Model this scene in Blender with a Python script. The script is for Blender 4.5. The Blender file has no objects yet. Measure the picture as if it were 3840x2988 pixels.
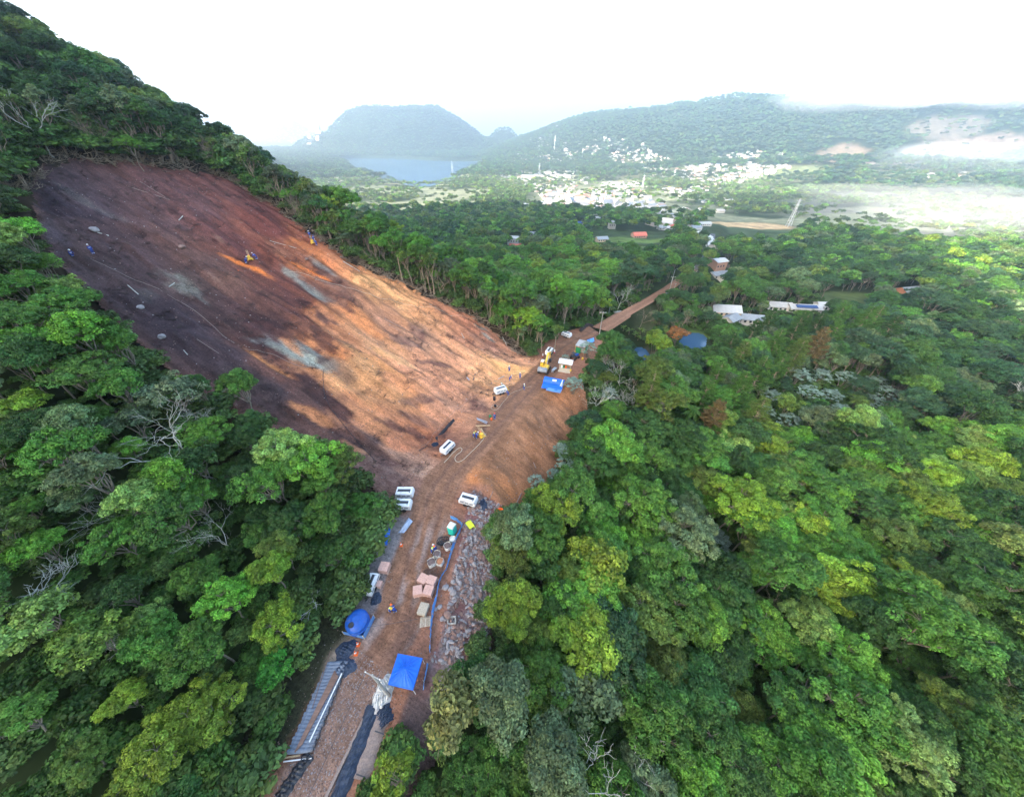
import bpy, bmesh, math, random
import numpy as np
from mathutils import Vector, Matrix
R = math.radians
rng = np.random.default_rng(7)
random.seed(7)
sc = bpy.context.scene
COL = sc.collection

# ---------------------------------------------------------------- camera
F = 1283.0                       # focal length in photo pixels (photo is 3840 wide)
PITCH = R(37.8); CP, SP = math.cos(PITCH), math.sin(PITCH)
CAMZ = 54.0
cam = bpy.data.cameras.new('camera'); cam.sensor_width = 36; cam.lens = 36*F/3840
cam.clip_start = 0.5; cam.clip_end = 60000
camo = bpy.data.objects.new('camera', cam); COL.objects.link(camo)
camo.location = (0, 0, CAMZ); camo.rotation_euler = (math.pi/2-PITCH, 0, 0)
sc.camera = camo
# ---------------------------------------------------------------- light
SUN_AZ, SUN_EL = -128.0, 19.0     # degrees from straight ahead (+Y), clockwise positive
w = bpy.data.worlds.new('World'); sc.world = w; w.use_nodes = True
wn = w.node_tree; wn.nodes.clear()
wo = wn.nodes.new('ShaderNodeOutputWorld'); wb = wn.nodes.new('ShaderNodeBackground')
sky = wn.nodes.new('ShaderNodeTexSky'); sky.sky_type = 'NISHITA'; sky.sun_disc = False
sky.sun_elevation = R(SUN_EL); sky.sun_rotation = R(SUN_AZ)
sky.altitude = 100; sky.air_density = 1.0; sky.dust_density = 4.5; sky.ozone_density = 1.0
wb.inputs[1].default_value = 0.15
wn.links.new(sky.outputs[0], wb.inputs[0]); wn.links.new(wb.outputs[0], wo.inputs[0])
sl = bpy.data.lights.new('sun', 'SUN'); sl.energy = 2.8; sl.angle = R(0.6); sl.color = (1, .93, .82)
so = bpy.data.objects.new('sun', sl); COL.objects.link(so)
sd = Vector((math.sin(R(SUN_AZ))*math.cos(R(SUN_EL)), math.cos(R(SUN_AZ))*math.cos(R(SUN_EL)), math.sin(R(SUN_EL))))
so.rotation_euler = sd.to_track_quat('Z', 'Y').to_euler(); so.location = (0, -50, 200)
sc.view_settings.view_transform = 'Standard'; sc.view_settings.look = 'None'
sc.view_settings.exposure = 2.75; sc.view_settings.gamma = 1
sc.cycles.use_denoising = True
sc.cycles.max_bounces = 6; sc.cycles.diffuse_bounces = 3; sc.cycles.transmission_bounces = 3
sc.cycles.transparent_max_bounces = 8; sc.cycles.volume_bounces = 1
sc.cycles.use_adaptive_sampling = True; sc.cycles.caustics_reflective = False; sc.cycles.caustics_refractive = False

# ---------------------------------------------------------------- pixel <-> world
def ray(u, v):
    x = (u-1920)/F; y = (1494-v)/F
    return np.array([x, CP+y*SP, -SP+y*CP])
def project(x, y, z):
    x = np.asarray(x, float); dz = np.asarray(z, float)-CAMZ
    d = y*CP - dz*SP; d = np.where(d > .5, d, .5)
    up = y*SP + dz*CP
    return 1920+F*x/d, 1494-F*up/d, d
def at_z(u, v, z):
    r = ray(u, v); t = (z-CAMZ)/r[2]; return r*t+np.array([0, 0, CAMZ])
def sstep(e0, e1, x):
    t = np.clip((x-e0)/(e1-e0), 0, 1); return t*t*(3-2*t)

# ---------------------------------------------------------------- value noise (numpy)
_perm = np.random.default_rng(3).random((256, 256))
def vnoise(x, y):
    xi = np.floor(x).astype(int); yi = np.floor(y).astype(int); fx = x-xi; fy = y-yi
    fx = fx*fx*(3-2*fx); fy = fy*fy*(3-2*fy)
    g = lambda a, b: _perm[a & 255, b & 255]
    return (g(xi, yi)*(1-fx)+g(xi+1, yi)*fx)*(1-fy)+(g(xi, yi+1)*(1-fx)+g(xi+1, yi+1)*fx)*fy
def fbm(x, y, o=4):
    s = 0; a = .5; n = 0
    for i in range(o):
        s = s+a*vnoise(x*2**i+17.3*i, y*2**i+9.1*i); n += a; a *= .5
    return s/n*2-1

# ---------------------------------------------------------------- road centreline
RPX = [(1150,2988,0),(1290,2700,0),(1370,2520,0),(1490,2341,0),(1545,2150,0),(1590,2000,0),(1650,1820,0),(1720,1730,0),(1788,1670,0),(1878,1560,0),(1970,1460,0),(2070,1365,0),(2112,1315,-.3),(2159,1282,-1),(2229,1250,-2),(2300,1206,-4),(2347,1176,-5.5),(2433,1128,-8),(2506,1083,-11),(2561,1042,-14),(2609,1010,-17),(2641,978,-20),(2655,936,-25),(2670,900,-29)]
RD = [at_z(*p) for p in RPX]
RD = [np.array([-60., -240., 0.]), np.array([-30., -60., 0.])] + RD + [np.array([330., 620., -50.])]
RD = np.array(RD)
SEG = np.linalg.norm(np.diff(RD[:, :2], axis=0), axis=1); CUM = np.concatenate([[0], np.cumsum(SEG)])
I0 = CUM[2]          # arclength at the photo's lower edge
def road_coords(x, y):
    """signed distance to the road centreline (left/uphill +), arclength, height of the road"""
    x = np.asarray(x, float); y = np.asarray(y, float)
    best = np.full(x.shape, 1e18); L = np.zeros(x.shape); sg = np.ones(x.shape); zr = np.zeros(x.shape)
    for i in range(len(RD)-1):
        ax, ay, az = RD[i]; bx, by, bz = RD[i+1]; dx, dy = bx-ax, by-ay; l2 = dx*dx+dy*dy
        t = np.clip(((x-ax)*dx+(y-ay)*dy)/l2, 0, 1)
        px = ax+t*dx; py = ay+t*dy; d2 = (x-px)**2+(y-py)**2
        m = d2 < best
        best = np.where(m, d2, best); L = np.where(m, CUM[i]+t*SEG[i], L)
        sg = np.where(m, np.where(dx*(y-ay)-dy*(x-ax) > 0, 1, -1), sg); zr = np.where(m, az+t*(bz-az), zr)
    return sg*np.sqrt(best), L-I0, zr

# slope frame: a runs along the foot of the landslide, s runs uphill
def as_of(x, y):
    return .6*(x+14)+.8*(y-51), -.8*(x+14)+.6*(y-51)
def gauss(x, y, cx, cy, rx, ry, rot=0):
    c, s = math.cos(rot), math.sin(rot); dx = x-cx; dy = y-cy
    return np.exp(-(((dx*c+dy*s)/rx)**2+((-dx*s+dy*c)/ry)**2))
LAKE_Z = -85.0
LAKE = np.array([at_z(u, v, LAKE_Z)[:2] for u, v in [(1215,600),(1330,592),(1500,594),(1640,603),(1800,604),(1812,618),(1780,632),(1745,650),(1700,672),(1660,688),(1610,700),(1560,700),(1500,690),(1440,672),(1400,660),(1350,648),(1318,630),(1300,612)]])
POND_Z = -21.0
POND = np.array([at_z(u, v, POND_Z)[:2] for u, v in [(2545,1290),(2560,1262),(2590,1250),(2625,1250),(2648,1265),(2645,1300),(2610,1312),(2570,1308)]])
POND2 = np.array([at_z(u, v, POND_Z)[:2] for u, v in [(2372,1345),(2378,1312),(2405,1300),(2440,1330),(2470,1370),(2430,1378),(2400,1360)]])
def inpoly(x, y, P):
    x = np.asarray(x, float); y = np.asarray(y, float); r = np.zeros(x.shape, bool); n = len(P)
    for i in range(n):
        x0, y0 = P[i]; x1, y1 = P[(i+1) % n]
        if y0 == y1: continue
        c = ((y0 > y) != (y1 > y)) & (x < (x1-x0)*(y-y0)/(y1-y0)+x0); r ^= c
    return r
def polydist(x, y, P):
    """distance to polygon, negative inside"""
    best = np.full(np.shape(x), 1e18); n = len(P)
    for i in range(n):
        ax, ay = P[i]; bx, by = P[(i+1) % n]; dx, dy = bx-ax, by-ay
        t = np.clip(((x-ax)*dx+(y-ay)*dy)/(dx*dx+dy*dy+1e-9), 0, 1)
        best = np.minimum(best, (x-ax-t*dx)**2+(y-ay-t*dy)**2)
    d = np.sqrt(best); return np.where(inpoly(x, y, P), -d, d)

def H(x, y, detail=True):
    x = np.asarray(x, float); y = np.asarray(y, float)
    d, L, zr = road_coords(x, y); a, s = as_of(x, y)
    r = np.hypot(x, y)
    # valley floor
    yy = np.maximum(y, 0)*.85+np.maximum(x, 0)*.3
    low = np.interp(yy, [0, 120, 250, 420, 720, 1000, 1400, 3000, 9000], [-17, -20, -27, -40, -62, -76, -84, -88, -92])
    low = low+fbm(x/120, y/120, 3)*np.clip(r/150, 0, 1)*4*sstep(1300, 900, r+0*y)
    # hillside above the road
    dl = np.maximum(d-5, 0)
    fac = 1/(1+np.exp(np.clip((a-(41-(s-10)*.33)-36-dl*.02)/9.0, -60, 60)))
    bench = np.where(L < 42, 3.5, 5.0)
    up = np.maximum(dl-bench, 0)
    hs = .44*up+.10*np.maximum(up-105, 0)
    crest = 74+sstep(-20, -90, a)*400        # in front the crest is low, behind the left edge it climbs on
    hs = np.where(hs > crest, crest+(hs-crest)*.12, hs)
    hs = hs*sstep(640, 360, r)
    hl = zr+hs*fac+(low-zr)*(1-fac)*sstep(6, 60, dl)
    # slope below the road
    dr = np.maximum(-d-np.interp(L, [-50, 30, 42, 47, 80, 85, 110, 125], [6.5, 7, 8, 5, 5, 13, 12, 6.5]), 0)
    drop = zr-low
    hr = zr-np.minimum(np.interp(L, [35, 45], [.4, .62])*dr, 7)-(np.maximum(drop-7, 0))*sstep(8, 48, dr)
    h = np.where(d > 0, hl, hr)
    h = np.where(y > 400, h*(1-sstep(400, 620, y))+low*sstep(400, 620, y), h)
    far = sstep(500, 900, r)
    h = h*(1-far)+low*far
    # big mountain outside the picture on the left (it shades the near valley)
    az = np.degrees(np.arctan2(x, np.where(np.abs(y) < 1e-6, 1e-6, y)))
    az = np.where(y < -1e-6, np.where(x < 0, -np.abs(az), np.abs(az)), az)
    h = h+300*gauss(x, y, -480, -20, 200, 420, .1)*sstep(-51, -64, az)*(x < 0)*sstep(60, 190, np.abs(d))
    # mountains
    N = fbm(x/260, y/260, 4)
    def mesa(cx, cy, rx, ry, rot, ht, edge=.45, p=2):
        c_, s_ = math.cos(rot), math.sin(rot); dx = x-cx; dy = y-cy
        q = (np.abs((dx*c_+dy*s_)/rx)**p+np.abs((-dx*s_+dy*c_)/ry)**p)**(1/p)
        return ht*sstep(1.0, edge, q+N*.10)
    hills = mesa(-915, 3680, 900, 760, .0, 285, .34)
    hills = np.maximum(hills, mesa(-1500, 3750, 480, 560, 0, 120, .3))
    hills = np.maximum(hills, mesa(-300, 3560, 560, 480, 0, 95, .1))
    hills = np.maximum(hills, mesa(-70, 3900, 270, 300, 0, 165, .1))           # small dark knoll between the two hills
    # long ridge on the right
    rx_ = np.array([-200, 150, 500, 900, 1400, 2000, 2700, 3600, 5200]); ry_ = np.interp(x, rx_, [3400, 3200, 3000, 2850, 2650, 2350, 2050, 1800, 1700])
    rh = np.interp(x, rx_, [20, 120, 225, 245, 290, 285, 245, 240, 240])
    hills = np.maximum(hills, rh*sstep(1250, 80, np.abs(y-ry_-80*N)*np.where(y < ry_, 1, .5))*(1+.12*N))
    hills = np.maximum(hills, 55*gauss(x, y, 1250, 1450, 420, 260, -.3)+40*gauss(x, y, 2000, 1250, 500, 300, 0)+25*gauss(x, y, 700, 1650, 300, 150, 0))
    # far ranges on the left horizon
    hills = np.maximum(hills, mesa(-5200, 9500, 900, 900, 0, 380, .02)+mesa(-4200, 9800, 2600, 900, 0, 150, .1))
    hills = np.maximum(hills, mesa(-2900, 7600, 900, 600, 0, 220, .1))
    # spur behind the slide, far left
    hills = np.maximum(hills, mesa(-1250, 1500, 430, 520, .3, 175, .05)*sstep(300, 700, y))
    h = h+hills+hills*.06*fbm(x/90, y/90, 3)
    # spoil heap bulge and forest floor roughness
    if detail:
        rough = sstep(9, 25, np.abs(d))
        h = h+fbm(x/9, y/9, 3)*.7*rough
    # water basins
    m = (np.abs(x-np.mean(LAKE[:, 0])) < 900) & (y > 900) & (y < 3400)
    if np.any(m):
        dd = np.full(x.shape, 1e3); dd[m] = polydist(x[m], y[m], LAKE)
        h = np.where(dd < 150, np.where(dd < 0, LAKE_Z-4, np.minimum(h, LAKE_Z+.8+np.maximum(dd, 0)*.05+hills*.9*sstep(0, 120, dd))), h)
        h = np.where((dd >= 0) & (dd < 150), np.maximum(h, LAKE_Z+.6), h)
    for P in (POND, POND2):
        m = (np.hypot(x-P[:, 0].mean(), y-P[:, 1].mean()) < 60)
        if np.any(m):
            dd = np.full(x.shape, 1e3); dd[m] = polydist(x[m], y[m], P)
            h = np.where(dd < 25, POND_Z+.4+(h-POND_Z-.4)*sstep(3, 25, dd), h); h = np.where(dd < 0, POND_Z-1.2, h)
    return h

_T = np.concatenate([np.linspace(8, 400, 1600), np.geomspace(401, 9000, 900)])
def hit(u, v, dz=0.0):
    """the point where the sight line through a photo pixel meets the terrain"""
    r = ray(u, v); P = r[None, :]*_T[:, None]; P[:, 2] += CAMZ
    f = P[:, 2]-H(P[:, 0], P[:, 1], False)-dz
    k = np.argmax(f < 0)
    if f[k] >= 0 or k == 0: return P[-1]
    t = _T[k-1]+(_T[k]-_T[k-1])*f[k-1]/(f[k-1]-f[k])
    p = r*t; p[2] += CAMZ; return p

def new_mesh(name, verts, faces, mats=(), smooth=True, parent=None, midx=None, link=True):
    me = bpy.data.meshes.new(name); verts = np.asarray(verts, np.float32); faces = np.asarray(faces, np.int32)
    nf, k = faces.shape
    me.vertices.add(len(verts)); me.vertices.foreach_set('co', verts.ravel())
    me.loops.add(nf*k); me.loops.foreach_set('vertex_index', faces.ravel())
    me.polygons.add(nf); me.polygons.foreach_set('loop_start', np.arange(0, nf*k, k, dtype=np.int32))
    me.polygons.foreach_set('loop_total', np.full(nf, k, np.int32))
    me.polygons.foreach_set('use_smooth', np.full(nf, smooth))
    if midx is not None: me.polygons.foreach_set('material_index', np.asarray(midx, np.int32))
    me.update(calc_edges=True)
    for m in mats: me.materials.append(m)
    if not link: return me
    o = bpy.data.objects.new(name, me); COL.objects.link(o)
    if parent: o.parent = parent
    return o
def axis(lo, hi, c0, c1, step, growth):
    xs = [c0]
    while xs[-1] < c1: xs.append(xs[-1]+step)
    st = step
    while xs[-1] < hi: st *= growth; xs.append(xs[-1]+st)
    st = step; l = [c0]
    while l[-1] > lo: st *= growth; l.append(l[-1]-st)
    return np.array(l[::-1][:-1]+xs)
def grid_faces(nx, ny):
    i = np.arange(nx-1)[None, :]+np.arange(ny-1)[:, None]*nx
    return np.stack([i, i+1, i+nx+1, i+nx], -1).reshape(-1, 4)
def set_color(me, name, rgb):
    at = me.attributes.new(name, 'FLOAT_COLOR', 'POINT')
    c = np.ones((len(me.vertices), 4), np.float32); c[:, :3] = rgb; at.data.foreach_set('color', c.ravel())
# ================================================================ tagging helpers
def tag(o, label=None, cat=None, group=None, kind=None):
    if label: o['label'] = label
    if cat: o['category'] = cat
    if group: o['group'] = group
    if kind: o['kind'] = kind
    return o
def empty(name, loc, rz=0.0, label=None, cat=None, group=None, tilt=None):
    o = bpy.data.objects.new(name, None); COL.objects.link(o); o.empty_display_size = .3
    o.location = tuple(float(v) for v in loc); o.rotation_euler = (tilt[0] if tilt else 0, tilt[1] if tilt else 0, rz)
    return tag(o, label, cat, group)
def copy_tree(o, loc, rz=0.0, scale=None, label=None, group=None, color=None):
    r = o.copy(); COL.objects.link(r); r.location = tuple(float(v) for v in loc); r.rotation_euler = (0, 0, rz)
    if scale is not None: r.scale = (scale,)*3 if np.isscalar(scale) else scale
    if label: r['label'] = label
    if group: r['group'] = group
    for ch in o.children:
        c = ch.copy(); COL.objects.link(c); c.parent = r
        if color is not None and 'crown' in c.name: c.color = (*color, 1)
        for g in ch.children:
            d = g.copy(); COL.objects.link(d); d.parent = c
    return r

# ================================================================ materials
def nt(m): return m.node_tree.nodes, m.node_tree.links
def mat(name, color, rough=.7, metal=0.0, var=0.0, scale=3.0, dirt=None, dirt_scale=1.2, dirt_amt=.5, bump=0.0, spec=.4, alpha=None):
    m = bpy.data.materials.new(name); m.use_nodes = True; N, Lk = nt(m); b = N['Principled BSDF']
    b.inputs['Roughness'].default_value = rough; b.inputs['Metallic'].default_value = metal
    b.inputs['Specular IOR Level'].default_value = spec
    b.inputs['Base Color'].default_value = (*color, 1)
    tc = N.new('ShaderNodeTexCoord'); out = None
    if var > 0:
        n = N.new('ShaderNodeTexNoise'); n.inputs['Scale'].default_value = scale; n.inputs['Detail'].default_value = 5
        Lk.new(tc.outputs['Object'], n.inputs['Vector'])
        r = N.new('ShaderNodeMapRange'); r.inputs[1].default_value = .3; r.inputs[2].default_value = .7; r.inputs[3].default_value = 1-var; r.inputs[4].default_value = 1+var
        Lk.new(n.outputs[0], r.inputs[0])
        mx = N.new('ShaderNodeMix'); mx.data_type = 'RGBA'; mx.blend_type = 'MULTIPLY'; mx.inputs[0].default_value = 1
        mx.inputs[6].default_value = (*color, 1); Lk.new(r.outputs[0], mx.inputs[7]); out = mx.outputs[2]
        if bump:
            bp = N.new('ShaderNodeBump'); bp.inputs['Strength'].default_value = bump; bp.inputs['Distance'].default_value = .05
            Lk.new(n.outputs[0], bp.inputs['Height']); Lk.new(bp.outputs[0], b.inputs['Normal'])
    if dirt:
        n = N.new('ShaderNodeTexNoise'); n.inputs['Scale'].default_value = dirt_scale; n.inputs['Detail'].default_value = 7; n.inputs['Roughness'].default_value = .65
        Lk.new(tc.outputs['Object'], n.inputs['Vector'])
        r = N.new('ShaderNodeMapRange'); r.inputs[1].default_value = .62-dirt_amt*.3; r.inputs[2].default_value = .72; Lk.new(n.outputs[0], r.inputs[0])
        mx = N.new('ShaderNodeMix'); mx.data_type = 'RGBA'
        if out: Lk.new(out, mx.inputs[6])
        else: mx.inputs[6].default_value = (*color, 1)
        mx.inputs[7].default_value = (*dirt, 1); Lk.new(r.outputs[0], mx.inputs[0]); out = mx.outputs[2]
    if out: Lk.new(out, b.inputs['Base Color'])
    return m
def leaf_mat(name, trans=.3, rough=.55):
    """leaves: colour of the tree (object / instance colour) times the small variation stored per leaf clump"""
    m = bpy.data.materials.new(name); m.use_nodes = True; N, Lk = nt(m); N.clear()
    out = N.new('ShaderNodeOutputMaterial')
    a = N.new('ShaderNodeAttribute'); a.attribute_type = 'INSTANCER'; a.attribute_name = 'color'
    t = N.new('ShaderNodeAttribute'); t.attribute_type = 'GEOMETRY'; t.attribute_name = 'tint'
    mx = N.new('ShaderNodeMix'); mx.data_type = 'RGBA'; mx.blend_type = 'MULTIPLY'; mx.inputs[0].default_value = 1
    Lk.new(a.outputs['Color'], mx.inputs[6]); Lk.new(t.outputs['Color'], mx.inputs[7])
    d = N.new('ShaderNodeBsdfPrincipled'); d.inputs['Roughness'].default_value = rough; d.inputs['Specular IOR Level'].default_value = .3
    tr = N.new('ShaderNodeBsdfTranslucent'); ms = N.new('ShaderNodeMixShader'); ms.inputs[0].default_value = trans
    Lk.new(mx.outputs[2], d.inputs['Base Color']); Lk.new(mx.outputs[2], tr.inputs[0])
    Lk.new(d.outputs[0], ms.inputs[1]); Lk.new(tr.outputs[0], ms.inputs[2]); Lk.new(ms.outputs[0], out.inputs[0])
    return m
M_LEAF = leaf_mat('leaves')
M_BARK = mat('bark', (.20, .17, .13), .9, var=.35, scale=2)
M_PALE = mat('pale_dead_wood', (.42, .42, .36), .85, var=.25, scale=2)
M_TAN = mat('tan_bark', (.30, .23, .16), .9, var=.3, scale=2)

# ================================================================ foliage meshes
def leaf_quads(C, Nn, size, r, aspect=.62):
    """one small diamond leaf cluster at each point C, facing roughly along Nn"""
    n = len(C); Nn = Nn+r.normal(0, .45, (n, 3)); Nn /= np.linalg.norm(Nn, axis=1)[:, None]+1e-9
    t = np.cross(Nn, r.normal(0, 1, (n, 3))); t /= np.linalg.norm(t, axis=1)[:, None]+1e-9
    b = np.cross(Nn, t); sz = size*r.uniform(.6, 1.35, n)[:, None]
    V = np.stack([C-t*sz, C-b*sz*aspect+Nn*sz*.15, C+t*sz, C+b*sz*aspect+Nn*sz*.15], 1).reshape(-1, 3)
    return V, np.arange(4*n).reshape(n, 4)
def tube_mesh(paths, sides=5):
    """paths: list of (points, radii)"""
    V, Fc, o = [], [], 0
    for P, Rr in paths:
        P = np.asarray(P, float); k = len(P)
        for i in range(k):
            d = P[min(i+1, k-1)]-P[max(i-1, 0)]; d /= np.linalg.norm(d)+1e-9
            u = np.cross(d, (0, 0, 1)) if abs(d[2]) < .9 else np.cross(d, (1, 0, 0)); u /= np.linalg.norm(u); v = np.cross(d, u)
            an = np.arange(sides)*2*np.pi/sides
            V.append(P[i]+Rr[i]*(np.cos(an)[:, None]*u+np.sin(an)[:, None]*v))
            if i:
                for j in range(sides):
                    Fc.append((o+(i-1)*sides+j, o+(i-1)*sides+(j+1) % sides, o+i*sides+(j+1) % sides, o+i*sides+j))
        o += k*sides
    return np.concatenate(V), np.array(Fc)
def wander(p, q, r, k=4, amp=.12):
    p = np.asarray(p, float); q = np.asarray(q, float); L = np.linalg.norm(q-p)
    P = [p+(q-p)*i/(k-1)+(r.normal(0, amp*L/k*1.5, 3) if 0 < i < k-1 else 0) for i in range(k)]
    return np.array(P)
def make_tree(seed, height=12.5, rad=4.6, depth=4.2, lobes=7, clumps=9, leaves=120, leaf=.165, trunk_r=.19, stems=1, spread=.62, flat=.92, clump_r=.80, openness=0.0, sides=5):
    r = np.random.default_rng(seed); CV, CF, T, paths = [], [], [], []; o = 0
    zc = height-depth
    lob = []
    for i in range(lobes):
        an = i*2.4+r.uniform(-.5, .5); q = math.sqrt((i+.3)/lobes)*spread*rad
        lob.append(np.array([q*math.cos(an), q*math.sin(an), zc+depth*(.62-.55*(q/rad)**1.5)+r.uniform(-.9, .9)*depth*.18]))
    base = [np.array([r.uniform(-.5, .5), r.uniform(-.5, .5), 0])*(stems > 1) for _ in range(stems)]
    for i, lc in enumerate(lob):
        b0 = base[i % stems]; fork = np.array([lc[0]*.15, lc[1]*.15, height*r.uniform(.34, .5)])+b0*.6
        if i < stems: paths.append((wander(b0-np.array([0, 0, 1.2]), fork, r, 4, .1), np.linspace(trunk_r, trunk_r*.7, 4)))
        paths.append((wander(fork, lc, r, 4, .15), np.linspace(trunk_r*.62, trunk_r*.28, 4)))
        lr = rad*(.36+.16*r.random()); lt = r.uniform(.82, 1.15)
        for c in range(clumps):
            dz = r.uniform(-.25, 1); an = r.uniform(0, 2*np.pi); hh = math.sqrt(max(0, 1-dz*dz))
            cc = lc+np.array([hh*math.cos(an)*lr, hh*math.sin(an)*lr, dz*lr*flat])*r.uniform(.65, 1.05)
            if r.random() < .5: paths.append((wander(lc, cc, r, 3, .15), np.linspace(trunk_r*.25, trunk_r*.08, 3)))
            if r.random() < openness: continue
            cr = clump_r*r.uniform(.65, 1.2); n = int(leaves*1.25*r.uniform(.7, 1.2))
            D = r.normal(0, 1, (n, 3)); D[:, 2] = np.abs(D[:, 2])*1.0-.25; D /= np.linalg.norm(D, axis=1)[:, None]
            C = cc+D*cr*np.array([1, 1, .8])*r.uniform(.55, 1.05, (n, 1))
            V, Fq = leaf_quads(C, D+np.array([0, 0, .5]), leaf, r)
            CV.append(V); CF.append(Fq+o); o += len(V)
            g = lt*r.uniform(.66, 1.35); hue = r.uniform(-.12, .12)
            tv = np.array([g*(1+hue), g, g*(1-hue)])*np.repeat(r.uniform(.6, 1.45, n), 4)[:, None]
            T.append(tv)
    cme = new_mesh('crown', np.concatenate(CV), np.concatenate(CF), [M_LEAF], smooth=False, link=False)
    set_color(cme, 'tint', np.concatenate(T))
    tv, tf = tube_mesh(paths, sides); tme = new_mesh('trunk', tv, tf, [M_BARK], link=False)
    return cme, tme
def make_bare(seed, height=11, spread=1.0, r0=.17, levels=4, m=None, kids=(3, 4)):
    r = np.random.default_rng(seed); paths = []
    def grow(p, d, L, rr, lv):
        q = p+d*L; P = wander(p, q, r, 4, .16); paths.append((P, np.linspace(rr, rr*.62, 4)))
        if lv == 0: return
        for k in range(r.integers(kids[0], kids[1]+1)):
            nd = d+r.normal(0, .55*spread, 3); nd[2] += .15; nd /= np.linalg.norm(nd)
            st = P[2] if (k == 0 and lv < levels) else q
            grow(st, nd, L*r.uniform(.58, .82), rr*.58, lv-1)
    grow(np.array([0, 0, -1.0]), np.array([r.normal(0, .1), r.normal(0, .1), 1.0]), height*.36+1, r0, levels)
    v, f = tube_mesh(paths, 4); return new_mesh('branches', v, f, [m or M_PALE], link=False)
def make_pine(seed, height=19, rad=3.4):
    r = np.random.default_rng(seed); CV, CF, T, paths = [], [], [], []; o = 0
    top = np.array([r.normal(0, .5), r.normal(0, .5), height]); tr = wander((0, 0, -1), top, r, 7, .02)
    paths.append((tr, np.linspace(.24, .04, 7)))
    z = height*.30
    while z < height-.3:
        f = (height-z)/(height*.70); L0 = rad*(.30+.85*math.sin(min(f*1.9, 1.57)))*(.75 if f > .8 else 1)
        for k in range(r.integers(4, 6)):
            an = r.uniform(0, 6.28); L = L0*r.uniform(.6, 1.1); c = np.array([top[0]*z/height, top[1]*z/height, z])
            e = c+np.array([math.cos(an)*L, math.sin(an)*L, L*r.uniform(.1, .4)])
            P = wander(c, e, r, 4, .08); paths.append((P, np.linspace(.06, .02, 4)))
            if f > .82 and r.random() < .5: continue
            n = int(34*L); tt = r.uniform(.35, 1.05, n)[:, None]; C = c+(e-c)*tt+r.normal(0, .20, (n, 3))+np.array([0, 0, .1])
            D = r.normal(0, 1, (n, 3)); D[:, 2] += .7
            V, Fq = leaf_quads(C, D, .26, r, .34); CV.append(V); CF.append(Fq+o); o += len(V)
            g = r.uniform(.75, 1.25); T.append(np.array([g, g, g])*np.repeat(r.uniform(.75, 1.25, n), 4)[:, None])
        z += r.uniform(.45, .7)
    cme = new_mesh('crown', np.concatenate(CV), np.concatenate(CF), [M_LEAF], smooth=False, link=False); set_color(cme, 'tint', np.concatenate(T))
    tv, tf = tube_mesh(paths, 5); return cme, new_mesh('trunk', tv, tf, [M_TAN], link=False)
def make_rosette(seed, height=5.0, rad=3.4, n_ros=60, leaf=.42):
    """broad pale-leaved shrub tree: flat rosettes of big leaves on thin stems"""
    r = np.random.default_rng(seed); CV, CF, T, paths = [], [], [], []; o = 0
    for i in range(n_ros):
        q = math.sqrt(r.random())*rad; an = r.uniform(0, 6.28)
        c = np.array([q*math.cos(an), q*math.sin(an), height*(1-.35*(q/rad)**2)+r.uniform(-.7, .5)])
        if i % 4 == 0: paths.append((wander((c[0]*.1, c[1]*.1, -.5), c, r, 4, .1), np.linspace(.08, .03, 4)))
        n = 16; aa = np.arange(n)*6.28/n+r.random(); rr = r.uniform(.1, .55, n)[:, None]
        C = c+np.stack([np.cos(aa), np.sin(aa), np.zeros(n)], 1)*rr; D = np.tile([0, 0, 1.6], (n, 1))+.4*np.stack([np.cos(aa), np.sin(aa), 0*aa], 1)
        V, Fq = leaf_quads(C, D, leaf*.55, r, .5); CV.append(V); CF.append(Fq+o); o += len(V)
        g = r.uniform(.6, 1.2); T.append(np.ones((4*n, 3))*g)
    cme = new_mesh('crown', np.concatenate(CV), np.concatenate(CF), [M_LEAF], smooth=False, link=False); set_color(cme, 'tint', np.concatenate(T))
    tv, tf = tube_mesh(paths, 4); return cme, new_mesh('trunk', tv, tf, [M_BARK], link=False)
def make_palm(seed, height=7.5, nf=16, L=2.9, banana=False):
    r = np.random.default_rng(seed); CV, CF, T = [], [], []; o = 0
    for i in range(nf):
        an = i*2.4+r.uniform(-.2, .2); el = r.uniform(.1, 1.1) if not banana else r.uniform(.6, 1.3); k = 9; pts = []
        for j in range(k):
            t = j/(k-1); droop = 1.25*t*t*L*(.55 if not banana else .4); pts.append(np.array([math.cos(an)*math.cos(el)*L*t, math.sin(an)*math.cos(el)*L*t, height+math.sin(el)*L*t-droop]))
        pts = np.array(pts); side = np.array([-math.sin(an), math.cos(an), 0])
        for j in range(k-1):
            wv = (.34 if banana else .55)*math.sin(math.pi*(j+.8)/k); a_, b_ = pts[j], pts[j+1]; m_ = b_ if banana else a_+(b_-a_)*.55
            for sgn in (-1, 1):
                tip = side*wv*sgn-np.array([0, 0, .12 if banana else .22*wv*3])
                CV.append([a_, m_, m_+tip+(b_-a_)*.6*(not banana), a_+tip]); CF.append([o, o+1, o+2, o+3]); o += 4; T += [[r.uniform(.8, 1.2)]*3]*4
    cme = new_mesh('crown', np.array(CV).reshape(-1, 3), np.array(CF), [M_LEAF], smooth=False, link=False); set_color(cme, 'tint', np.array(T))
    st = [(wander((0, 0, -.8), (0, 0, height), r, 5, .03), np.linspace(.17, .12, 5))]
    if banana: st = [(wander((0, 0, -.5), (0, 0, height), r, 4, .02), np.linspace(.16, .10, 4))]
    tv, tf = tube_mesh(st, 6); return cme, new_mesh('trunk', tv, tf, [M_TAN], link=False)

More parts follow.
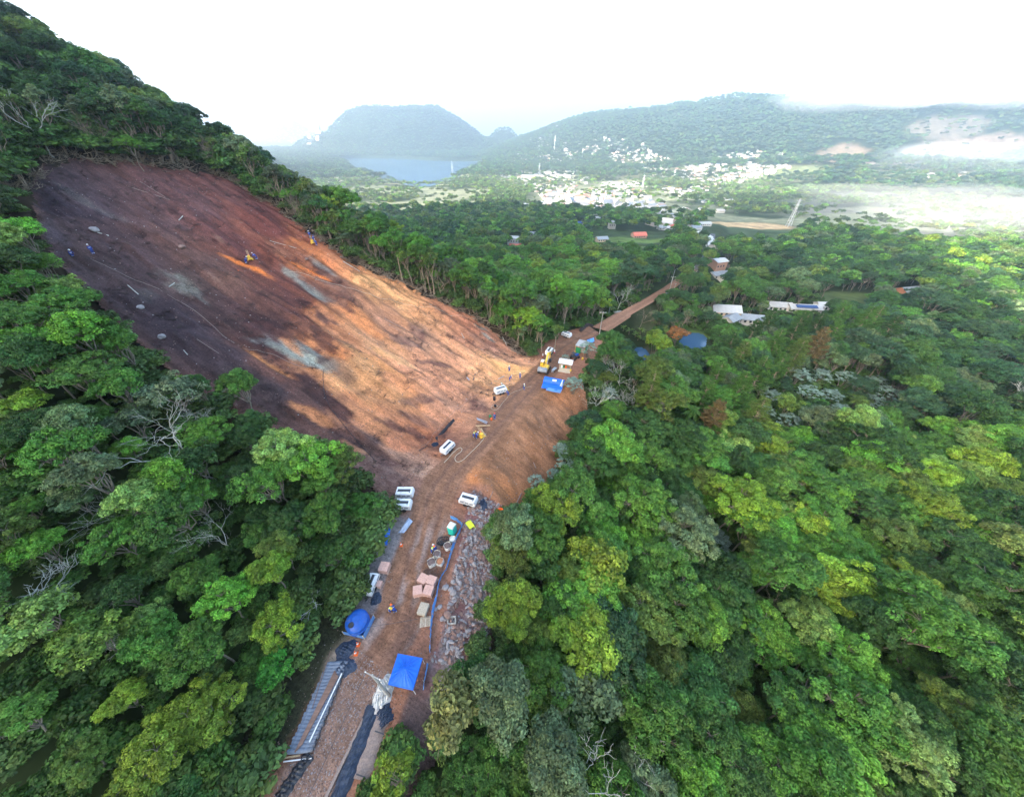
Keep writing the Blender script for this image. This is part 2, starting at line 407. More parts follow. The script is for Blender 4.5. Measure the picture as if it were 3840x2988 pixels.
# ================================================================ stuff: many copies as one object
def scatter(name, pts, scl, rotz, idx, col, protos, label=None, trunks=None):
    n = len(pts); me = bpy.data.meshes.new(name); me.vertices.add(n); me.vertices.foreach_set('co', np.asarray(pts, np.float32).ravel())
    a = me.attributes.new('scl', 'FLOAT_VECTOR', 'POINT'); a.data.foreach_set('vector', np.asarray(scl, np.float32).ravel())
    rz = np.asarray(rotz, np.float32); rz = rz if rz.ndim == 2 else np.stack([0*rz, 0*rz, rz], 1)
    a = me.attributes.new('rot', 'FLOAT_VECTOR', 'POINT'); a.data.foreach_set('vector', rz.astype(np.float32).ravel())
    a = me.attributes.new('idx', 'INT', 'POINT'); a.data.foreach_set('value', np.asarray(idx, np.int32))
    a = me.attributes.new('color', 'FLOAT_COLOR', 'POINT'); c = np.ones((n, 4), np.float32); c[:, :3] = col; a.data.foreach_set('color', c.ravel())
    o = bpy.data.objects.new(name, me); COL.objects.link(o)
    g = bpy.data.node_groups.new(name, 'GeometryNodeTree')
    g.interface.new_socket('Geometry', in_out='INPUT', socket_type='NodeSocketGeometry'); g.interface.new_socket('Geometry', in_out='OUTPUT', socket_type='NodeSocketGeometry')
    N, Lk = g.nodes, g.links; gi = N.new('NodeGroupInput'); go = N.new('NodeGroupOutput'); jo = N.new('GeometryNodeJoinGeometry')
    for set_ in ([protos] if not trunks else [protos, trunks]):
        j = N.new('GeometryNodeJoinGeometry')
        for p in set_:
            oi = N.new('GeometryNodeObjectInfo'); oi.inputs['Object'].default_value = p; oi.inputs['As Instance'].default_value = True; oi.transform_space = 'ORIGINAL'
            Lk.new(oi.outputs['Geometry'], j.inputs[0])
        ip = N.new('GeometryNodeInstanceOnPoints'); ip.inputs['Pick Instance'].default_value = True
        Lk.new(gi.outputs[0], ip.inputs['Points']); Lk.new(j.outputs[0], ip.inputs['Instance'])
        for nm, ty, sk in (('idx', 'INT', 'Instance Index'), ('rot', 'FLOAT_VECTOR', 'Rotation'), ('scl', 'FLOAT_VECTOR', 'Scale')):
            na = N.new('GeometryNodeInputNamedAttribute'); na.data_type = ty; na.inputs[0].default_value = nm; Lk.new(na.outputs[0], ip.inputs[sk])
        Lk.new(ip.outputs[0], jo.inputs[0])
    Lk.new(jo.outputs[0], go.inputs[0])
    md = o.modifiers.new('scatter', 'NODES'); md.node_group = g
    return tag(o, label, kind='stuff')
# ================================================================ ground regions
def PX(s):   # polygons are written in 2183-wide preview pixels of the photo
    return [(a*1.759, b*1.759) for a, b in s]
CLEAR = np.array(PX([(560,1720),(600,1610),(652,1490),(690,1410),(735,1352),(738,1310),(775,1290),(785,1230),(812,1190),(803,1130),(845,1110),(845,1050),(868,1040),(858,1000),(800,975),(760,950),(700,935),(650,895),(600,880),(560,830),(520,815),(490,830),(440,800),(372,770),(355,730),(290,690),(270,650),(220,600),(180,550),(130,530),(115,480),(75,420),(105,395),(200,385),(330,380),(440,380),(520,390),(590,430),(640,470),(700,520),(760,560),(830,580),(880,610),(940,640),(1000,665),(1060,700),(1090,730),(1120,755),(1160,748),(1195,716),(1240,700),(1290,680),(1330,666),(1334,678),(1310,705),(1262,728),(1232,765),(1212,800),(1205,850),(1180,900),(1150,960),(1135,1000),(1110,1075),(1062,1088),(1040,1130),(1020,1170),(1000,1230),(975,1290),(970,1330),(935,1360),(922,1400),(912,1450),(885,1480),(862,1520),(830,1600),(760,1720)]))
OPEN = [np.array(PX(p)) for p in (
    [(1395,632),(1425,612),(1445,602),(1447,607),(1428,624),(1398,640)],
    [(1448,712),(1470,708),(1503,712),(1500,742),(1480,744),(1452,734)],                                   # pond
    [(1348,760),(1362,745),(1370,775),(1352,775)],
    [(1518,668),(1535,652),(1568,664),(1600,672),(1626,675),(1622,690),(1560,690)],                      # roofs by the pond
    [(1630,664),(1655,646),(1700,648),(1755,650),(1758,664),(1700,662),(1650,668)],
    [(1730,628),(1770,620),(1852,622),(1850,652),(1790,656)],                                            # mown field
    [(1508,565),(1530,553),(1560,565),(1552,588),(1512,590)],                                            # tall house by the road
    [(1255,505),(1330,488),(1420,495),(1418,525),(1350,530),(1262,515)],                                 # field with the red roof
    [(1480,498),(1500,475),(1560,462),(1640,462),(1720,475),(1690,492),(1580,502)],                      # tan field
    [(1082,505),(1110,505),(1110,530),(1082,528)],
    [(1905,612),(1945,612),(1945,632),(1905,632)])]
SLIDE_PX = [(130,738),(190,670),(350,648),(560,660),(800,660),(930,690),(1060,760),(1120,830),(1230,920),(1340,985),(1460,1035),(1560,1080),(1660,1130),(1770,1180),(1870,1240),(1930,1300),(1985,1335),(2040,1352),(2050,1372),(1960,1445),(1865,1550),(1780,1655),(1700,1730),(1640,1790),(1600,1850),(1560,1960),(1470,1920),(1350,1790),(1150,1700),(950,1600),(690,1450),(480,1270),(345,1112),(225,985),(165,905)]
def from_as(a, s): return np.array([-14+.6*a-.8*s, 51+.8*a+.6*s])
SLIDE = [hit(*p)[:2] for p in SLIDE_PX]
SLIDE[5] = from_as(19, 108); SLIDE[6] = from_as(22, 98)       # these two lie just over the crest of the spur
for i_ in range(5): a__, s__ = as_of(*SLIDE[i_]); SLIDE[i_] = from_as(a__, s__+(2 if i_ == 0 else 5))
for i_ in (32, 33, 34): a__, s__ = as_of(*SLIDE[i_]); SLIDE[i_] = from_as(a__-.5, s__)
SLIDE = np.array(SLIDE)

def lin(c):
    c = (c[0], c[1], min(c[2], .86*c[1]) if c[0] > c[1]*1.12 and c[0] > 135 else c[2]); return tuple(((v/255+.055)/1.055)**2.4 if v > 10 else v/255/12.92 for v in c)
KS = .98
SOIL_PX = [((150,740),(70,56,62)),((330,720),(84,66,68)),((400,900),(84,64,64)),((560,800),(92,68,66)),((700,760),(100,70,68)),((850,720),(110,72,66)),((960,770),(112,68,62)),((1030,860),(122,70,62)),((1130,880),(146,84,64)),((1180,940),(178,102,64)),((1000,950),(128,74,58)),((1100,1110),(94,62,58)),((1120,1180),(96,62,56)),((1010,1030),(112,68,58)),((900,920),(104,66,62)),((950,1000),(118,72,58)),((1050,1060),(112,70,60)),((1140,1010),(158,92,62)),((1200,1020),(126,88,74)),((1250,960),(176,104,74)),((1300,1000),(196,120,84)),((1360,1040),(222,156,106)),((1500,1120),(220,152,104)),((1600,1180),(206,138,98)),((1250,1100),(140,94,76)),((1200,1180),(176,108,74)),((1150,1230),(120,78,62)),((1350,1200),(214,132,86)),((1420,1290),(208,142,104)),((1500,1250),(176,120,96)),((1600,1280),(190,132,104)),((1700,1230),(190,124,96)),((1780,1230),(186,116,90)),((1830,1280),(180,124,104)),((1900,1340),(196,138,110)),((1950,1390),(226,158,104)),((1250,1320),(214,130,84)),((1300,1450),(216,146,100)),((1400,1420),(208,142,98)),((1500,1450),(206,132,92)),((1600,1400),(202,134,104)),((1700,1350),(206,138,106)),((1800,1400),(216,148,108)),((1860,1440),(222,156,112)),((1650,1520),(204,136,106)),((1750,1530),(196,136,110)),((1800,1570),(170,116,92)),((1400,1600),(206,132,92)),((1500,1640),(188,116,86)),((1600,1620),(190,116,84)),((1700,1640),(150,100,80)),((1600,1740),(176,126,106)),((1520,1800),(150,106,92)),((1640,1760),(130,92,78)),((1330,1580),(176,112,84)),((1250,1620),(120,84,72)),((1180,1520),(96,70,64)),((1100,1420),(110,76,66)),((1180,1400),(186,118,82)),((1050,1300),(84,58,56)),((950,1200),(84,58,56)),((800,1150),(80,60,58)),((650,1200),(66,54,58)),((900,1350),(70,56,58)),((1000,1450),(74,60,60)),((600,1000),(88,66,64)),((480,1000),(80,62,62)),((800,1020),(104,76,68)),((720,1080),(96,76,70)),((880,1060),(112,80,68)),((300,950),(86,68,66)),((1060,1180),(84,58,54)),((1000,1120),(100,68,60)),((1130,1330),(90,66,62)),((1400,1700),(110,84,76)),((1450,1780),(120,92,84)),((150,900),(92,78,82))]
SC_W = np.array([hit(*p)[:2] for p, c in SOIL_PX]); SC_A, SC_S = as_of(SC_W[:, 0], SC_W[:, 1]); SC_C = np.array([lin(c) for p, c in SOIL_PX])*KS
# (photo pixel, length along the fall line, width across, colour, strength, extra turn)
PATCH = [((1130,1335),10,4.6,(142,140,134),.85,.36),((1190,1362),6,2.4,(168,166,158),.8,.36),((1150,1068),9,3.2,(140,136,130),.75,0),((700,1090),7,5,(128,122,112),.65,0),((640,1040),5,3,(120,116,108),.5,0),((330,760),11,2.6,(106,100,98),.6,.2),((1210,1000),6,2.5,(140,132,126),.6,0),((2000-190,1230),4,1.6,(168,164,160),.7,.3),((1830,1262),3,1.2,(170,168,164),.7,0),((1255,1110),9,6,(118,84,72),.8,0),((1210,1190),4,3,(92,74,70),.8,0),((1500,1270),9,4,(120,90,80),.75,.2),((1560,1240),6,3.4,(116,86,80),.7,0),((1640,1360),8,2.4,(118,84,76),.8,.7),((1580,1500),9,2.4,(122,90,80),.75,.8),((1560,1560),7,3.2,(124,88,74),.75,.5),((1500,1600),8,3.4,(112,80,70),.8,.4),((1790,1520),4,3.4,(124,92,82),.75,0),((1260,1380),7,4,(120,90,74),.7,0),((1300,1300),5,3,(124,96,76),.6,0),((1230,1290),6,4,(70,54,52),.8,0),((1240,1520),9,5,(72,52,50),.9,0),((1180,1450),6,3,(72,52,50),.8,0),((1280,1640),8,4,(80,60,58),.8,0),((1420,1690),7,3,(96,72,64),.7,.3),((1660,1680),6,3,(120,84,68),.7,.2),((1950,1395),5,4,(232,166,112),.8,0),((1880,1450),7,2.4,(224,160,120),.6,1.2),((1600,1770),6,4,(196,148,130),.7,0),((940,1000),8,1.6,(226,118,50),.85,.25),((1150,1010),8,1.6,(236,122,54),.9,.25),((1100,1310),4,2,(196,124,84),.8,0),((1010,1370),8,1.8,(190,116,70),.85,.1),((1180,1560),8,2.4,(192,118,78),.85,.2),((1340,1690),5,1.6,(198,128,92),.5,0),((1820,1215),5,2,(206,140,100),.7,1.4),((560,1120),5,3,(96,92,88),.5,0),((830,905),4,1.5,(140,110,100),.5,0),((1500,1350),8,2.2,(222,160,112),.6,.3),((1400,1360),9,2.6,(216,146,96),.5,.2),((1560,1410),7,2,(216,142,104),.5,.8)]
PW = [(as_of(*hit(*p)[:2]), l, w_, np.array(lin(c))*KS, st, rt) for p, l, w_, c, st, rt in PATCH]
C_ROAD = np.array(lin((134,98,76)))*KS; C_COB = np.array(lin((140,112,96)))*KS; C_WET = np.array(lin((98,76,68)))*KS
C_SPOIL = np.array(lin((150,108,80)))*KS*.95; C_SPOIL2 = np.array(lin((188,124,80)))*KS; C_RUB = np.array(lin((146,134,130)))*KS*.8
C_RUB2 = np.array(lin((128,88,82)))*KS; C_CONC = np.array(lin((150,134,126)))*KS; C_FLOOR = np.array((.035, .035, .018)); C_EARTH = np.array(lin((150,106,84)))*KS
def mixc(c, d, m): m = np.asarray(m)[..., None]; return c*(1-m)+np.asarray(d)*m
def blob(x, y, u, v, r, asp=1.0, rot=0):
    p = hit(u, v); return gauss(x, y, p[0], p[1], r*asp, r, rot)
ROADDIR = math.atan2(.95, .3)
def soil_color(x, y):
    d, L, zr = road_coords(x, y); a, s = as_of(x, y); a_ = a+.2*s
    wa = a+fbm(x/5, y/5, 4)*3.0+fbm(a_/1.5, s/9, 3)*2.2; ws = s+fbm(x/6+40, y/6, 4)*5
    num = np.zeros(x.shape+(3,)); den = np.zeros(x.shape)
    for i in range(len(SC_A)):
        q = 1/((((wa-SC_A[i]+.2*(s-SC_S[i])))**2*1.7+((ws-SC_S[i])*.55)**2+1.5)**2.2)
        num += q[..., None]*SC_C[i]; den += q
    c = num/den[..., None]
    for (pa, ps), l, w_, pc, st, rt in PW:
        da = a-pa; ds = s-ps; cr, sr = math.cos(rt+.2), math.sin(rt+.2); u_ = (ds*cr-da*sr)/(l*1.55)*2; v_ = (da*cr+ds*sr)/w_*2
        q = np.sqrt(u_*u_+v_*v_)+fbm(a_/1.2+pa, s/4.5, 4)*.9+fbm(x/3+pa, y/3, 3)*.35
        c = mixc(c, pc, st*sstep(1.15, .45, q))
    # dark litter streaks running down the slope, light scratches
    k = fbm(a_/1.1+3, s/8, 4); c = c*(1+.34*k)[..., None]*(1+.22*fbm(a_/3.5, s/22, 4))[..., None]
    k2 = sstep(.18, .5, fbm(x/3.1, y/3.1+9, 5)); c = mixc(c, c*np.array([.52, .54, .60]), k2*.7)
    c = mixc(c, c*np.array([1.2, 1.22, 1.25]), sstep(.25, .6, fbm(a_/.8, s/6+3, 3))*.5)
    c = c*(1+.22*fbm(x/.9, y/.9, 2))[..., None]
    green = sstep(.12, .4, fbm(x/4+3, y/4+50, 4))*sstep(1.2, -2, polydist(x, y, SLIDE)+3)*0
    # road and what lies right of it
    wob = fbm(x/2.4, y/2.4, 3); n2 = fbm(x/1.3, y/1.3, 4); dd = d+wob*.6
    road = C_ROAD*(1+.20*fbm(d/.5, L/9, 3)+.16*n2)[..., None]
    cob = sstep(13, 9, L+wob*3); road = mixc(road, C_COB*(1+.3*n2)[..., None], cob*.85)
    road = mixc(road, C_CONC, sstep(.02, .3, fbm(d/1.0, L/5+4, 4))*sstep(36, 28, L)*sstep(10, 14, L)*.75)
    for tr in (-1.5, 1.2): road = mixc(road, C_WET, .50*np.exp(-((dd-tr)/.45)**2)*sstep(8, 16, L))
    road = mixc(road, C_WET, .9*blob(x, y, 1560, 2425, 4.4, 1.0)*sstep(-.6, .2, wob)+.0)
    right = C_EARTH*(1+.2*n2)[..., None]
    sp = C_SPOIL*(1+.34*fbm((L-d*.25)/1.3, d/7, 5)+.3*fbm(x/2.5, y/2.5, 4)+.25*n2)[..., None]
    sp = mixc(sp, C_SPOIL2, np.clip(blob(x, y, 1770, 1790, 3.0)+.8*blob(x, y, 1900, 1860, 4)+.6*blob(x, y, 2085, 1500, 3)+.4*blob(x, y, 1990, 1680, 4), 0, 1))
    sp = mixc(sp, sp*.72, .7*sstep(0, .5, fbm(x/5, y/5, 3)))
    right = mixc(right, sp, sstep(41, 45, L+wob*3)*sstep(87, 83, L+wob*2))
    rub = mixc(C_RUB*(1+.35*n2)[..., None], C_RUB2*(1+.4*n2)[..., None], sstep(-.1, .3, fbm(x/4, y/4+7, 3)))
    rub = mixc(rub, np.array(lin((104,84,78)))*KS*(1+.3*n2)[..., None], sstep(16, 11, L+wob*3))
    right = mixc(right, rub, sstep(6.0, 6.8, -d+wob*.5)*sstep(42.5, 40, L+wob*2))
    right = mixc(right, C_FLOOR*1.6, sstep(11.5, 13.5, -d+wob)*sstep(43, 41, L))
    left = C_EARTH*(.92+.2*n2)[..., None]
    left = mixc(left, np.array(lin((146,136,132)))*KS*(1+.12*n2)[..., None], sstep(3.2, 3.9, d+wob*.5)*sstep(16, 19, L)*sstep(36, 33, L))
    left = mixc(left, np.array(lin((160,140,124)))*KS, sstep(2.6, 3.2, d+wob*.3)*sstep(8, 9.5, L)*sstep(14, 12, L))
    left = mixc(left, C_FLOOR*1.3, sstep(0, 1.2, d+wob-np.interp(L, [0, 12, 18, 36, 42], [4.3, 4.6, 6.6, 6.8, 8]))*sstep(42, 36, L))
    ws_ = sstep(40, 48, L+wob*3)*sstep(106, 100, L)*(d > 0)
    hw = np.interp(L, [0, 40, 60, 95, 130], [3.6, 3.6, 3.4, 3.8, 4.0])
    road = road*(1+.35*np.minimum(0, fbm(d/.28, L/14, 3)))[..., None]*(1+.25*sstep(.1, .5, fbm(x/1.6, y/1.6, 4)))[..., None]
    out = mixc(np.where((d < 0)[..., None], right, left), road, sstep(hw+.5, hw-.5, np.abs(dd)))
    sl = sstep(1.5, -1.5, polydist(x, y, SLIDE)+wob*1.0)*sstep(3.2, 4.2, d+wob*.5)
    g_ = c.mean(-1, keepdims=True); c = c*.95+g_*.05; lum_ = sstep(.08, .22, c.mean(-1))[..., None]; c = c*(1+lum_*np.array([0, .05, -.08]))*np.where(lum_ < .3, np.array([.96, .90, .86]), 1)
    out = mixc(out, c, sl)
    return np.clip(out, .004, .8)
def in_work(x, y):
    d, L, zr = road_coords(x, y)
    road = (L > -30) & (L < 128) & (d > -np.interp(L, [0, 10, 42, 46, 82, 86, 112, 126, 130], [9, 14, 15, 17, 17, 12.5, 12, 8, 5])) & (d < np.interp(L, [0, 40, 44, 102, 106, 130], [10, 10, 8, 8, 9, 5]))
    return road | inpoly(x, y, SLIDE), d, L

# ---------------------------------------------------------------- soil material
m = bpy.data.materials.new('bare_soil'); m.use_nodes = True; N, Lk = nt(m); b = N['Principled BSDF']; M_SOIL = m
b.inputs['Roughness'].default_value = .95; b.inputs['Specular IOR Level'].default_value = .15
at = N.new('ShaderNodeAttribute'); at.attribute_name = 'soil'
tc = N.new('ShaderNodeTexCoord'); mp = N.new('ShaderNodeMapping'); mp.inputs['Scale'].default_value = (1.6, .22, .3)
m0 = N.new('ShaderNodeMapping'); m0.inputs['Rotation'].default_value = (0, 0, -R(64.4)); Lk.new(tc.outputs['Object'], m0.inputs[0]); Lk.new(m0.outputs[0], mp.inputs[0])
n1 = N.new('ShaderNodeTexNoise'); n1.inputs['Scale'].default_value = 1.3; n1.inputs['Detail'].default_value = 8; n1.inputs['Roughness'].default_value = .7; Lk.new(mp.outputs[0], n1.inputs['Vector'])
n2 = N.new('ShaderNodeTexNoise'); n2.inputs['Scale'].default_value = 3.2; n2.inputs['Detail'].default_value = 6; n2.inputs['Roughness'].default_value = .75; Lk.new(tc.outputs['Object'], n2.inputs['Vector'])
def mrange(src, a0, a1, b0, b1):
    r = N.new('ShaderNodeMapRange'); r.inputs[1].default_value = a0; r.inputs[2].default_value = a1; r.inputs[3].default_value = b0; r.inputs[4].default_value = b1; Lk.new(src, r.inputs[0]); return r.outputs[0]
def mul(a_, b_, fac=1):
    x = N.new('ShaderNodeMix'); x.data_type = 'RGBA'; x.blend_type = 'MULTIPLY'; x.inputs[0].default_value = fac; Lk.new(a_, x.inputs[6]); Lk.new(b_, x.inputs[7]); return x.outputs[2]
c1 = mul(at.outputs['Color'], mrange(n1.outputs[0], .3, .7, .70, 1.30)); c2 = mul(c1, mrange(n2.outputs[0], .32, .68, .62, 1.38))
vo = N.new('ShaderNodeTexVoronoi'); vo.inputs['Scale'].default_value = 2.2; Lk.new(tc.outputs['Object'], vo.inputs['Vector'])
v2 = N.new('ShaderNodeTexVoronoi'); v2.inputs['Scale'].default_value = 5.5; Lk.new(mp.outputs[0], v2.inputs['Vector'])
c2 = mul(c2, mrange(v2.outputs['Distance'], .08, .3, .55, 1.05), .7)
c3 = mul(c2, mrange(vo.outputs['Distance'], .06, .28, .38, 1.06), .85)
Lk.new(c3, b.inputs['Base Color'])
bp = N.new('ShaderNodeBump'); bp.inputs['Strength'].default_value = .9; bp.inputs['Distance'].default_value = .25; Lk.new(n2.outputs[0], bp.inputs['Height']); Lk.new(bp.outputs[0], b.inputs['Normal'])

# ---------------------------------------------------------------- terrain colours away from the work site
def ground_color(x, y, z):
    c = np.zeros(x.shape+(3,)); c[:] = (.035, .05, .018)
    r = np.hypot(x, y); n = fbm(x/60, y/60, 4)
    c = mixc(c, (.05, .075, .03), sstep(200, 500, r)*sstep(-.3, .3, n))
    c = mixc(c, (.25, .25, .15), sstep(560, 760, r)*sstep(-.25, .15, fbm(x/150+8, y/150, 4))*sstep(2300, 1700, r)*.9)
    nr = (np.abs(x+50) < 120) & (y > 20) & (y < 190)
    if np.any(nr):
        e_ = np.full(x.shape, 99.); e_[nr] = polydist(x[nr], y[nr], SLIDE); c = mixc(c, (.040, .028, .018), sstep(13, 5, e_+n*4))
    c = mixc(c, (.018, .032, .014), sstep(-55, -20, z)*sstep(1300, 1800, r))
    for u, v, rr, asp, rot, col, st in GFIELD:
        p = hit(u, v); q = np.sqrt(-np.log(np.maximum(gauss(x, y, p[0], p[1], rr*asp, rr, rot), 1e-9)))+fbm(x/25, y/25, 3)*.25
        c = mixc(c, col, st*sstep(1.15, .8, q))
    return c*(1+.2*fbm(x/7, y/7, 3))[..., None]
GFIELD = [(2780,842,24,2.6,.15,(.42,.30,.16),1),(2870,850,22,2,.1,(.40,.28,.15),1),(2330,900,15,2.6,.1,(.10,.15,.04),1),(2460,905,13,1.6,.1,(.10,.15,.04),1),
    (3190,1120,13,2.6,.3,(.09,.12,.04),1),(2960,650,70,2.2,.2,(.17,.19,.09),1),(2800,680,60,1.6,.3,(.16,.18,.08),1),(3010,705,30,2.2,.1,(.25,.38,.14),1),(3150,590,90,1.5,.5,(.17,.13,.09),1),(3300,610,60,2,.1,(.17,.13,.10),1),
    (3600,560,90,2.4,0,(.16,.125,.10),1),(3550,480,90,1.6,0,(.14,.12,.10),.8),(2100,770,40,2,.0,(.42,.40,.22),.8),(1720,690,26,3,.0,(.35,.32,.18),.9),(1480,690,22,3,.1,(.35,.30,.18),.8),(2280,780,60,2.5,0,(.40,.38,.26),.7),(2060,660,60,2,0,(.5,.46,.36),.8),
    (3300,740,75,2.4,.1,(.13,.12,.105),1),(3600,780,60,2.4,0,(.13,.12,.105),1),(3080,790,40,2,.2,(.13,.12,.10),.8),(3500,960,12,1.8,.1,(.40,.22,.08),.9),(2560,1230,9,1.8,.3,(.08,.13,.04),1),(2650,1235,9,1.6,0,(.08,.13,.04),1),(2470,1200,10,1.6,.6,(.10,.12,.06),.8),(2480,1330,8,1.4,1,(.10,.09,.06),.7),(2740,1000,7,1.6,.4,(.17,.13,.10),.9)]
m = bpy.data.materials.new('terrain'); m.use_nodes = True; N, Lk = nt(m); b = N['Principled BSDF']; M_TERR = m
b.inputs['Roughness'].default_value = 1; b.inputs['Specular IOR Level'].default_value = .05
at = N.new('ShaderNodeAttribute'); at.attribute_name = 'soil'; tc = N.new('ShaderNodeTexCoord')
n1 = N.new('ShaderNodeTexNoise'); n1.inputs['Scale'].default_value = .06; n1.inputs['Detail'].default_value = 10; n1.inputs['Roughness'].default_value = .7; Lk.new(tc.outputs['Object'], n1.inputs['Vector'])
Lk.new(mul(at.outputs['Color'], mrange(n1.outputs[0], .35, .65, .6, 1.4)), b.inputs['Base Color'])

# ---------------------------------------------------------------- ground mesh
xs = axis(-7500, 9500, -112, 180, 1.25, 1.0125); ys = axis(-900, 13500, 4, 260, 1.25, 1.0125)
X, Y = np.meshgrid(xs, ys); Z = H(X, Y)
near = (np.abs(X+20) < 180) & (Y > -60) & (Y < 230); iw = np.zeros(X.shape, bool); iw[near] = in_work(X[near], Y[near])[0]
core = iw.copy()
for k in range(1):
    for ax_, sh in ((0, 1), (0, -1), (1, 1), (1, -1)): core &= np.roll(iw, sh, ax_)
Zg = Z-1.6*core
ground = new_mesh('ground', np.stack([X, Y, Zg], -1).reshape(-1, 3), grid_faces(len(xs), len(ys)), [M_TERR]); tag(ground, kind='structure')
set_color(ground.data, 'soil', ground_color(X, Y, Z).reshape(-1, 3))
# fine sheets of the work site
gx = np.arange(-122, 62, .42); gy = np.arange(-16, 150, .42); GX, GY = np.meshgrid(gx, gy)
iwf, GD, GL = in_work(GX, GY); gz = H(GX, GY)
gz = gz+.10+fbm(GX/1.6, GY/1.6, 3)*.10
ga, gs = as_of(GX, GY)
sl_in = inpoly(GX, GY, SLIDE) & (GD > 3.9)
gas = ga+.2*gs
gz = gz+sl_in*(fbm(gas/2.2, gs/12, 4)*1.0+fbm(gas/.9, gs/5, 3)*.35+np.maximum(fbm(gas/4+5, gs/18, 4), 0)*1.3+fbm(GX/14, GY/14, 2)*1.2)*sstep(3.9, 9, GD)
sp_in = (GL > 42) & (GL < 88) & (GD < -4.5)
gz = gz+sp_in*(fbm((GL-GD*.25)/2.2, GD/5, 5)*.9+.4+1.2*gauss(GX, GY, *hit(1850, 1830)[:2], 5, 4))*sstep(-4.5, -7, GD)
for tr in (-1.5, 1.2): gz -= .13*np.exp(-((GD+fbm(GX/2.4, GY/2.4, 3)*.6-tr)/.4)**2)*sstep(6, 14, GL)
rub_in = (GL < 42) & (GD < -6.2) & (GD > -13)
gz = gz+rub_in*(fbm(GX/.7, GY/.7, 2)*.18+.05)
nx = len(gx); Fg = grid_faces(len(gx), len(gy)); fcx = GX.ravel()[Fg].mean(1); fcy = GY.ravel()[Fg].mean(1)
fw = iwf.ravel()[Fg].all(1); fd, fl, _ = road_coords(fcx, fcy); fs = inpoly(fcx, fcy, SLIDE) & (fd > 3.9)
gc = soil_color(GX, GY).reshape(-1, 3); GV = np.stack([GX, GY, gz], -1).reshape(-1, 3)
fhw = 3.9
cls = np.where(fs, 0, np.where(np.abs(fd) < fhw, 1, np.where((fd < 0) & (fl > 42) & (fl < 87), 2, np.where(fd < 0, 3, 4))))
for k, nm in enumerate(('landslide_slope', 'dirt_road', 'spoil_bank', 'rubble_verge', 'road_shoulder')):
    sel = Fg[fw & (cls == k)]; used, inv = np.unique(sel, return_inverse=True)
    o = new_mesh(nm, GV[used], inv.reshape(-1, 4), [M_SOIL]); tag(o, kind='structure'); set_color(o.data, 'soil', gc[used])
from bisect import bisect
def GZ(x, y):
    """height of the visible surface"""
    i = (np.asarray(x)-gx[0])/.42; j = (np.asarray(y)-gy[0])/.42
    if 0 <= i < len(gx)-1 and 0 <= j < len(gy)-1 and iwf[int(j), int(i)]:
        i0, j0 = int(i), int(j); fi, fj = i-i0, j-j0
        return float((gz[j0, i0]*(1-fi)+gz[j0, i0+1]*fi)*(1-fj)+(gz[j0+1, i0]*(1-fi)+gz[j0+1, i0+1]*fi)*fj)
    return float(H(np.array([x]), np.array([y]))[0])
def G(u, v, dz=0.0):
    p = hit(u, v, dz); return np.array([p[0], p[1], GZ(p[0], p[1])])
def span(u0, v0, u1, v1):
    """two ground points of the photo -> midpoint, heading, distance"""
    a_, b_ = G(u0, v0), G(u1, v1); m_ = (a_+b_)/2; m_[2] = GZ(m_[0], m_[1])
    return m_, math.atan2(b_[1]-a_[1], b_[0]-a_[0]), float(np.linalg.norm((b_-a_)[:2]))
# far end of the road: a strip
Ls = np.arange(126, 470, 2.5); strip = []; cc = []
for L_ in Ls:
    k = min(max(bisect(CUM, L_+I0)-1, 0), len(SEG)-1); t = (L_+I0-CUM[k])/SEG[k]; p = RD[k]+(RD[k+1]-RD[k])*t; dv = (RD[k+1]-RD[k])[:2]/SEG[k]; nv = np.array([-dv[1], dv[0]])
    for q in np.linspace(-1, 1, 11)*(3.2 if L_ < 150 else 2.4):
        xy = p[:2]+nv*q; strip.append((xy[0], xy[1], p[2]+.22)); col = C_ROAD*1.1 if L_ < 270 else np.array((.09, .09, .10)); cc.append(col*(1+.25*(math.sin(q*2.1+L_*.03) > .4)))
o = new_mesh('far_road', np.array(strip), grid_faces(11, len(Ls)), [M_SOIL]); tag(o, kind='structure'); set_color(o.data, 'soil', np.array(cc))

# ---------------------------------------------------------------- water
m = bpy.data.materials.new('lake_water'); m.use_nodes = True; N, Lk = nt(m); b = N['Principled BSDF']; M_WATER = m
b.inputs['Base Color'].default_value = (.06, .13, .22, 1); b.inputs['Roughness'].default_value = .10
tc = N.new('ShaderNodeTexCoord'); n1 = N.new('ShaderNodeTexNoise'); n1.inputs['Scale'].default_value = .08; n1.inputs['Detail'].default_value = 6; Lk.new(tc.outputs['Object'], n1.inputs['Vector'])
bp = N.new('ShaderNodeBump'); bp.inputs['Strength'].default_value = .12; bp.inputs['Distance'].default_value = 1.0; Lk.new(n1.outputs[0], bp.inputs['Height']); Lk.new(bp.outputs[0], b.inputs['Normal'])
def water(name, P, z, grow):
    c = P.mean(0); Q = c+(P-c)*grow; me = bpy.data.meshes.new(name); me.from_pydata([(q[0], q[1], z) for q in Q], [], [list(range(len(Q)))]); me.materials.append(M_WATER)
    o = bpy.data.objects.new(name, me); COL.objects.link(o); return tag(o, kind='structure')
water('lake_water', LAKE, LAKE_Z, 1.0); water('pond_water', POND, POND_Z, 1.15); water('ditch_water', POND2, POND_Z, 1.12)

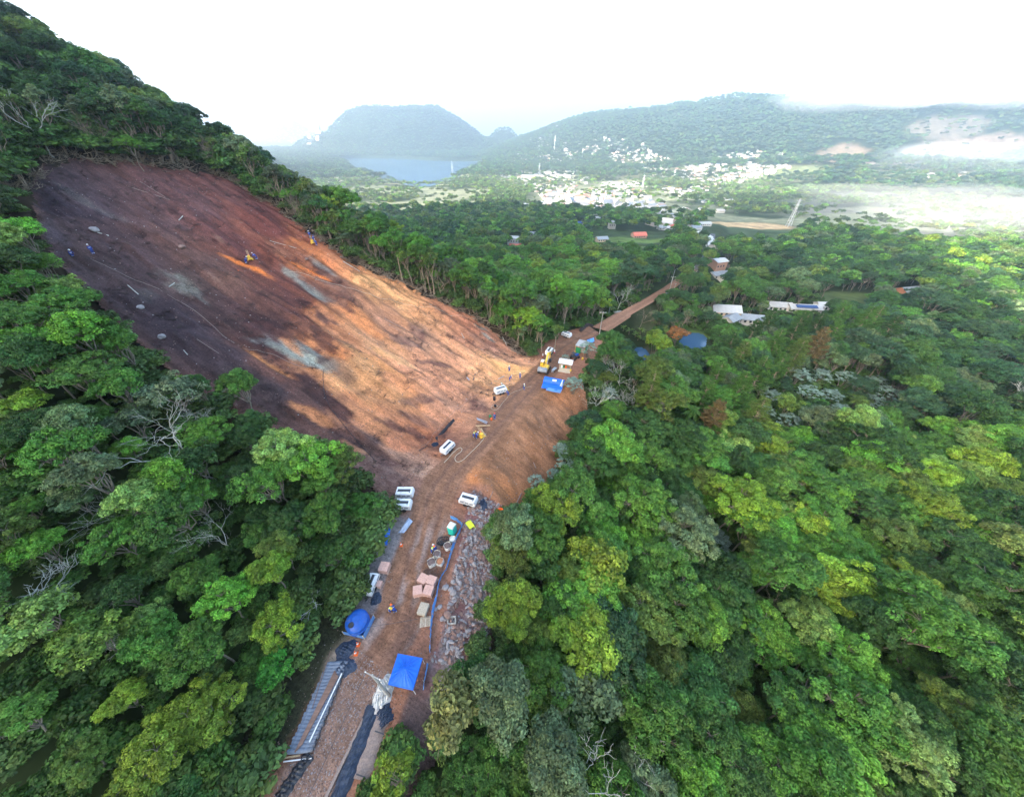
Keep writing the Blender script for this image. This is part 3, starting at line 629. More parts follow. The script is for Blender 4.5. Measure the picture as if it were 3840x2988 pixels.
# ================================================================ vegetation
PAL = dict(dark=((.044,.105,.022), 'dark green'), mid=((.074,.172,.026), 'mid green'), bright=((.112,.262,.030), 'bright green'), yellow=((.170,.260,.026), 'yellow-green'),
    olive=((.110,.170,.030), 'olive green'), grey=((.115,.165,.070), 'grey-green'), teal=((.038,.088,.034), 'bluish green'), pale=((.170,.262,.060), 'pale green'), brown=((.160,.112,.040), 'brownish'))
def zone(u, v):
    """how often each leaf colour turns up in this part of the wood"""
    if u < 1100 and v < 700: return dict(dark=5, teal=2, grey=2, olive=2, mid=1, pale=.6)
    if 900 < u < 2300 and v < 1300 and v > 560: return dict(mid=4, bright=3, olive=2, yellow=.8, dark=1.5, grey=1)
    if u < 700 and v < 1700: return dict(mid=4, bright=3, pale=4, dark=1.6, grey=2, yellow=.5)
    if u < 1000 and v < 2400: return dict(mid=4, bright=2.4, dark=2, yellow=.8, pale=2.5, grey=1, olive=.6)
    if u < 1500 and v > 1700 and v < 2450: return dict(olive=2, yellow=2, mid=3.5, bright=1.5, dark=1.2)
    if u < 1200: return dict(yellow=3, olive=2, mid=3, dark=3, pale=1)
    if u > 2900 and v < 1500: return dict(teal=5, dark=4, mid=2, grey=2)
    if u > 2300 and v < 1600: return dict(mid=3, dark=3, olive=2, teal=2, grey=1)
    if u > 2700 and v < 2500: return dict(bright=3, mid=4, yellow=1.6, dark=2.5, pale=1.4, olive=1)
    if u > 2700: return dict(mid=4, bright=2, dark=4, pale=1, olive=1)
    return dict(dark=3.5, mid=5, bright=2.4, olive=.9, teal=.8, grey=.8, yellow=.6)
CROWNS = []
SPEC = [dict(lobes=9, clumps=17, leaves=95), dict(lobes=11, clumps=15, leaves=95, rad=5.0, spread=.7), dict(lobes=7, clumps=19, leaves=115, rad=4.2, depth=5, flat=.85), dict(lobes=10, clumps=14, leaves=85, openness=.24, spread=.75, flat=.6),
        dict(lobes=8, clumps=17, leaves=100, rad=4.0, depth=6, height=13.5, flat=1.0), dict(lobes=12, clumps=13, leaves=85, rad=5.4, depth=3.4, spread=.78, flat=.55, openness=.1), dict(lobes=7, clumps=9, leaves=80, leaf=.24, clump_r=1.0)]
for i, k in enumerate(SPEC): CROWNS.append(make_tree(11+i, **k))
MID = [make_tree(40+i, lobes=5, clumps=6, leaves=22, leaf=.62, clump_r=1.35, rad=4.6+.3*i, sides=3) for i in range(3)]
FAR = [make_tree(50+i, lobes=4, clumps=4, leaves=11, leaf=1.05, clump_r=1.5, rad=5+.4*i, sides=3, stems=1) for i in range(3)]
SLIM = [make_tree(60+i, height=13.5+i*.6, rad=3.2, depth=5, lobes=6, clumps=8, leaves=62, leaf=.24, trunk_r=.15, stems=2+i % 2, openness=.3, spread=.75, clump_r=.95) for i in range(4)]
for c_, t_ in SLIM: t_.materials[0] = M_TAN
PINES = [make_pine(70+i, height=18+i*1.5) for i in range(3)]
BARES = [make_bare(80, 9, 1.25, r0=.10, levels=5, kids=(3, 3)), make_bare(81, 9, 1.2), make_bare(82, 12, .9), make_bare(83, 7, 1.3, levels=3)]
BARET = make_bare(84, 11, 1.0, m=M_TAN)
ROS = [make_rosette(90+i, height=5.5+i, rad=3.2+i*.4) for i in range(2)]
PALM = make_palm(95); BANANA = make_palm(96, height=1.6, nf=9, L=2.6, banana=True)
POPLAR = make_tree(97, height=17, rad=3.9, depth=8.5, lobes=10, clumps=13, leaves=120, leaf=.16, flat=1.3, spread=.5, trunk_r=.22)

def mk_tree(name, meshes, x, y, z, sc_, rz, col, cat='tree'):
    r = empty(name, (x, y, z), rz); r.scale = (sc_,)*3 if np.isscalar(sc_) else sc_; r['category'] = cat
    t = bpy.data.objects.new('trunk', meshes[1]); COL.objects.link(t); t.parent = r
    c = bpy.data.objects.new('crown', meshes[0]); COL.objects.link(c); c.parent = r; c.color = (*col, 1)
    return r, c, t
def crown_clear(x, y, z, h, rad):
    """True when the crown leaves the open ground of the photo uncovered"""
    qx = []; qy = []; qz = []
    for f in (.5, .8, 1.0):
        for dx, dy in ((0, 0), (.7, 0), (-.7, 0), (0, .7), (0, -.7)):
            k = rad*(1 if f < .9 else .4); qx.append(x+dx*k); qy.append(y+dy*k); qz.append(z+h*f)
    U, V, D = project(np.array(qx), np.array(qy), np.array(qz))
    if inpoly(U, V, CLEAR).any(): return False
    return not any(inpoly(U[:10], V[:10], P).any() for P in OPEN)

TREES = []   # (root, crown, u, v, tone name, form, kind)
# ---- trees the photo shows one by one
def special(name, meshes, u, v, h, sc_=1.0, tone='mid', cat='tree', form='', label=None, group=None, col=None):
    p = hit(u, v, h*sc_*.72 if np.isscalar(sc_) else h*.72); z = GZ(p[0], p[1])
    r, c, t = mk_tree(name, meshes, p[0], p[1], z, sc_, random.uniform(0, 6.28), col or PAL[tone][0], cat)
    if label: r['label'] = label
    if group: r['group'] = group
    TREES.append([r, c, p[0], p[1], z, name, tone, form, label is not None]); PROT.append((u, v, float(project(p[0], p[1], z+h*.6)[2]), (20 if name == 'pine_tree' else 34))); return r
occupied = []
PROT = [(2620,1275,150,55),(2580,1300,150,40),(2410,1330,135,30),(2712,1175,180,38),(2770,1192,178,45),(2830,1200,178,40),(2912,1155,185,40),(2980,1160,185,40),(3050,1165,185,40),(3395,1100,190,30),(2680,1010,255,30),(2685,1035,250,30)]   # (u, v, depth, radius) kept in sight
for u, v, s_, tone in [(2780,1330,1.0,'olive'),(2905,1300,1.05,'mid'),(2975,1255,1.1,'dark'),(3060,1215,1.05,'dark'),(3140,1190,1.1,'mid'),(3225,1220,1.1,'mid'),(2690,1400,.9,'mid'),(2640,1480,.85,'mid'),(2770,1470,.95,'mid'),(2855,1390,1.0,'mid'),(2990,1330,1.05,'olive'),(3060,1300,1.0,'brown'),(3290,1190,1.1,'mid'),(3330,1240,1.0,'dark'),(2880,1220,1.0,'dark'),(2735,1290,.9,'dark'),(2670,1570,.85,'brown'),(2830,1580,1.0,'olive'),(2930,1370,.9,'mid'),(3120,1260,1.0,'mid'),(2440,1480,.9,'olive'),(3010,1215,1.0,'dark'),(2820,1250,.9,'dark')]:
    special('pine_tree', PINES[len(TREES) % 3], u, v, 18, s_, tone, form='pine')
for u, v, s_, k in [(2690,2020,.9,0),(2900,1480,1.0,0),(2990,1415,1.2,1),(3080,1405,1.2,0),(3170,1425,1.1,1),(3290,1430,1.1,0),(3330,1490,1.2,1),(3270,1500,1.0,0),(2870,1540,.9,0),(2960,1585,1.0,1),(3160,1535,1.0,0),(3120,1480,1.1,0),(2150,1445,.8,0),(2205,1310,.75,1),(2105,1690,.6,0),(2120,1745,.65,1),(2075,1775,.45,0),(2010,1815,.5,1),(2640,1445,.8,0),(3030,1480,1.1,1),(2285,1470,.7,0),(2120,1340,.4,0)]:
    special('silver_leaved_tree', ROS[k], u, v, 5.5, s_, 'pale', form='silver-leaved', col=(.27,.38,.29))
for u, v, s_, k, lab in [(650,1620,1.6,0,'big pale leafless tree with spreading branches below the dark landslide edge'),(1150,2245,.55,3,'fallen bare grey branch lying on yellow-green crowns left of the blue water tank'),(95,2200,.7,1,'bare grey treetop by the left edge of the photo'),(470,2340,.5,1,'small bare silvery treetop in the lower left forest'),(2240,1830,.6,1,'leafless reddish grey treetop right of the spoil bank foot'),(2320,1125,.9,2,'bare grey spreading tree left of the road bend with the red and white posts'),(2415,1185,.9,1,'bare tan tree leaning over the right side of the road bend'),(2340,1410,.8,2,'upright leafless tree in the trees right of the blue tarpaulin shelter'),(2230,1490,.8,2,'slender bare tree just right of the blue tarpaulin shelter'),(2385,1500,.9,1,'leaning bare tree in the thicket below the ditch water'),(3430,1610,.7,3,'dead pale leaning tree right of the silver-leaved thicket'),(2900,2290,.7,1,'half bare tree with twisted pinkish branches in the right forest'),(2255,2790,1.0,2,'tall bare grey tree at the bottom of the photo'),(3780,1480,1.3,2,'pale leafless tree by the right edge of the photo'),(3200,1960,.7,1,'bare white-branched treetop inside a pale green crown on the right'),(2990,1890,.5,1,'small white-branched treetop in the middle of the right forest'),(800,2010,.8,0,'bare pale upper limbs among pale green crowns in the left forest'),(120,450,1.1,2,'bare pale tree on the steep upper left slope'),(760,1540,.6,1,'right hand pale leafless tree below the dark landslide edge'),(2555,1225,.9,1,'bare brownish tree beside the pond')]:
    p = hit(u, v, 7*s_); z = GZ(p[0], p[1]); r = empty('bare_tree', (p[0], p[1], z), random.uniform(0, 6.28), lab, 'bare tree'); r.scale = (s_*1.15, s_*1.15, s_)
    PROT.append((u, v, float(project(p[0], p[1], z+5)[2]), 45*s_)); t = bpy.data.objects.new('branches', BARES[k] if u not in (2415, 2555, 2900) else BARET); COL.objects.link(t); t.parent = r
special('palm_tree', PALM, 2590, 1560, 7.5, 1.1, 'mid', label='feather-leaved palm right of the ditch, among dark trees')
special('palm_tree', PALM, 2810, 1170, 7.5, .8, 'dark', label='dark palm between the two white roofs behind the pond')
for u, v, s_, wh in [(2362,1235,1.2,'second from the left'),(2385,1248,1.1,'in the middle front'),(2405,1235,1.2,'at the right end'),(2340,1225,1.0,'at the left end'),(2395,1262,.9,'lowest, nearest the ditch')]:
    special('banana_plant', BANANA, u, v, 3, s_, 'pale', cat='banana plant', label='banana plant '+wh+' of the clump right of the road', group='banana clump by the road')
special('shade_tree', CROWNS[2], 2462, 1300, 11, 1.25, 'yellow', label='large round yellow-green tree between the pond and the ditch')
special('willow_tree', CROWNS[3], 2535, 1275, 9, .9, 'brown', label='rusty orange-leaved tree leaning over the pond', col=(.28,.13,.04))
special('poplar_tree', POPLAR, 1880, 2640, 15, 1.0, 'grey', label='tall grey-green tree at the bottom, right of the black plastic covers')
special('poplar_tree', POPLAR, 2070, 2850, 14, 1.0, 'grey', label='grey-green tree cut by the bottom edge, right of its taller twin')
special('feathery_tree', CROWNS[6], 2210, 2560, 12, 1.0, 'grey', label='round grey-green tree with big leaf rosettes below the middle of the right forest')
special('broadleaf_tree', CROWNS[3], 2080, 1930, 12, 1.0, 'yellow', label='airy yellow-green tree right of the rubble verge')
special('broadleaf_tree', CROWNS[0], 2370, 2040, 12, .95, 'bright', label='bright yellow-green domed tree in the middle of the right forest')
special('broadleaf_tree', CROWNS[0], 1925, 2290, 12, .8, 'yellow', label='tall yellow-green tree right of the rubble at the wooden pallets')
special('yellow_leaved_tree', SLIM[1], 1490, 2930, 11, .62, 'yellow', label='thin yellow-leaved tree on pale stems in front of the plastic covers')
special('yellow_leaved_tree', SLIM[2], 1690, 2700, 11, .95, 'yellow', label='half bare yellowish tree right of the blue tent', col=(.18,.19,.06))
special('broadleaf_tree', CROWNS[4], 910, 1460, 12, .8, 'mid', label='slim green tree standing alone against the dark landslide foot')
special('broadleaf_tree', CROWNS[1], 500, 570, 12, .6, 'bright', label='small bright green tree glowing on the dark upper left slope', col=(.10,.24,.02))
special('broadleaf_tree', CROWNS[6], 1050, 2520, 10, .45, 'bright', label='small vivid green tree left of the stacked grey sacks', col=(.06,.24,.03))
special('broadleaf_tree', CROWNS[5], 2900, 2450, 12, .8, 'bright', label='vivid green drooping tree in the lower right forest', col=(.07,.20,.025))
for T_ in TREES: occupied.append((T_[2], T_[3]))

# ---- the wood: one tree per jittered cell
def cells(spacing, x0, x1, y0, y1):
    gx_, gy_ = np.meshgrid(np.arange(x0, x1, spacing), np.arange(y0, y1, spacing*.9)); gx_ = gx_+(np.arange(gx_.shape[0]) % 2)[:, None]*spacing/2
    return (gx_+rng.uniform(-.33, .33, gx_.shape)*spacing).ravel(), (gy_+rng.uniform(-.33, .33, gx_.shape)*spacing).ravel()
cx, cy = cells(4.75, -175, 330, -22, 300)
zz = H(cx, cy); U, V, D = project(cx, cy, zz+9); d_, L_, _ = road_coords(cx, cy); rr_ = np.hypot(cx, cy)
keep = (U > -260) & (U < 4100) & (V > -200) & (V < 3330) & (D > 4) & (np.abs(d_) > np.where(L_ > 145, 3.9, 7.2))
keep &= ~(inpoly(cx, cy, SLIDE)) & (polydist(cx, cy, SLIDE) > 1.5)
keep &= ~((d_ < 0) & (d_ > -17) & (L_ > 42) & (L_ < 87)) & ~((d_ < 0) & (d_ > -11.5) & (L_ > 84) & (L_ < 126)) & ~((d_ < 0) & (d_ > -12.5) & (L_ > 6) & (L_ < 44)) & ~((d_ > 0) & (d_ < 8.4) & (L_ < 45) & (L_ > 9)) & ~((d_ > 0) & (d_ < 7.5) & (L_ < 9))
keep &= (rr_ < 190) | (rng.random(len(cx)) < .62)
for P in (POND, POND2): keep &= polydist(cx, cy, P) > 3
for P in OPEN:
    Q = np.array([hit(*p)[:2] for p in P]); keep &= ~inpoly(cx, cy, Q)
idxs = np.nonzero(keep)[0]; cand = []
occ = np.array(occupied); PRO_A = np.array(PROT)
def hides(x, y, z, s_):
    u, v, dd = project(x, y, z+9*s_); rp = 4.0*s_*F/float(dd)
    return bool(np.any((PRO_A[:, 2] > float(dd)-2) & (np.hypot(PRO_A[:, 0]-float(u), PRO_A[:, 1]-float(v)) < PRO_A[:, 3]+rp*.75)))
for i in idxs:
    x, y, z = cx[i], cy[i], zz[i]; s_ = float(np.clip(rng.normal(.90, .18), .55, 1.4))*float(np.interp(D[i], [28, 62], [.66, 1.0])*(.9 if U[i] < 1500 else 1))
    if np.min((occ[:, 0]-x)**2+(occ[:, 1]-y)**2) < 9: continue
    ok = False
    for q in range(4):
        if crown_clear(x, y, z, 12*s_, 4.4*s_) and not hides(x, y, z, s_): ok = True; break
        s_ *= .78
    if not ok or s_ < .42: continue
    u, v, dd = project(x, y, z+9*s_); u = float(u); v = float(v); zn = zone(u, v); ks = list(zn); tone = random.choices(ks, [zn[k] for k in ks])[0]
    cand.append([x, y, z, s_, u, v, float(dd), tone])
def vary(c, a=.16):
    g = 1.10+random.uniform(-a, a)*1.8; return tuple(max(.004, c[k]*g*(1+random.uniform(-a, a)*.5)) for k in range(3))
cand.sort(key=lambda c: -(c[3]*4.6/c[6])*(1 if (-60 < c[4] < 3900 and -60 < c[5] < 3040) else .001))
NIND = 268
for c in cand[:NIND]:
    x, y, z, s_, u, v, dd, tone = c
    k = random.choices(range(7), [3, 3, 3, 2, 2, 2, 1.2] if not (u < 1000 and v < 700) else [1, .2, 5, .2, 6, 0, .5])[0]; r, cr_, t = mk_tree('broadleaf_tree', CROWNS[k], x, y, z, (s_*random.uniform(.88, 1.12), s_*random.uniform(.88, 1.12), s_*random.uniform(.9, 1.18)), random.uniform(0, 6.28), vary(PAL[tone][0]))
    r.rotation_euler = (random.uniform(-.08, .08), random.uniform(-.08, .08), random.uniform(0, 6.28))
    TREES.append([r, cr_, x, y, z, 'broadleaf_tree', tone, ['rounded', 'broad', 'domed', 'open-crowned', 'tall', 'flat-topped', 'large-leaved'][k], False])
rest = cand[NIND:]
PROTO_C = []; PROTO_T = []
for k in range(7):
    o = next(t for t in TREES if t[1].data == CROWNS[k][0]); PROTO_C.append(o[1]); PROTO_T.append([c for c in o[0].children if c.name.startswith('trunk')][0])
R_ = np.array([[c[0], c[1], c[2], c[3]] for c in rest]); n = len(R_)
scatter('forest', R_[:, :3], np.stack([R_[:, 3]*rng.uniform(.88, 1.12, n), R_[:, 3]*rng.uniform(.88, 1.12, n), R_[:, 3]*rng.uniform(.9, 1.1, n)], 1), rng.uniform(0, 6.28, n), np.array([random.choice([2, 4, 2, 4, 0]) if (c[4] < 1000 and c[5] < 700) else random.randrange(7) for c in rest]), np.array([vary(PAL[c[7]][0]) for c in rest]), PROTO_C, 'dense green forest covering the slopes on both sides of the road', PROTO_T)
print('near trees', len(cand), 'specials', len(TREES)-NIND)

# ---- slender trees along the upper and right edge of the landslide
# (left-top corner round to the corner above the excavator)
k_ = 0
E_W = [np.array([*p, 0.]) for p in SLIDE[:18]]
for i in range(len(E_W)-1):
    a_, b_ = E_W[i], E_W[i+1]; L_ = np.linalg.norm((b_-a_)[:2])
    nrm = np.array([-(b_-a_)[1], (b_-a_)[0]])/max(L_, .1)
    if polydist(np.array([(a_+b_)[0]/2+nrm[0]*2]), np.array([(a_+b_)[1]/2+nrm[1]*2]), SLIDE)[0] < 0: nrm = -nrm
    for j in range(max(1, int(L_/1.7))):
        t = (j+random.random())/max(1, int(L_/1.7)); off = random.choice([.8, 2.2, 4.5, 7.0])
        x = a_[0]+(b_[0]-a_[0])*t+nrm[0]*off; y = a_[1]+(b_[1]-a_[1])*t+nrm[1]*off
        if inpoly(np.array([x]), np.array([y]), SLIDE)[0]: continue
        z = GZ(x, y); s_ = random.uniform(.7, 1.05)*(1 if i < 14 else .8); bare = random.random() < .16
        if bare:
            r = empty('bare_tree', (x, y, z), random.uniform(0, 6.28), None, 'bare tree'); r.scale = (s_*.8,)*3; o = bpy.data.objects.new('branches', BARET); COL.objects.link(o); o.parent = r
            TREES.append([r, None, x, y, z, 'bare_tree', 'tan', 'bare', False])
        else:
            tone = random.choices(['mid', 'dark', 'olive', 'grey', 'bright', 'yellow'], [3, 3, 3, 2, 1.5, .6] if i > 8 else [2, 5, 3, 3, .3, .2])[0]
            r, c, t2 = mk_tree('slender_tree', SLIM[k_ % 4], x, y, z, s_, random.uniform(0, 6.28), vary(PAL[tone][0])); r.rotation_euler = (random.uniform(-.12, .12), random.uniform(-.12, .12), random.uniform(0, 6.28))
            TREES.append([r, c, x, y, z, 'slender_tree', tone, 'slim-trunked', False])
        k_ += 1
print('edge trees', k_)

# ---- undergrowth: bushes on the forest floor and along the clearing
bush = make_tree(99, height=2.6, rad=2.0, depth=1.6, lobes=6, clumps=6, leaves=34, leaf=.2, trunk_r=.05, clump_r=.6)
pu = hit(2010, 1290); rb, rc_, rt_ = mk_tree('bush', bush, pu[0], pu[1], GZ(pu[0], pu[1]), 1.0, 0, (.06, .12, .03), 'bush'); rb['label'] = 'leafy green bush at the landslide corner above the excavator'
bx_, by_ = cells(2.7, -150, 190, -18, 215); bz = H(bx_, by_); U, V, D = project(bx_, by_, bz); d_, L_, _ = road_coords(bx_, by_)
kp = (U > -100) & (U < 3940) & (V > -50) & (V < 3100) & (D > 3) & (polydist(bx_, by_, SLIDE) > .6) & ~inpoly(bx_, by_, SLIDE) & (np.abs(d_) > np.where(L_ < 7, 5.9, 6.5))
kp &= ~((d_ < 0) & (d_ > -15.5) & (L_ > 42) & (L_ < 87)) & ~((d_ < 0) & (d_ > -10.5) & (L_ > 84) & (L_ < 126)) & ~((d_ < 0) & (d_ > -11.5) & (L_ > 6) & (L_ < 44)) & ~((d_ > 0) & (d_ < 7.4) & (L_ < 45) & (L_ > 7))
kp &= (np.hypot(bx_, by_) < 190) | (rng.random(len(bx_)) < .4)
for P in (POND, POND2): kp &= polydist(bx_, by_, P) > 2
kp &= ~inpoly(U, V, OPEN[5]) & ~inpoly(U, V, OPEN[1]) & ~inpoly(U, V, OPEN[3]) & ~inpoly(U, V, OPEN[4])
q = np.nonzero(kp)[0]; n = len(q); e = polydist(bx_[q], by_[q], SLIDE); edge = (e < 9) | (rng.random(n) < .12) | ((np.abs(d_[q]) < 16) & (rng.random(n) < .6))
aq_, sq_ = as_of(bx_[q], by_[q]); edge &= ~((sq_ > 96) & (aq_ < 45)); bc = np.where(edge[:, None], np.array([.085, .145, .035]), np.array([.060, .125, .022]))*rng.uniform(.65, 1.4, n)[:, None]
a_q, s_q = as_of(bx_[q], by_[q]); lf = (d_[q] > 0) & (d_[q] < 10) & (L_[q] < 44); ss = rng.uniform(.55, 1.25, n)*np.where((e < 7) & ~((s_q > 96) & (a_q < 45)), 1.45, 1)*np.where(lf, 1.35, 1)*np.where((s_q > 96) & (a_q < 45), 2.5, 1)
scatter('undergrowth', np.stack([bx_[q], by_[q], bz[q]], 1), np.stack([ss, ss, ss*rng.uniform(.5, 1.1, n)], 1), rng.uniform(0, 6.28, n), np.zeros(n), bc, [rc_], 'low bushes and creepers on the forest floor and clearing edge')
print('bushes', n)

# ---- farther woods
def far_wood(name, spacing, r0, r1, protos, label, s0, clear_frac, ylim=None, colr=None):
    X1 = r1*.95; x, y = cells(spacing, -X1, r1*1.05, r0*.3, r1); r = np.hypot(x, y)
    az = np.degrees(np.arctan2(x, y)); k = (r > r0) & (r < r1) & (az > -56) & (az < 66); x, y = x[k], y[k]; z = H(x, y); U, V, D = project(x, y, z+8)
    k = (U > -60) & (U < 3900) & (V < 1300); dd, LL, _ = road_coords(x, y); k &= np.abs(dd) > np.where(LL > 190, 5.5, 7)
    if r0 < 1000:
        for q_ in (3, 13): Uq, Vq, _d = project(x, y, z+q_*s0); k &= ~np.any([inpoly(Uq, Vq, P) for P in OPEN], axis=0)
        Uq, Vq, Dq = project(x, y, z+8)
        for hu, hv, hd, hr in PROT_FAR: k &= ~((Dq < hd-2) & (np.hypot(Uq-hu, Vq-hv) < hr+4.6*F/Dq))
    for P in OPEN: k &= ~inpoly(U, V, P)
    n0 = fbm(x/90+5, y/90, 4); gapn = np.maximum(sstep(-.22, .12, fbm(x/150+8, y/150, 4)), .42*(r0 > 600)*(r0 < 1400))
    k &= rng.random(len(x)) > clear_frac*gapn
    x, y, z = x[k], y[k], z[k]
    k = polydist(x, y, LAKE) > 8
    for u, v, rr, asp, rot, col, st in GFIELD:
        if r0 > 250 or v > 1100:
            p = hit(u, v); gq = np.sqrt(-np.log(np.maximum(gauss(x, y, p[0], p[1], rr*asp, rr, rot), 1e-9)))
            k &= (gq > 1.05) | (rng.random(len(x)) < (.10 if (st > .9 and v < 700) or v > 830 else .35))
    x, y, z = x[k], y[k], z[k]; n = len(x)
    for hx, hy, hr in HOUSE_SPOTS: kk = (np.abs(x-hx) > hr) | (np.abs(y-hy) > hr); x, y, z = x[kk], y[kk], z[kk]
    n = len(x); tones = ['mid', 'dark', 'olive', 'bright', 'teal', 'yellow', 'grey']; ti = rng.choice(7, n, p=[.27, .22, .17, .1, .12, .04, .08])
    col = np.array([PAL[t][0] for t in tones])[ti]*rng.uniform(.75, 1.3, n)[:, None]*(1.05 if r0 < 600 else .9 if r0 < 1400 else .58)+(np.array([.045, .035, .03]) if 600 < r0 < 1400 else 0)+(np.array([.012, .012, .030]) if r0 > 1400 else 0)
    s = rng.uniform(.7, 1.25, n)*s0
    print(name, n)
    return scatter(name, np.stack([x, y, z], 1), np.stack([s, s, s*rng.uniform(.8, 1.1, n)], 1), rng.uniform(0, 6.28, n), rng.integers(0, len(protos), n), col, protos, label)
# ================================================================ mesh builder for the made things
class MB:
    def __init__(s): s.v = []; s.f = []; s.m = []
    def add(s, V, Fc, mi=0):
        o = len(s.v); s.v += [tuple(p) for p in V]; s.f += [tuple(i+o for i in q) for q in Fc]; s.m += [mi]*len(Fc); return s
    def box(s, c, d, mi=0, rz=0.0, M=None, taper=1.0, bev=0.0):
        hx, hy, hz = d[0]/2, d[1]/2, d[2]/2
        if bev > 0:
            b = min(bev, hx*.9, hy*.9, hz*.9); V = []
            for z, k in ((-hz, b), (-hz+b, 0), (hz-b, 0), (hz, b)):
                t = 1 if z < 0 else taper
                for x, y in ((-hx+b, -hy+k), (hx-b, -hy+k), (hx-k, -hy+b), (hx-k, hy-b), (hx-b, hy-k), (-hx+b, hy-k), (-hx+k, hy-b), (-hx+k, -hy+b)): V.append((x*t, y*t, z))
            Fc = [tuple(range(7, -1, -1)), tuple(range(24, 32))]
            for r_ in range(3):
                for i in range(8): Fc.append((r_*8+i, r_*8+(i+1) % 8, r_*8+8+(i+1) % 8, r_*8+8+i))
        else:
            V = [(x*(taper if z > 0 else 1), y*(taper if z > 0 else 1), z) for z in (-hz, hz) for x, y in ((-hx, -hy), (hx, -hy), (hx, hy), (-hx, hy))]
            Fc = [(3, 2, 1, 0), (4, 5, 6, 7), (0, 1, 5, 4), (1, 2, 6, 5), (2, 3, 7, 6), (3, 0, 4, 7)]
        R_ = M or Matrix.Rotation(rz, 3, 'Z')
        return s.add([tuple(R_ @ Vector(p)+Vector(c)) for p in V], Fc, mi)
    def tube(s, pts, r, n=8, mi=0, caps=True):
        pts = [Vector(p) for p in pts]; k = len(pts); rs = r if hasattr(r, '__len__') else [r]*k; V = []; Fc = []
        for i, p in enumerate(pts):
            d = (pts[min(i+1, k-1)]-pts[max(i-1, 0)]).normalized(); u = d.cross(Vector((0, 0, 1)) if abs(d.z) < .95 else Vector((1, 0, 0))).normalized(); w_ = d.cross(u)
            for j in range(n): a = 2*math.pi*j/n; V.append(p+(u*math.cos(a)+w_*math.sin(a))*rs[i])
            if i:
                for j in range(n): Fc.append(((i-1)*n+j, (i-1)*n+(j+1) % n, i*n+(j+1) % n, i*n+j))
        if caps: Fc += [tuple(range(n-1, -1, -1)), tuple(range((k-1)*n, k*n))]
        return s.add(V, Fc, mi)
    def lathe(s, prof, n=20, c=(0, 0, 0), mi=0, sx=1, sy=1):
        V = []; Fc = []
        for i, (r, z) in enumerate(prof):
            for j in range(n): a = 2*math.pi*j/n; V.append((c[0]+r*math.cos(a)*sx, c[1]+r*math.sin(a)*sy, c[2]+z))
            if i:
                for j in range(n): Fc.append(((i-1)*n+j, (i-1)*n+(j+1) % n, i*n+(j+1) % n, i*n+j))
        if prof[0][0] > 0: Fc.append(tuple(range(n-1, -1, -1)))
        if prof[-1][0] > 0: Fc.append(tuple(range((len(prof)-1)*n, len(prof)*n)))
        return s.add(V, Fc, mi)
    def prism(s, poly, y0, y1, mi=0, axis='y'):
        n = len(poly); f_ = (lambda p, t: (p[0], t, p[1])) if axis == 'y' else ((lambda p, t: (t, p[0], p[1])) if axis == 'x' else (lambda p, t: (p[0], p[1], t)))
        return s.add([f_(p, y0) for p in poly]+[f_(p, y1) for p in poly], [tuple(range(n)), tuple(range(2*n-1, n-1, -1))]+[(i, i+n, (i+1) % n+n, (i+1) % n) for i in range(n)], mi)
    def sheet(s, fn, nu, nv, mi=0, thick=0.0):
        V = [fn(i/nu, j/nv) for j in range(nv+1) for i in range(nu+1)]; Fc = [(j*(nu+1)+i, j*(nu+1)+i+1, (j+1)*(nu+1)+i+1, (j+1)*(nu+1)+i) for j in range(nv) for i in range(nu)]
        s.add(V, Fc, mi)
        if thick:
            W = [(a, b, c-thick) for a, b, c in V]; s.add(W, [q[::-1] for q in Fc], mi); o = len(s.v)-2*len(V); n = len(V)
            ring = [i for i in range(nu+1)]+[j*(nu+1)+nu for j in range(1, nv+1)]+[nv*(nu+1)+i for i in range(nu-1, -1, -1)]+[j*(nu+1) for j in range(nv-1, 0, -1)]
            for a, b in zip(ring, ring[1:]+ring[:1]): s.f.append((o+b, o+a, o+a+n, o+b+n)); s.m.append(mi)
        return s
    def build(s, name, mats, parent=None, smooth=False, loc=None):
        me = bpy.data.meshes.new(name); me.from_pydata(s.v, [], s.f)
        mats = mats if isinstance(mats, (list, tuple)) else [mats]
        for m_ in mats: me.materials.append(m_)
        me.polygons.foreach_set('material_index', s.m); me.polygons.foreach_set('use_smooth', [smooth]*len(s.f)); me.update()
        if smooth: me.set_sharp_from_angle(angle=R(40))
        bm = bmesh.new(); bm.from_mesh(me); bmesh.ops.recalc_face_normals(bm, faces=bm.faces); bm.to_mesh(me); bm.free()
        o = bpy.data.objects.new(name, me); COL.objects.link(o)
        if parent: o.parent = parent
        if loc is not None: o.location = tuple(loc)
        return o
DUST = (.20, .11, .07)
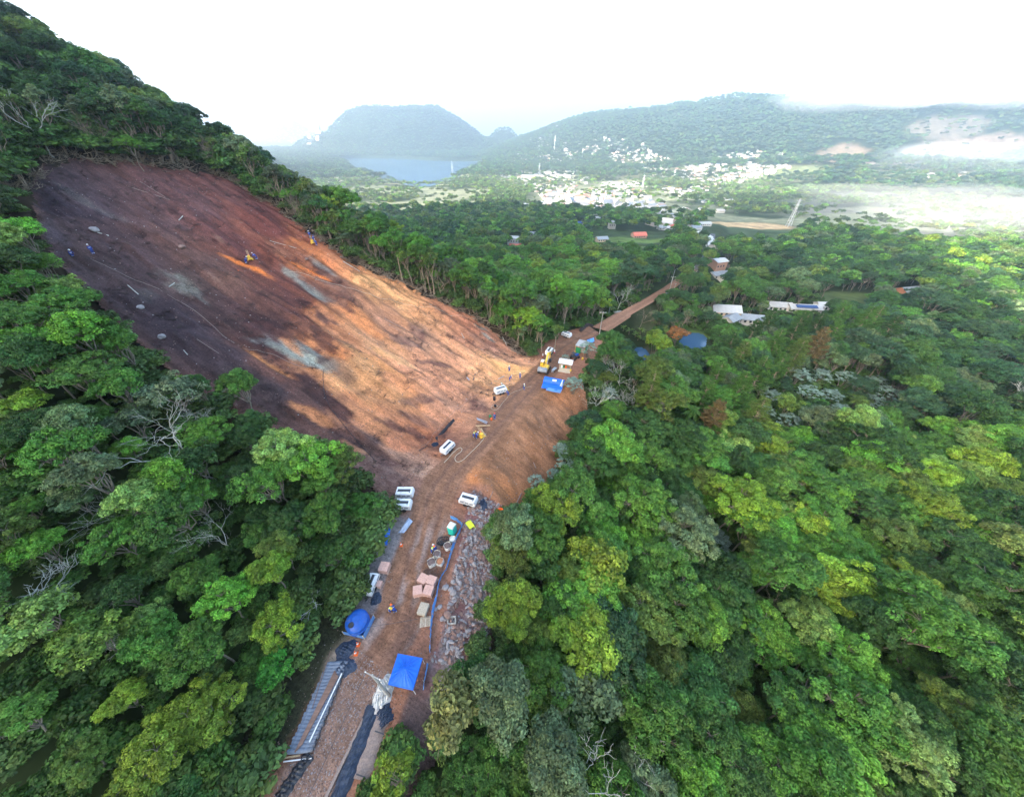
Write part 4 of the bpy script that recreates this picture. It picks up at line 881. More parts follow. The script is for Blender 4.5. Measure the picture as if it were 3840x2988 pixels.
W = dict(white=mat('white_paint', (.80, .80, .78), .45, var=.04, dirt=(.42, .30, .22), dirt_amt=.25), dark=mat('dark_grille', (.045, .05, .06), .6), black=mat('black_plastic', (.018, .020, .026), .45, var=.4, scale=6, spec=.5),
    rubber=mat('rubber', (.022, .022, .024), .8, dirt=DUST, dirt_amt=.5), steel=mat('galvanised_steel', (.45, .47, .50), .45, .6, var=.2), grey=mat('grey_metal', (.30, .32, .34), .5, .3, var=.2),
    yellow=mat('yellow_paint', (.80, .50, .05), .45, var=.08, dirt=DUST, dirt_amt=.35), blue=mat('blue_tarp', (.012, .135, .62), .45, var=.12, scale=3), blue2=mat('faded_blue_tarp', (.10, .33, .74), .55, var=.2, scale=2, dirt=(.25,.2,.2), dirt_amt=.2),
    tank=mat('blue_tank_plastic', (.012, .085, .36), .38, var=.12, dirt=(.20, .18, .12), dirt_amt=.12), lblue=mat('light_blue_board', (.11, .26, .55), .6, var=.12), pale=mat('pale_blue_grey_sheet', (.36, .42, .52), .6, var=.2),
    green=mat('green_board', (.02, .24, .09), .55, var=.15), teal=mat('teal_plastic', (.02, .50, .38), .45, var=.05), cream=mat('cream_roof', (.62, .66, .58), .6, var=.06, dirt=(.4, .35, .25), dirt_amt=.3),
    brick=mat('pink_block', (.56, .34, .27), .9, var=.12, scale=6), gap=mat('block_joint', (.16, .09, .08), .9), wood=mat('pallet_wood', (.52, .45, .34), .85, var=.25, scale=8), plank=mat('fresh_plank', (.50, .34, .19), .8, var=.2, scale=6), oldwood=mat('grey_plank', (.26, .20, .17), .85, var=.25, scale=8),
    bag=mat('white_woven_bag', (.66, .63, .57), .85, var=.12, scale=5, bump=.5, dirt=(.4,.3,.24), dirt_amt=.3), sand=mat('red_sand', (.36, .16, .08), .95, var=.3, scale=8), gravel=mat('dark_gravel', (.14, .10, .09), .95, var=.4, scale=10),
    sack=mat('grey_sack', (.17, .20, .245), .8, var=.22, scale=3, bump=.4, dirt=(.10, .09, .09), dirt_amt=.4), conc=mat('concrete', (.36, .34, .30), .9, var=.15, scale=3), rock=mat('rubble_stone', (.30, .27, .26), .9, var=.35, scale=2), rock2=mat('brown_stone', (.24, .15, .12), .9, var=.35, scale=2),
    orange=mat('orange_plastic', (.80, .14, .02), .5), red=mat('red_plastic', (.65, .03, .02), .5), lime=mat('lime_vest', (.62, .72, .03), .6), suit=mat('blue_overall', (.018, .055, .28), .8, var=.15), skin=mat('skin', (.30, .16, .10), .6), refl=mat('reflective_band', (.75, .78, .80), .4),
    brown=mat('rusty_bar', (.25, .15, .11), .8, .2, var=.25, scale=6), glass=mat('dark_glass', (.03, .045, .06), .12), terra=mat('red_roof', (.52, .14, .09), .75, var=.2, scale=1), pinkw=mat('pink_wall', (.42, .25, .18), .85), wall=mat('white_wall', (.50, .48, .44), .85, var=.06), wall2=mat('buff_wall', (.52, .40, .28), .85, var=.1), wall3=mat('brick_wall', (.40, .17, .10), .85, var=.2),
    roofg=mat('grey_roof', (.26, .28, .29), .7, var=.15, scale=.8), roofw=mat('pale_roof', (.42, .42, .40), .7, var=.1, scale=.8), solar=mat('solar_glass', (.02, .05, .16), .2), net=mat('black_net', (.030, .045, .075), .7, var=.5, scale=7, bump=.8), helmw=mat('white_helmet', (.8, .8, .78), .4), boot=mat('boot_leather', (.03, .025, .02), .7), hair=mat('dark_hair', (.02, .015, .01), .8))
# ---------------------------------------------------------------- towable air compressors
def compressor():
    r = empty('air_compressor', (0, 0, 0))
    MB().prism([(-1.62, .58), (-1.62, 1.25), (-1.42, 1.72), (1.42, 1.72), (1.62, 1.25), (1.62, .58)], -.82, .82).build('body', W['white'], r)
    MB().box((0, 0, 1.745), (2.35, .52, .05)).build('top_grille', W['dark'], r)
    b = MB()
    for sy in (-1, 1):
        for x in (-.9, 0, .9): b.box((x, sy*.835, 1.15), (.72, .03, .42))
    b.build('side_grille', W['grey'], r)
    MB().box((0, 0, .5), (3.1, 1.3, .14)).box((0, 0, .38), (.16, 1.7, .14)).build('chassis', W['dark'], r)
    MB().tube([(-1.5, 0, .5), (-2.35, 0, .42)], .06).tube([(-1.4, .45, .5), (-2.3, .02, .44)], .04).tube([(-1.4, -.45, .5), (-2.3, -.02, .44)], .04).tube([(-2.2, .1, .55), (-2.2, .1, .04)], .035).build('tow_bar', W['dark'], r)
    for sx in (-.38, .38):
        for sy in (-1, 1):
            MB().lathe([(.12, -.11), (.30, -.11), (.36, -.06), (.36, .06), (.30, .11), (.12, .11)], 14).build('wheel', W['rubber'], r)
            w_ = r.children[-1]; w_.location = (sx*1.05, sy*.86, .36); w_.rotation_euler = (math.pi/2, 0, 0)
    MB().tube([(1.1, -.5, 1.72), (1.1, -.5, 1.95)], .05).build('exhaust_pipe', W['dark'], r)
    return r
COMPR = [((1660,1712,1700,1672),'white towable compressor with a dark roof grille below the black plastic roll'),((1855,1482,1899,1469),'white towable compressor with workers at its right end, beside the upper drilling place'),((1490,1863,1556,1863),'upper of the two white compressors half under the trees left of the road'),((1478,1905,1550,1906),'lower of the two white compressors half under the trees left of the road'),((1723,1877,1794,1901),'white compressor standing between the spoil heap and the grey rubble'),((2051,1339,2066,1319),'white compressor with a dark top just beyond the yellow excavator'),((2109,1260,2139,1271),'white compressor side on, under the bushes left of the far road'),((2288,1231,2304,1223),'small far white compressor on the right edge of the road past the power pole'),((1384,2236,1413,2165),'long white compressor hidden by leaves at the left road edge above the blue tank')]
c0 = None
for (sp, lab) in COMPR:
    m_, an, L_ = span(*sp)
    if c0 is None: o = c0 = compressor(); o.location = m_; o.rotation_euler.z = an
    else: o = copy_tree(c0, m_, an)
    o['label'] = lab; o['category'] = 'compressor'; o['group'] = 'white towable compressors along the road'
    if sp[0] == 1384: o.scale = (.95, .8, .8)
# ---------------------------------------------------------------- excavator
m_, an, _ = span(2034, 1399, 2062, 1350)
m_ = G(2036, 1400); m_[:2] += np.array([math.cos(an), math.sin(an)])*1.2
ex = empty('excavator', m_, an, 'yellow tracked excavator with a grey rear standing on the muddy road', 'excavator')
for sy in (-1, 1):
    t = MB().prism([(-1.9, .25), (-1.6, .02), (1.6, .02), (1.95, .3), (1.95, .55), (1.6, .85), (-1.6, .85), (-1.9, .6)], sy*1.18-.3, sy*1.18+.3)
    for k in range(11): t.box((-1.6+k*.32, sy*1.18, .87), (.14, .66, .06))
    t.build('track', W['rubber'], ex)
MB().box((0, 0, .75), (1.6, 1.6, .5)).build('undercarriage', W['dark'], ex)
MB().box((-.35, 0, 1.35), (2.7, 2.5, .7), bev=.08).box((-.6, -.75, 1.9), (1.8, .9, .5), bev=.06).build('upper_body', W['yellow'], ex)
MB().prism([(-2.45, 1.05), (-2.6, 1.5), (-2.4, 2.1), (-1.55, 2.15), (-1.55, 1.05)], -1.3, 1.3).build('counterweight', W['grey'], ex)
cb = MB().box((.45, .78, 2.25), (1.6, .95, 1.5), bev=.1).build('cab', W['yellow'], ex); MB().box((.47, .78, 2.4), (1.63, .8, .8)).box((.45, .78, 2.4), (1.2, .98, .8)).build('window', W['glass'], cb); MB().box((.45, .78, 3.03), (1.3, .8, .05)).build('roof_panel', W['white'], cb)
MB().prism([(.8, 1.5), (.9, 2.1), (3.0, 4.2), (3.4, 4.25), (5.6, 3.2), (5.5, 2.8), (3.3, 3.6), (1.2, 1.5)], -.25, .25).build('boom', W['yellow'], ex)
MB().prism([(5.3, 3.5), (5.8, 3.3), (5.3, 1.2), (5.05, 1.2)], -.18, .18).build('dipper_arm', W['yellow'], ex)
MB().tube([(1.3, .35, 1.6), (3.1, .35, 3.5)], .09).tube([(1.3, -.35, 1.6), (3.1, -.35, 3.5)], .09).tube([(3.3, 0, 4.4), (5.4, 0, 3.6)], .08).build('hydraulic_ram', W['steel'], ex)
MB().prism([(4.9, 1.3), (5.5, 1.3), (5.9, .7), (5.5, .15), (4.9, .3)], -.55, .55).build('bucket', W['dark'], ex)
# ---------------------------------------------------------------- blue open tent
TZ = 2.25
cs = [at_z(u, v, TZ) for u, v in ((1492, 2449), (1584, 2466), (1548, 2586), (1455, 2565))]; ctr = sum(cs)/4; gzt = GZ(ctr[0], ctr[1])
tent = empty('canopy_tent', (ctr[0], ctr[1], gzt), 0, 'bright blue square pop-up tent with a pointed top at the lower road', 'tent')
apx = at_z(1517, 2503, 3.15)-ctr; apx[2] = 3.15-gzt
q = [c-ctr for c in cs]; H0 = TZ-gzt
def roof(i, j, sag=.10, n=9):
    a_, b_ = q[i], q[j]
    def fn(u, v):
        e = a_+(b_-a_)*u; p = e*(1-v)+np.array([apx[0], apx[1], 0])*v; z = H0+(apx[2]-H0)*(v**1.25)-sag*math.sin(math.pi*v)*(.5+.5*math.cos(u*31))*.7
        return (p[0], p[1], z)
    return fn
cn = MB()
for i in range(4): cn.sheet(roof(i, (i+1) % 4), 24, 10, thick=.02)
cn.build('canopy', W['blue'], tent)
vl = MB()
for i in range(4):
    a_, b_ = q[i], q[(i+1) % 4]; vl.add([(a_[0], a_[1], H0), (b_[0], b_[1], H0), (b_[0]*1.01, b_[1]*1.01, H0-.28), (a_[0]*1.01, a_[1]*1.01, H0-.28)], [(0, 1, 2, 3)])
vl.build('valance', W['blue'], tent)
for i in range(4): MB().box((q[i][0]*.97, q[i][1]*.97, H0/2), (.05, .05, H0)).build('leg', W['white'], tent)
# ---------------------------------------------------------------- big water tank with its blue boards
p = G(1351, 2346); wt = empty('water_tank', p, -.3, 'large round blue water tank with a black filling hole, left of the road', 'water tank')
wt.scale = (.9, .9, .9)
b = MB().lathe([(1.45, 0), (1.6, .15), (1.55, .9), (1.68, .95), (1.68, 1.1), (1.55, 1.15), (1.58, 1.7), (1.68, 1.8), (1.64, 1.95), (1.2, 2.3), (.45, 2.5), (.42, 2.5)], 40)
b.build('tank_body', W['tank'], wt, smooth=True)
b = MB()
for k in range(14): a = k*6.283/14; b.tube([(1.55*math.cos(a), 1.55*math.sin(a), 2.02), (.5*math.cos(a), .5*math.sin(a), 2.5)], .045, 5)
b.build('lid_rib', W['tank'], wt)
MB().lathe([(.40, 2.40), (.40, 2.56), (.34, 2.57), (.33, 2.54), (.0, 2.53)], 20).build('filling_hole', W['black'], wt, loc=(-.15, -.85, -.03))
fp = [G(1293, 2379), G(1369, 2396), G(1407, 2317)]
def board_fence(name, pts, h, mt, label, cat, group=None, posts=True, t=.05):
    r = empty(name, pts[0], 0, label, cat, group); b = MB()
    for a_, c_ in zip(pts, pts[1:]):
        d = c_-a_; L_ = np.linalg.norm(d[:2]); an_ = math.atan2(d[1], d[0]); mm = (a_+c_)/2-pts[0]; b.box((mm[0], mm[1], mm[2]+h/2+.05), (L_, t, h), rz=an_)
    b.build('panel', mt, r)
    if posts:
        for a_ in pts: MB().box(tuple(a_-pts[0]+np.array([0, 0, h/2+.1])), (.09, .09, h+.2)).build('post', W['wood'], r)
    return r
board_fence('board_enclosure', fp, .95, W['lblue'], 'low L-shaped light blue board wall round the blue water tank', 'fence')
# ---------------------------------------------------------------- portable toilet
p = G(1698, 1998); tl = empty('portable_toilet', p, -.42, 'turquoise portable toilet with a pale roof inside the blue mesh corner', 'portable toilet')
MB().box((0, 0, 1.1), (1.12, 1.12, 2.0), bev=.04).build('cabin', W['teal'], tl); MB().box((0, -.57, 1.05), (.78, .04, 1.8)).box((.3, -.60, 1.05), (.05, .05, .14)).build('door', W['teal'], tl)
MB().box((0, 0, 2.2), (1.2, 1.2, .2), taper=.86).build('roof', W['cream'], tl); MB().box((0, 0, .06), (1.2, 1.2, .12)).build('base_skid', W['dark'], tl)
# ---------------------------------------------------------------- blue mesh barrier on posts
BAR = [(1690,1945),(1712,1955),(1732,1972),(1726,1995),(1714,2020),(1704,2050),(1694,2078),(1684,2108),(1674,2138),(1658,2160),(1648,2185),(1643,2215),(1638,2245),(1632,2275),(1625,2310),(1620,2345),(1614,2395),(1612,2450)]
def mesh_barrier(pix, label, hgt=1.05, mt=None):
    P = [G(*p) for p in pix]; r = empty('mesh_barrier', P[0], 0, label, 'barrier', 'blue mesh barriers right of the road'); V = []; n = 6
    fine = []
    for a_, c_ in zip(P, P[1:]):
        k = max(2, int(np.linalg.norm(c_-a_)/.3)); fine += [a_+(c_-a_)*i/k for i in range(k)]
    fine.append(P[-1]); N_ = len(fine); b = MB()
    def fn(u, v):
        i = min(int(u*(N_-1)+1e-6), N_-1); p = fine[i]-P[0]; s_ = .10*math.sin(i*.9)*math.sin(v*3.1)+.05*math.sin(i*2.3+v*4)
        return (p[0]+s_+.16*v*math.sin(i*.23), p[1]+s_*.4, p[2]+.04+v*hgt*(.86+.14*math.sin(i*.7)))
    b.sheet(fn, N_-1, n); b.build('mesh_sheet', mt or W['blue2'], r)
    for a_ in P[::2]: o = a_-P[0]; MB().tube([tuple(o), tuple(o+np.array([0, 0, hgt+.12]))], .035, 6).build('post', W['wood'], r)
mesh_barrier(BAR, 'long blue mesh barrier between the dirt road and the rubble')
mesh_barrier([(1606,2492),(1600,2520),(1592,2560),(1588,2590)], 'short blue mesh piece right of the blue tent')
# ---------------------------------------------------------------- big bags
def big_bag(i, fill):
    r = empty('big_bag', (0, 0, 0)); rr = random.Random(i); b = MB(); n = 16
    pr = [(.42, 0), (.52, .12), (.55, .45), (.5, .78), (.52, .85)]
    V = []; Fc = []
    for k, (ra, z) in enumerate(pr):
        for j in range(n):
            a = j*6.283/n; sq = 1+.10*math.cos(4*a)*-1; q_ = ra*sq*(1+.05*math.sin(j*2.1+k)); V.append((q_*math.cos(a), q_*math.sin(a), z+.04*math.sin(j*1.7+i) if k > 2 else z))
        if k:
            for j in range(n): Fc.append(((k-1)*n+j, (k-1)*n+(j+1) % n, k*n+(j+1) % n, k*n+j))
    b.add(V, Fc); b.build('bag', W['bag'], r, smooth=True)
    f = MB().lathe([(.5, .70), (.34, .76), (.15, .83), (.0, .85)], 14); f.build('filling', W[fill], r, smooth=True)
    for sx in (-1, 1): MB().tube([(sx*.42, -.2, .82), (sx*.46, 0, 1.0), (sx*.42, .2, .82)], .022, 5).build('lifting_loop', W['bag'], r)
    return r
for i, (u, v, fl, s_, lab) in enumerate([(1699,2030,'bag',1.0,'closed white big bag against the blue mesh, nearest the portable toilet'),(1680,2056,'gravel',1.15,'open white big bag of grey gravel beside the black hose tangle'),(1640,2086,'gravel',1.1,'open white big bag next to the crouching workers'),(1621,2118,'gravel',1.25,'tall white big bag of dark gravel, left of the one with red sand'),(1652,2114,'sand',1.15,'white big bag filled with red sand by the blue mesh')]):
    o = big_bag(i, fl); o.location = G(u, v); o.rotation_euler.z = i*.7; o.scale = (s_,)*3; o['label'] = lab; o['category'] = 'big bag'; o['group'] = 'big bags by the blue mesh'
# ---------------------------------------------------------------- block pallets
def block_pallet():
    r = empty('block_pallet', (0, 0, 0)); b = MB().box((0, 0, .57), (1.16, 1.16, .86), mi=1)
    for k in range(4):
        for i in range(3):
            for j in range(2):
                if k % 2: b.box((-.4+i*.4, -.3+j*.6, .25+k*.22), (.385, .585, .205))
                else: b.box((-.3+j*.6, -.4+i*.4, .25+k*.22), (.585, .385, .205))
    b.build('blocks', [W['brick'], W['gap']], r)
    b = MB()
    for x in (-.5, 0, .5): b.box((x, 0, .05), (.1, 1.2, .1))
    for y in (-.5, -.25, 0, .25, .5): b.box((0, y, .115), (1.2, .12, .025))
    b.build('pallet', W['wood'], r); return r
b0 = None
for u, v, rz, s_, lab in [(1590,2180,-.42,1.12,'pink block stack, upper left of the group of four'),(1622,2187,-.32,1.1,'pink block stack, upper right of the group of four against the mesh'),(1570,2223,.2,1.12,'pink block stack, lower left of the group of four and turned askew'),(1610,2224,-.2,1.12,'pink block stack, lower right of the group of four'),(1447,2138,-.1,1.2,'pink block stack with missing blocks on the left road edge'),(1424,2196,-.2,.75,'small pink block stack beside the hidden compressor on the left edge')]:
    p = G(u, v); o = block_pallet() if b0 is None else copy_tree(b0, p, rz)
    if b0 is None: b0 = o; o.location = p; o.rotation_euler.z = rz
    o.scale = (s_, s_, .95*s_); o['label'] = lab; o['category'] = 'block stack'; o['group'] = 'stacks of pink blocks on pallets'
def pallet(n):
    b = MB()
    for k in range(n):
        z = k*.145
        for x in (-.5, 0, .5): b.box((x, 0, z+.05), (.09, 1.0, .09))
        for y in np.linspace(-.46, .46, 9): b.box((0, y, z+.108), (1.2, .065, .024))
    return b
for u, v, rz, n, lab, nm in [(1590,2290,1.35,6,'stack of pale wooden pallets by the mesh barrier','pallet_stack'),(1596,2332,.12,1,'single pale wooden pallet lying below the pallet stack','pallet')]:
    o = pallet(n).build(nm, W['wood']); o.location = G(u, v); o.rotation_euler.z = rz; o.scale = (1.25, 1.25, 1); tag(o, lab, 'pallet')
# concrete box, cones, small things
p = G(1695, 2330); o = MB().box((0, -.42, .25), (1.2, .16, .5)).box((0, .42, .25), (1.2, .16, .5)).box((-.52, 0, .25), (.16, .7, .5)).box((.52, 0, .25), (.16, .7, .5)).box((0, 0, .08), (.9, .7, .1), mi=1).build('concrete_box', [W['conc'], W['dark']]); o.location = p; o.rotation_euler.z = .1; tag(o, 'square concrete drain box with a dark inside on the rubble', 'drain box')
def cone():
    r = empty('traffic_cone', (0, 0, 0)); MB().box((0, 0, .03), (.42, .42, .06), bev=.02).build('base', W['orange'], r); MB().lathe([(.17, .06), (.11, .32), (.10, .32)], 14).lathe([(.075, .50), (.03, .74)], 14).build('cone_body', W['orange'], r); MB().lathe([(.112, .32), (.075, .50)], 14).build('white_band', W['refl'], r); return r
k0 = None
for u, v, lab in [(1506,2046,'orange traffic cone on the grey shoulder left of the road'),(1345,2418,'orange and white cone nearer the blue board wall'),(1337,2452,'orange and white cone beside the black net pile')]:
    o = cone() if k0 is None else copy_tree(k0, (0, 0, 0)); k0 = k0 or o; o.location = G(u, v); o.scale = (1.25,)*3; o['label'] = lab; o['category'] = 'cone'; o['group'] = 'traffic cones left of the road'
def marker():
    r = empty('marker_post', (0, 0, 0)); MB().lathe([(.16, 0), (.16, .05), (.09, .06)], 10).build('base', W['rubber'], r); MB().lathe([(.09, .06), (.09, .45)], 10).build('red_part', W['red'], r); MB().lathe([(.09, .45), (.09, 1.0), (.05, 1.05)], 10).build('white_part', W['white'], r); return r
k0 = None
MK = [(2330,1179),(2337,1176),(2344,1171),(2352,1166),(2359,1162),(2367,1157),(2035,1341),(2079,1326)]
ML = ['red and white post nearest the pale site panel on the left road edge','second red and white post from the pale site panel','third red and white post from the pale site panel','fourth red and white post from the pale site panel','fifth red and white post from the pale site panel','farthest red and white post on the left road edge','white and red post left of the compressor beyond the excavator','white and red post right of the compressor beyond the excavator']
for (u, v), lab in zip(MK, ML):
    o = marker() if k0 is None else copy_tree(k0, (0, 0, 0)); k0 = k0 or o; o.location = G(u, v); o.scale = (1.5, 1.5, 1.3); o['label'] = lab; o['category'] = 'marker post'; o['group'] = 'red and white marker posts'
def simple(b, name, mt, u, v, rz, label, cat, sc_=1, dz=0, group=None, smooth=False):
    o = b.build(name, mt, smooth=smooth); p = G(u, v); o.location = (p[0], p[1], p[2]+dz); o.rotation_euler.z = rz; o.scale = (sc_,)*3 if np.isscalar(sc_) else sc_; return tag(o, label, cat, group)
def heap(seed, rx, ry, h, n=26, lumps=.25):
    rr = np.random.default_rng(seed)
    def fn(u, v):
        a = u*2*math.pi; q_ = max(v, .001)*(1+.12*math.sin(a*3+seed)+.07*math.sin(a*7+seed*2)); x, y = q_*math.cos(a), q_*math.sin(a); k = max(0, 1-v*v)
        return (x*rx, y*ry, h*k*(.78+lumps*math.sin(x*9+seed)*math.cos(y*8+seed*2)+.12*math.sin(x*23+y*17+seed))-.04)
    return MB().sheet(fn, n, n)
simple(heap(1, 1.5, 1.15, .7), 'net_pile', W['net'], 1300, 2436, .5, 'heap of black netting on the paved strip left of the two cones', 'net pile', smooth=True)
simple(heap(2, 1.5, 1.3, .6), 'net_pile', W['net'], 1290, 2503, .2, 'black netting heap lying on the upper end of the grey sacks', 'net pile', smooth=True)
simple(heap(3, .8, .95, .7), 'tarp_bundle', W['net'], 1412, 2246, .2, 'crumpled blue-grey tarpaulin bundle beside the hidden compressor', 'tarpaulin', smooth=True)
simple(heap(4, .95, 1.5, .8), 'tarp_bundle', W['net'], 1808, 1892, .2, 'dark blue net bundle at the right end of the compressor by the rubble', 'tarpaulin', smooth=True)
simple(heap(5, 1.1, 1.3, 1.1), 'sheeted_bag', W['bag'], 1448, 2575, .3, 'grey-white sheeted bag touching the corner of the blue tent', 'bag', smooth=True)
simple(heap(6, 1.1, 1.5, 1.0), 'sheeted_bag', W['bag'], 1428, 2628, -.3, 'lower white sheeted bag at the foot of the concrete pole', 'bag', smooth=True)
b = MB()
for k in range(9): a = k*.7; b.tube([(math.cos(t)*.5+math.cos(a)*.3, math.sin(t)*.5*(.5+.4*math.sin(a))+math.sin(a)*.3, .06+.25*abs(math.sin(t+a))) for t in np.linspace(0, 6.28, 18)], .035, 5)
simple(b, 'hose_tangle', W['black'], 1664, 2037, 0, 'tangle of black hose behind the open gravel bag', 'hose', 1.5)
for k, (u, s_) in enumerate([(1603,.95),(1612,1.0),(1621,1.05),(1632,1.1),(1642,1.0)]):
    b = MB()
    for j in range(4): b.tube([(math.cos(t)*(.6+.02*j), math.sin(t)*(.6+.02*j), .04+j*.06) for t in np.linspace(0, 6.283, 22)], .03, 5)
    simple(b, 'wire_coil', W['brown'], u, 2147-k, 0, ['wire coil farthest left in the row above the pink blocks', 'second wire coil from the left above the pink blocks', 'middle wire coil of the row above the pink blocks', 'fourth wire coil from the left above the pink blocks', 'wire coil nearest the blue mesh above the pink blocks'][k], 'wire coil', s_, group='wire coils above the pink blocks', dz=.02*k)
simple(MB().box((0, 0, .18), (.9, .6, .3), taper=1.3).tube([(.4, .2, .25), (1.0, .25, .45)], .03), 'wheelbarrow', W['lime'], 1763, 1972, -.9, 'yellow wheelbarrow lying on the grey rubble', 'wheelbarrow', 1.3)
simple(MB().lathe([(.35, 0), (.45, .5), (.42, .5), (.3, .1)], 16), 'red_tub', W['orange'], 1876, 1926, 0, 'orange-red tub at the forest edge right of the rubble', 'tub', 1.5)
simple(MB().lathe([(.28, 0), (.3, .1), (.3, .8), (.28, .88)], 16), 'black_barrel', W['black'], 1854, 1501, 0, 'black barrel below the compressor with workers', 'barrel', 1.1)
simple(MB().lathe([(.16, 0), (.2, .4), (.18, .4)], 12), 'orange_bucket', W['orange'], 1843, 1575, 0, 'orange bucket beside the lone worker by the road', 'bucket', 1.4)
simple(MB().lathe([(.16, 0), (.2, .4), (.18, .4)], 12), 'green_bucket', W['green'], 1838, 1565, 0, 'green bucket left of the lone worker by the road', 'bucket', 1.4)
simple(MB().lathe([(.2, 0), (.24, .5), (.2, .5)], 12), 'black_bucket', W['black'], 1857, 1526, 0, 'small black bucket below the barrel at the slope foot', 'bucket', 1.1)
simple(heap(9, .9, .35, .35), 'orange_sack', W['orange'], 890, 1012, 0, 'orange sack on the dark slope below the two drilling workers', 'sack', .45)
# flat panels and tarps by the left shoulder
def tarp(name, pix, mt, label, bulge=.25, hz=.1, cat='tarpaulin', n=12):
    P = [G(*p) for p in pix]; c = sum(P)/4; 
    def fn(u, v):
        p = (P[0]*(1-u)+P[1]*u)*(1-v)+(P[3]*(1-u)+P[2]*u)*v-c; return (p[0], p[1], p[2]+hz+bulge*math.sin(math.pi*u)*math.sin(math.pi*v)+.05*math.sin(u*14+v*5))
    o = MB().sheet(fn, n, n, thick=.03).build(name, mt, smooth=True); o.location = c; return tag(o, label, cat)
tarp('plastic_sheet', [(1535,1948),(1551,1962),(1518,2004),(1494,2004)], W['pale'], 'curved pale blue-grey sheet on the left shoulder above the cone', .5, .5)
tarp('blue_tarpaulin', [(1430,1995),(1472,1995),(1458,2058),(1405,2045)], W['blue'], 'deep blue tarpaulin half hidden by the trees left of the road', .5, 1.1)
for k, (pix, lab) in enumerate([([(2262,1210),(2290,1193),(2288,1200),(2262,1217)], 'low strip of blue tarpaulin on the left edge beyond the power pole'), ([(2232,1218),(2244,1210),(2246,1222),(2236,1228)], 'small blue tarpaulin at the end of the black pipe row'), ([(2200,1279),(2226,1270),(2228,1285),(2205,1295)], 'dark blue tarpaulin behind the stall with the grey roof')]):
    tarp('blue_tarpaulin', pix, W['blue2'], lab, .6, .4)
# ---------------------------------------------------------------- blue shelter made of tarpaulin, with its white beam
p, an, L_ = span(2046, 1449, 2100, 1462); sh = empty('tarpaulin_shelter', p, an, 'blue rounded tarpaulin shelter at the road edge below the yellow excavator', 'shelter'); hw_ = 2.7
prof = [(math.cos(a)*1.15, .75+math.sin(a)*1.15) for a in np.linspace(-.2, math.pi+.1, 14)]
MB().sheet(lambda u, v: (-hw_+2*hw_*u, prof[min(int(v*13), 13)][0]+.9, prof[min(int(v*13), 13)][1]+.03*math.sin(u*20)), 20, 13).build('roof_roll', W['blue'], sh, smooth=True)
MB().sheet(lambda u, v: (-hw_+2*hw_*u, -.2-1.9*v, .75-.35*v+.06*math.sin(u*13+v*4)), 16, 8, thick=.02).build('front_flap', W['blue'], sh, smooth=True)
MB().sheet(lambda u, v: (-1.2+3.8*u, -1.6-1.1*v, .52-.2*v+.05*math.sin(u*9)), 12, 5, thick=.02).build('pale_flap', W['lblue'], sh, smooth=True)
MB().box((.2, .35, 1.78), (1.1, .55, .04), M=Matrix.Rotation(.45, 3, 'X')).build('white_patch', W['white'], sh)
for x in (-2.6, 2.6):
    for y in (-1.8, 1.9): MB().tube([(x, y, 0), (x, y, .9)], .05, 6).build('post', W['wood'], sh)
q_ = G(2106, 1437); o = MB().tube([(0, 0, 0), (0, 0, 3.2)], .12, 8).box((-.0, -.9, 3.1), (.18, 3.0, .16)).build('white_beam_post', W['white']); o.location = G(2104, 1472); o.rotation_euler.z = an; tag(o, 'white post with a beam at the right end of the blue shelter', 'post')
# ---------------------------------------------------------------- kiosk, stall, tractor
p, an, _ = span(2100, 1384, 2136, 1390); ki = empty('site_kiosk', p, an, 'small open kiosk with a white corrugated roof beside the excavator', 'kiosk')
def corr(x0, x1, y0, y1, z0, z1, n=40): return lambda u, v: (x0+(x1-x0)*u, y0+(y1-y0)*v, z0+(z1-z0)*v+.03*math.sin(u*n*1.9))
MB().sheet(corr(-2.0, 2.0, -.9, 1.3, 2.4, 2.75), 60, 2, thick=.03).build('roof', W['white'], ki)
for x in (-1.5, 1.5):
    for y in (-.7, 1.0): MB().box((x, y, 1.2), (.1, .1, 2.4)).build('post', W['wood'], ki)
MB().box((0, -.6, .45), (3.0, .6, .9)).box((0, -1.2, .12), (3.4, .9, .2)).build('counter', W['wood'], ki); MB().box((0, 1.0, 1.1), (2.9, .05, 1.6)).build('back_board', W['plank'], ki)
for k, (x, mk, lab) in enumerate([(-.9, 'helmw', 'white canister on the kiosk counter'), (-.3, 'green', 'green canister on the kiosk counter'), (.3, 'orange', 'orange canister on the kiosk counter'), (1.7, 'yellow', 'yellow water bottle at the right side of the kiosk')]):
    o = MB().lathe([(.18, 0), (.2, .05), (.2, .5), (.08, .6), (.08, .66)], 12).build('canister', W[mk]); c_, s_ = math.cos(an), math.sin(an); o.location = (p[0]+c_*x+s_*.55, p[1]+s_*x-c_*.55, p[2]+(.9 if x < 1.5 else .1)); o.scale = (1.3,)*3; tag(o, lab, 'canister')
p, an, _ = span(2166, 1318, 2188, 1322); st = empty('roofed_stall', p, an-.15, 'green-sided stall with a pale grey sheet roof right of the road', 'stall')
MB().sheet(corr(-1.6, 1.6, -1.3, 2.6, 2.5, 2.8, 30), 50, 3, thick=.03).build('roof', W['roofw'], st); MB().box((-.5, -1.2, 1.0), (1.6, .06, 1.9)).box((1.55, .6, 1.1), (.06, 3.8, 2.2)).build('side_board', W['green'], st)
for x in (-1.5, 1.5):
    for y in (-1.2, 2.4): MB().box((x, y, 1.25), (.1, .1, 2.5)).build('post', W['yellow'], st)
MB().box((.7, 0, .45), (1.2, .8, .9)).build('table', W['wood'], st)
simple(MB().box((0, 0, .35), (.5, .4, .7), bev=.06), 'yellow_canister', W['yellow'], 2155, 1325, 0, 'yellow canister at the left foot of the green stall', 'canister')
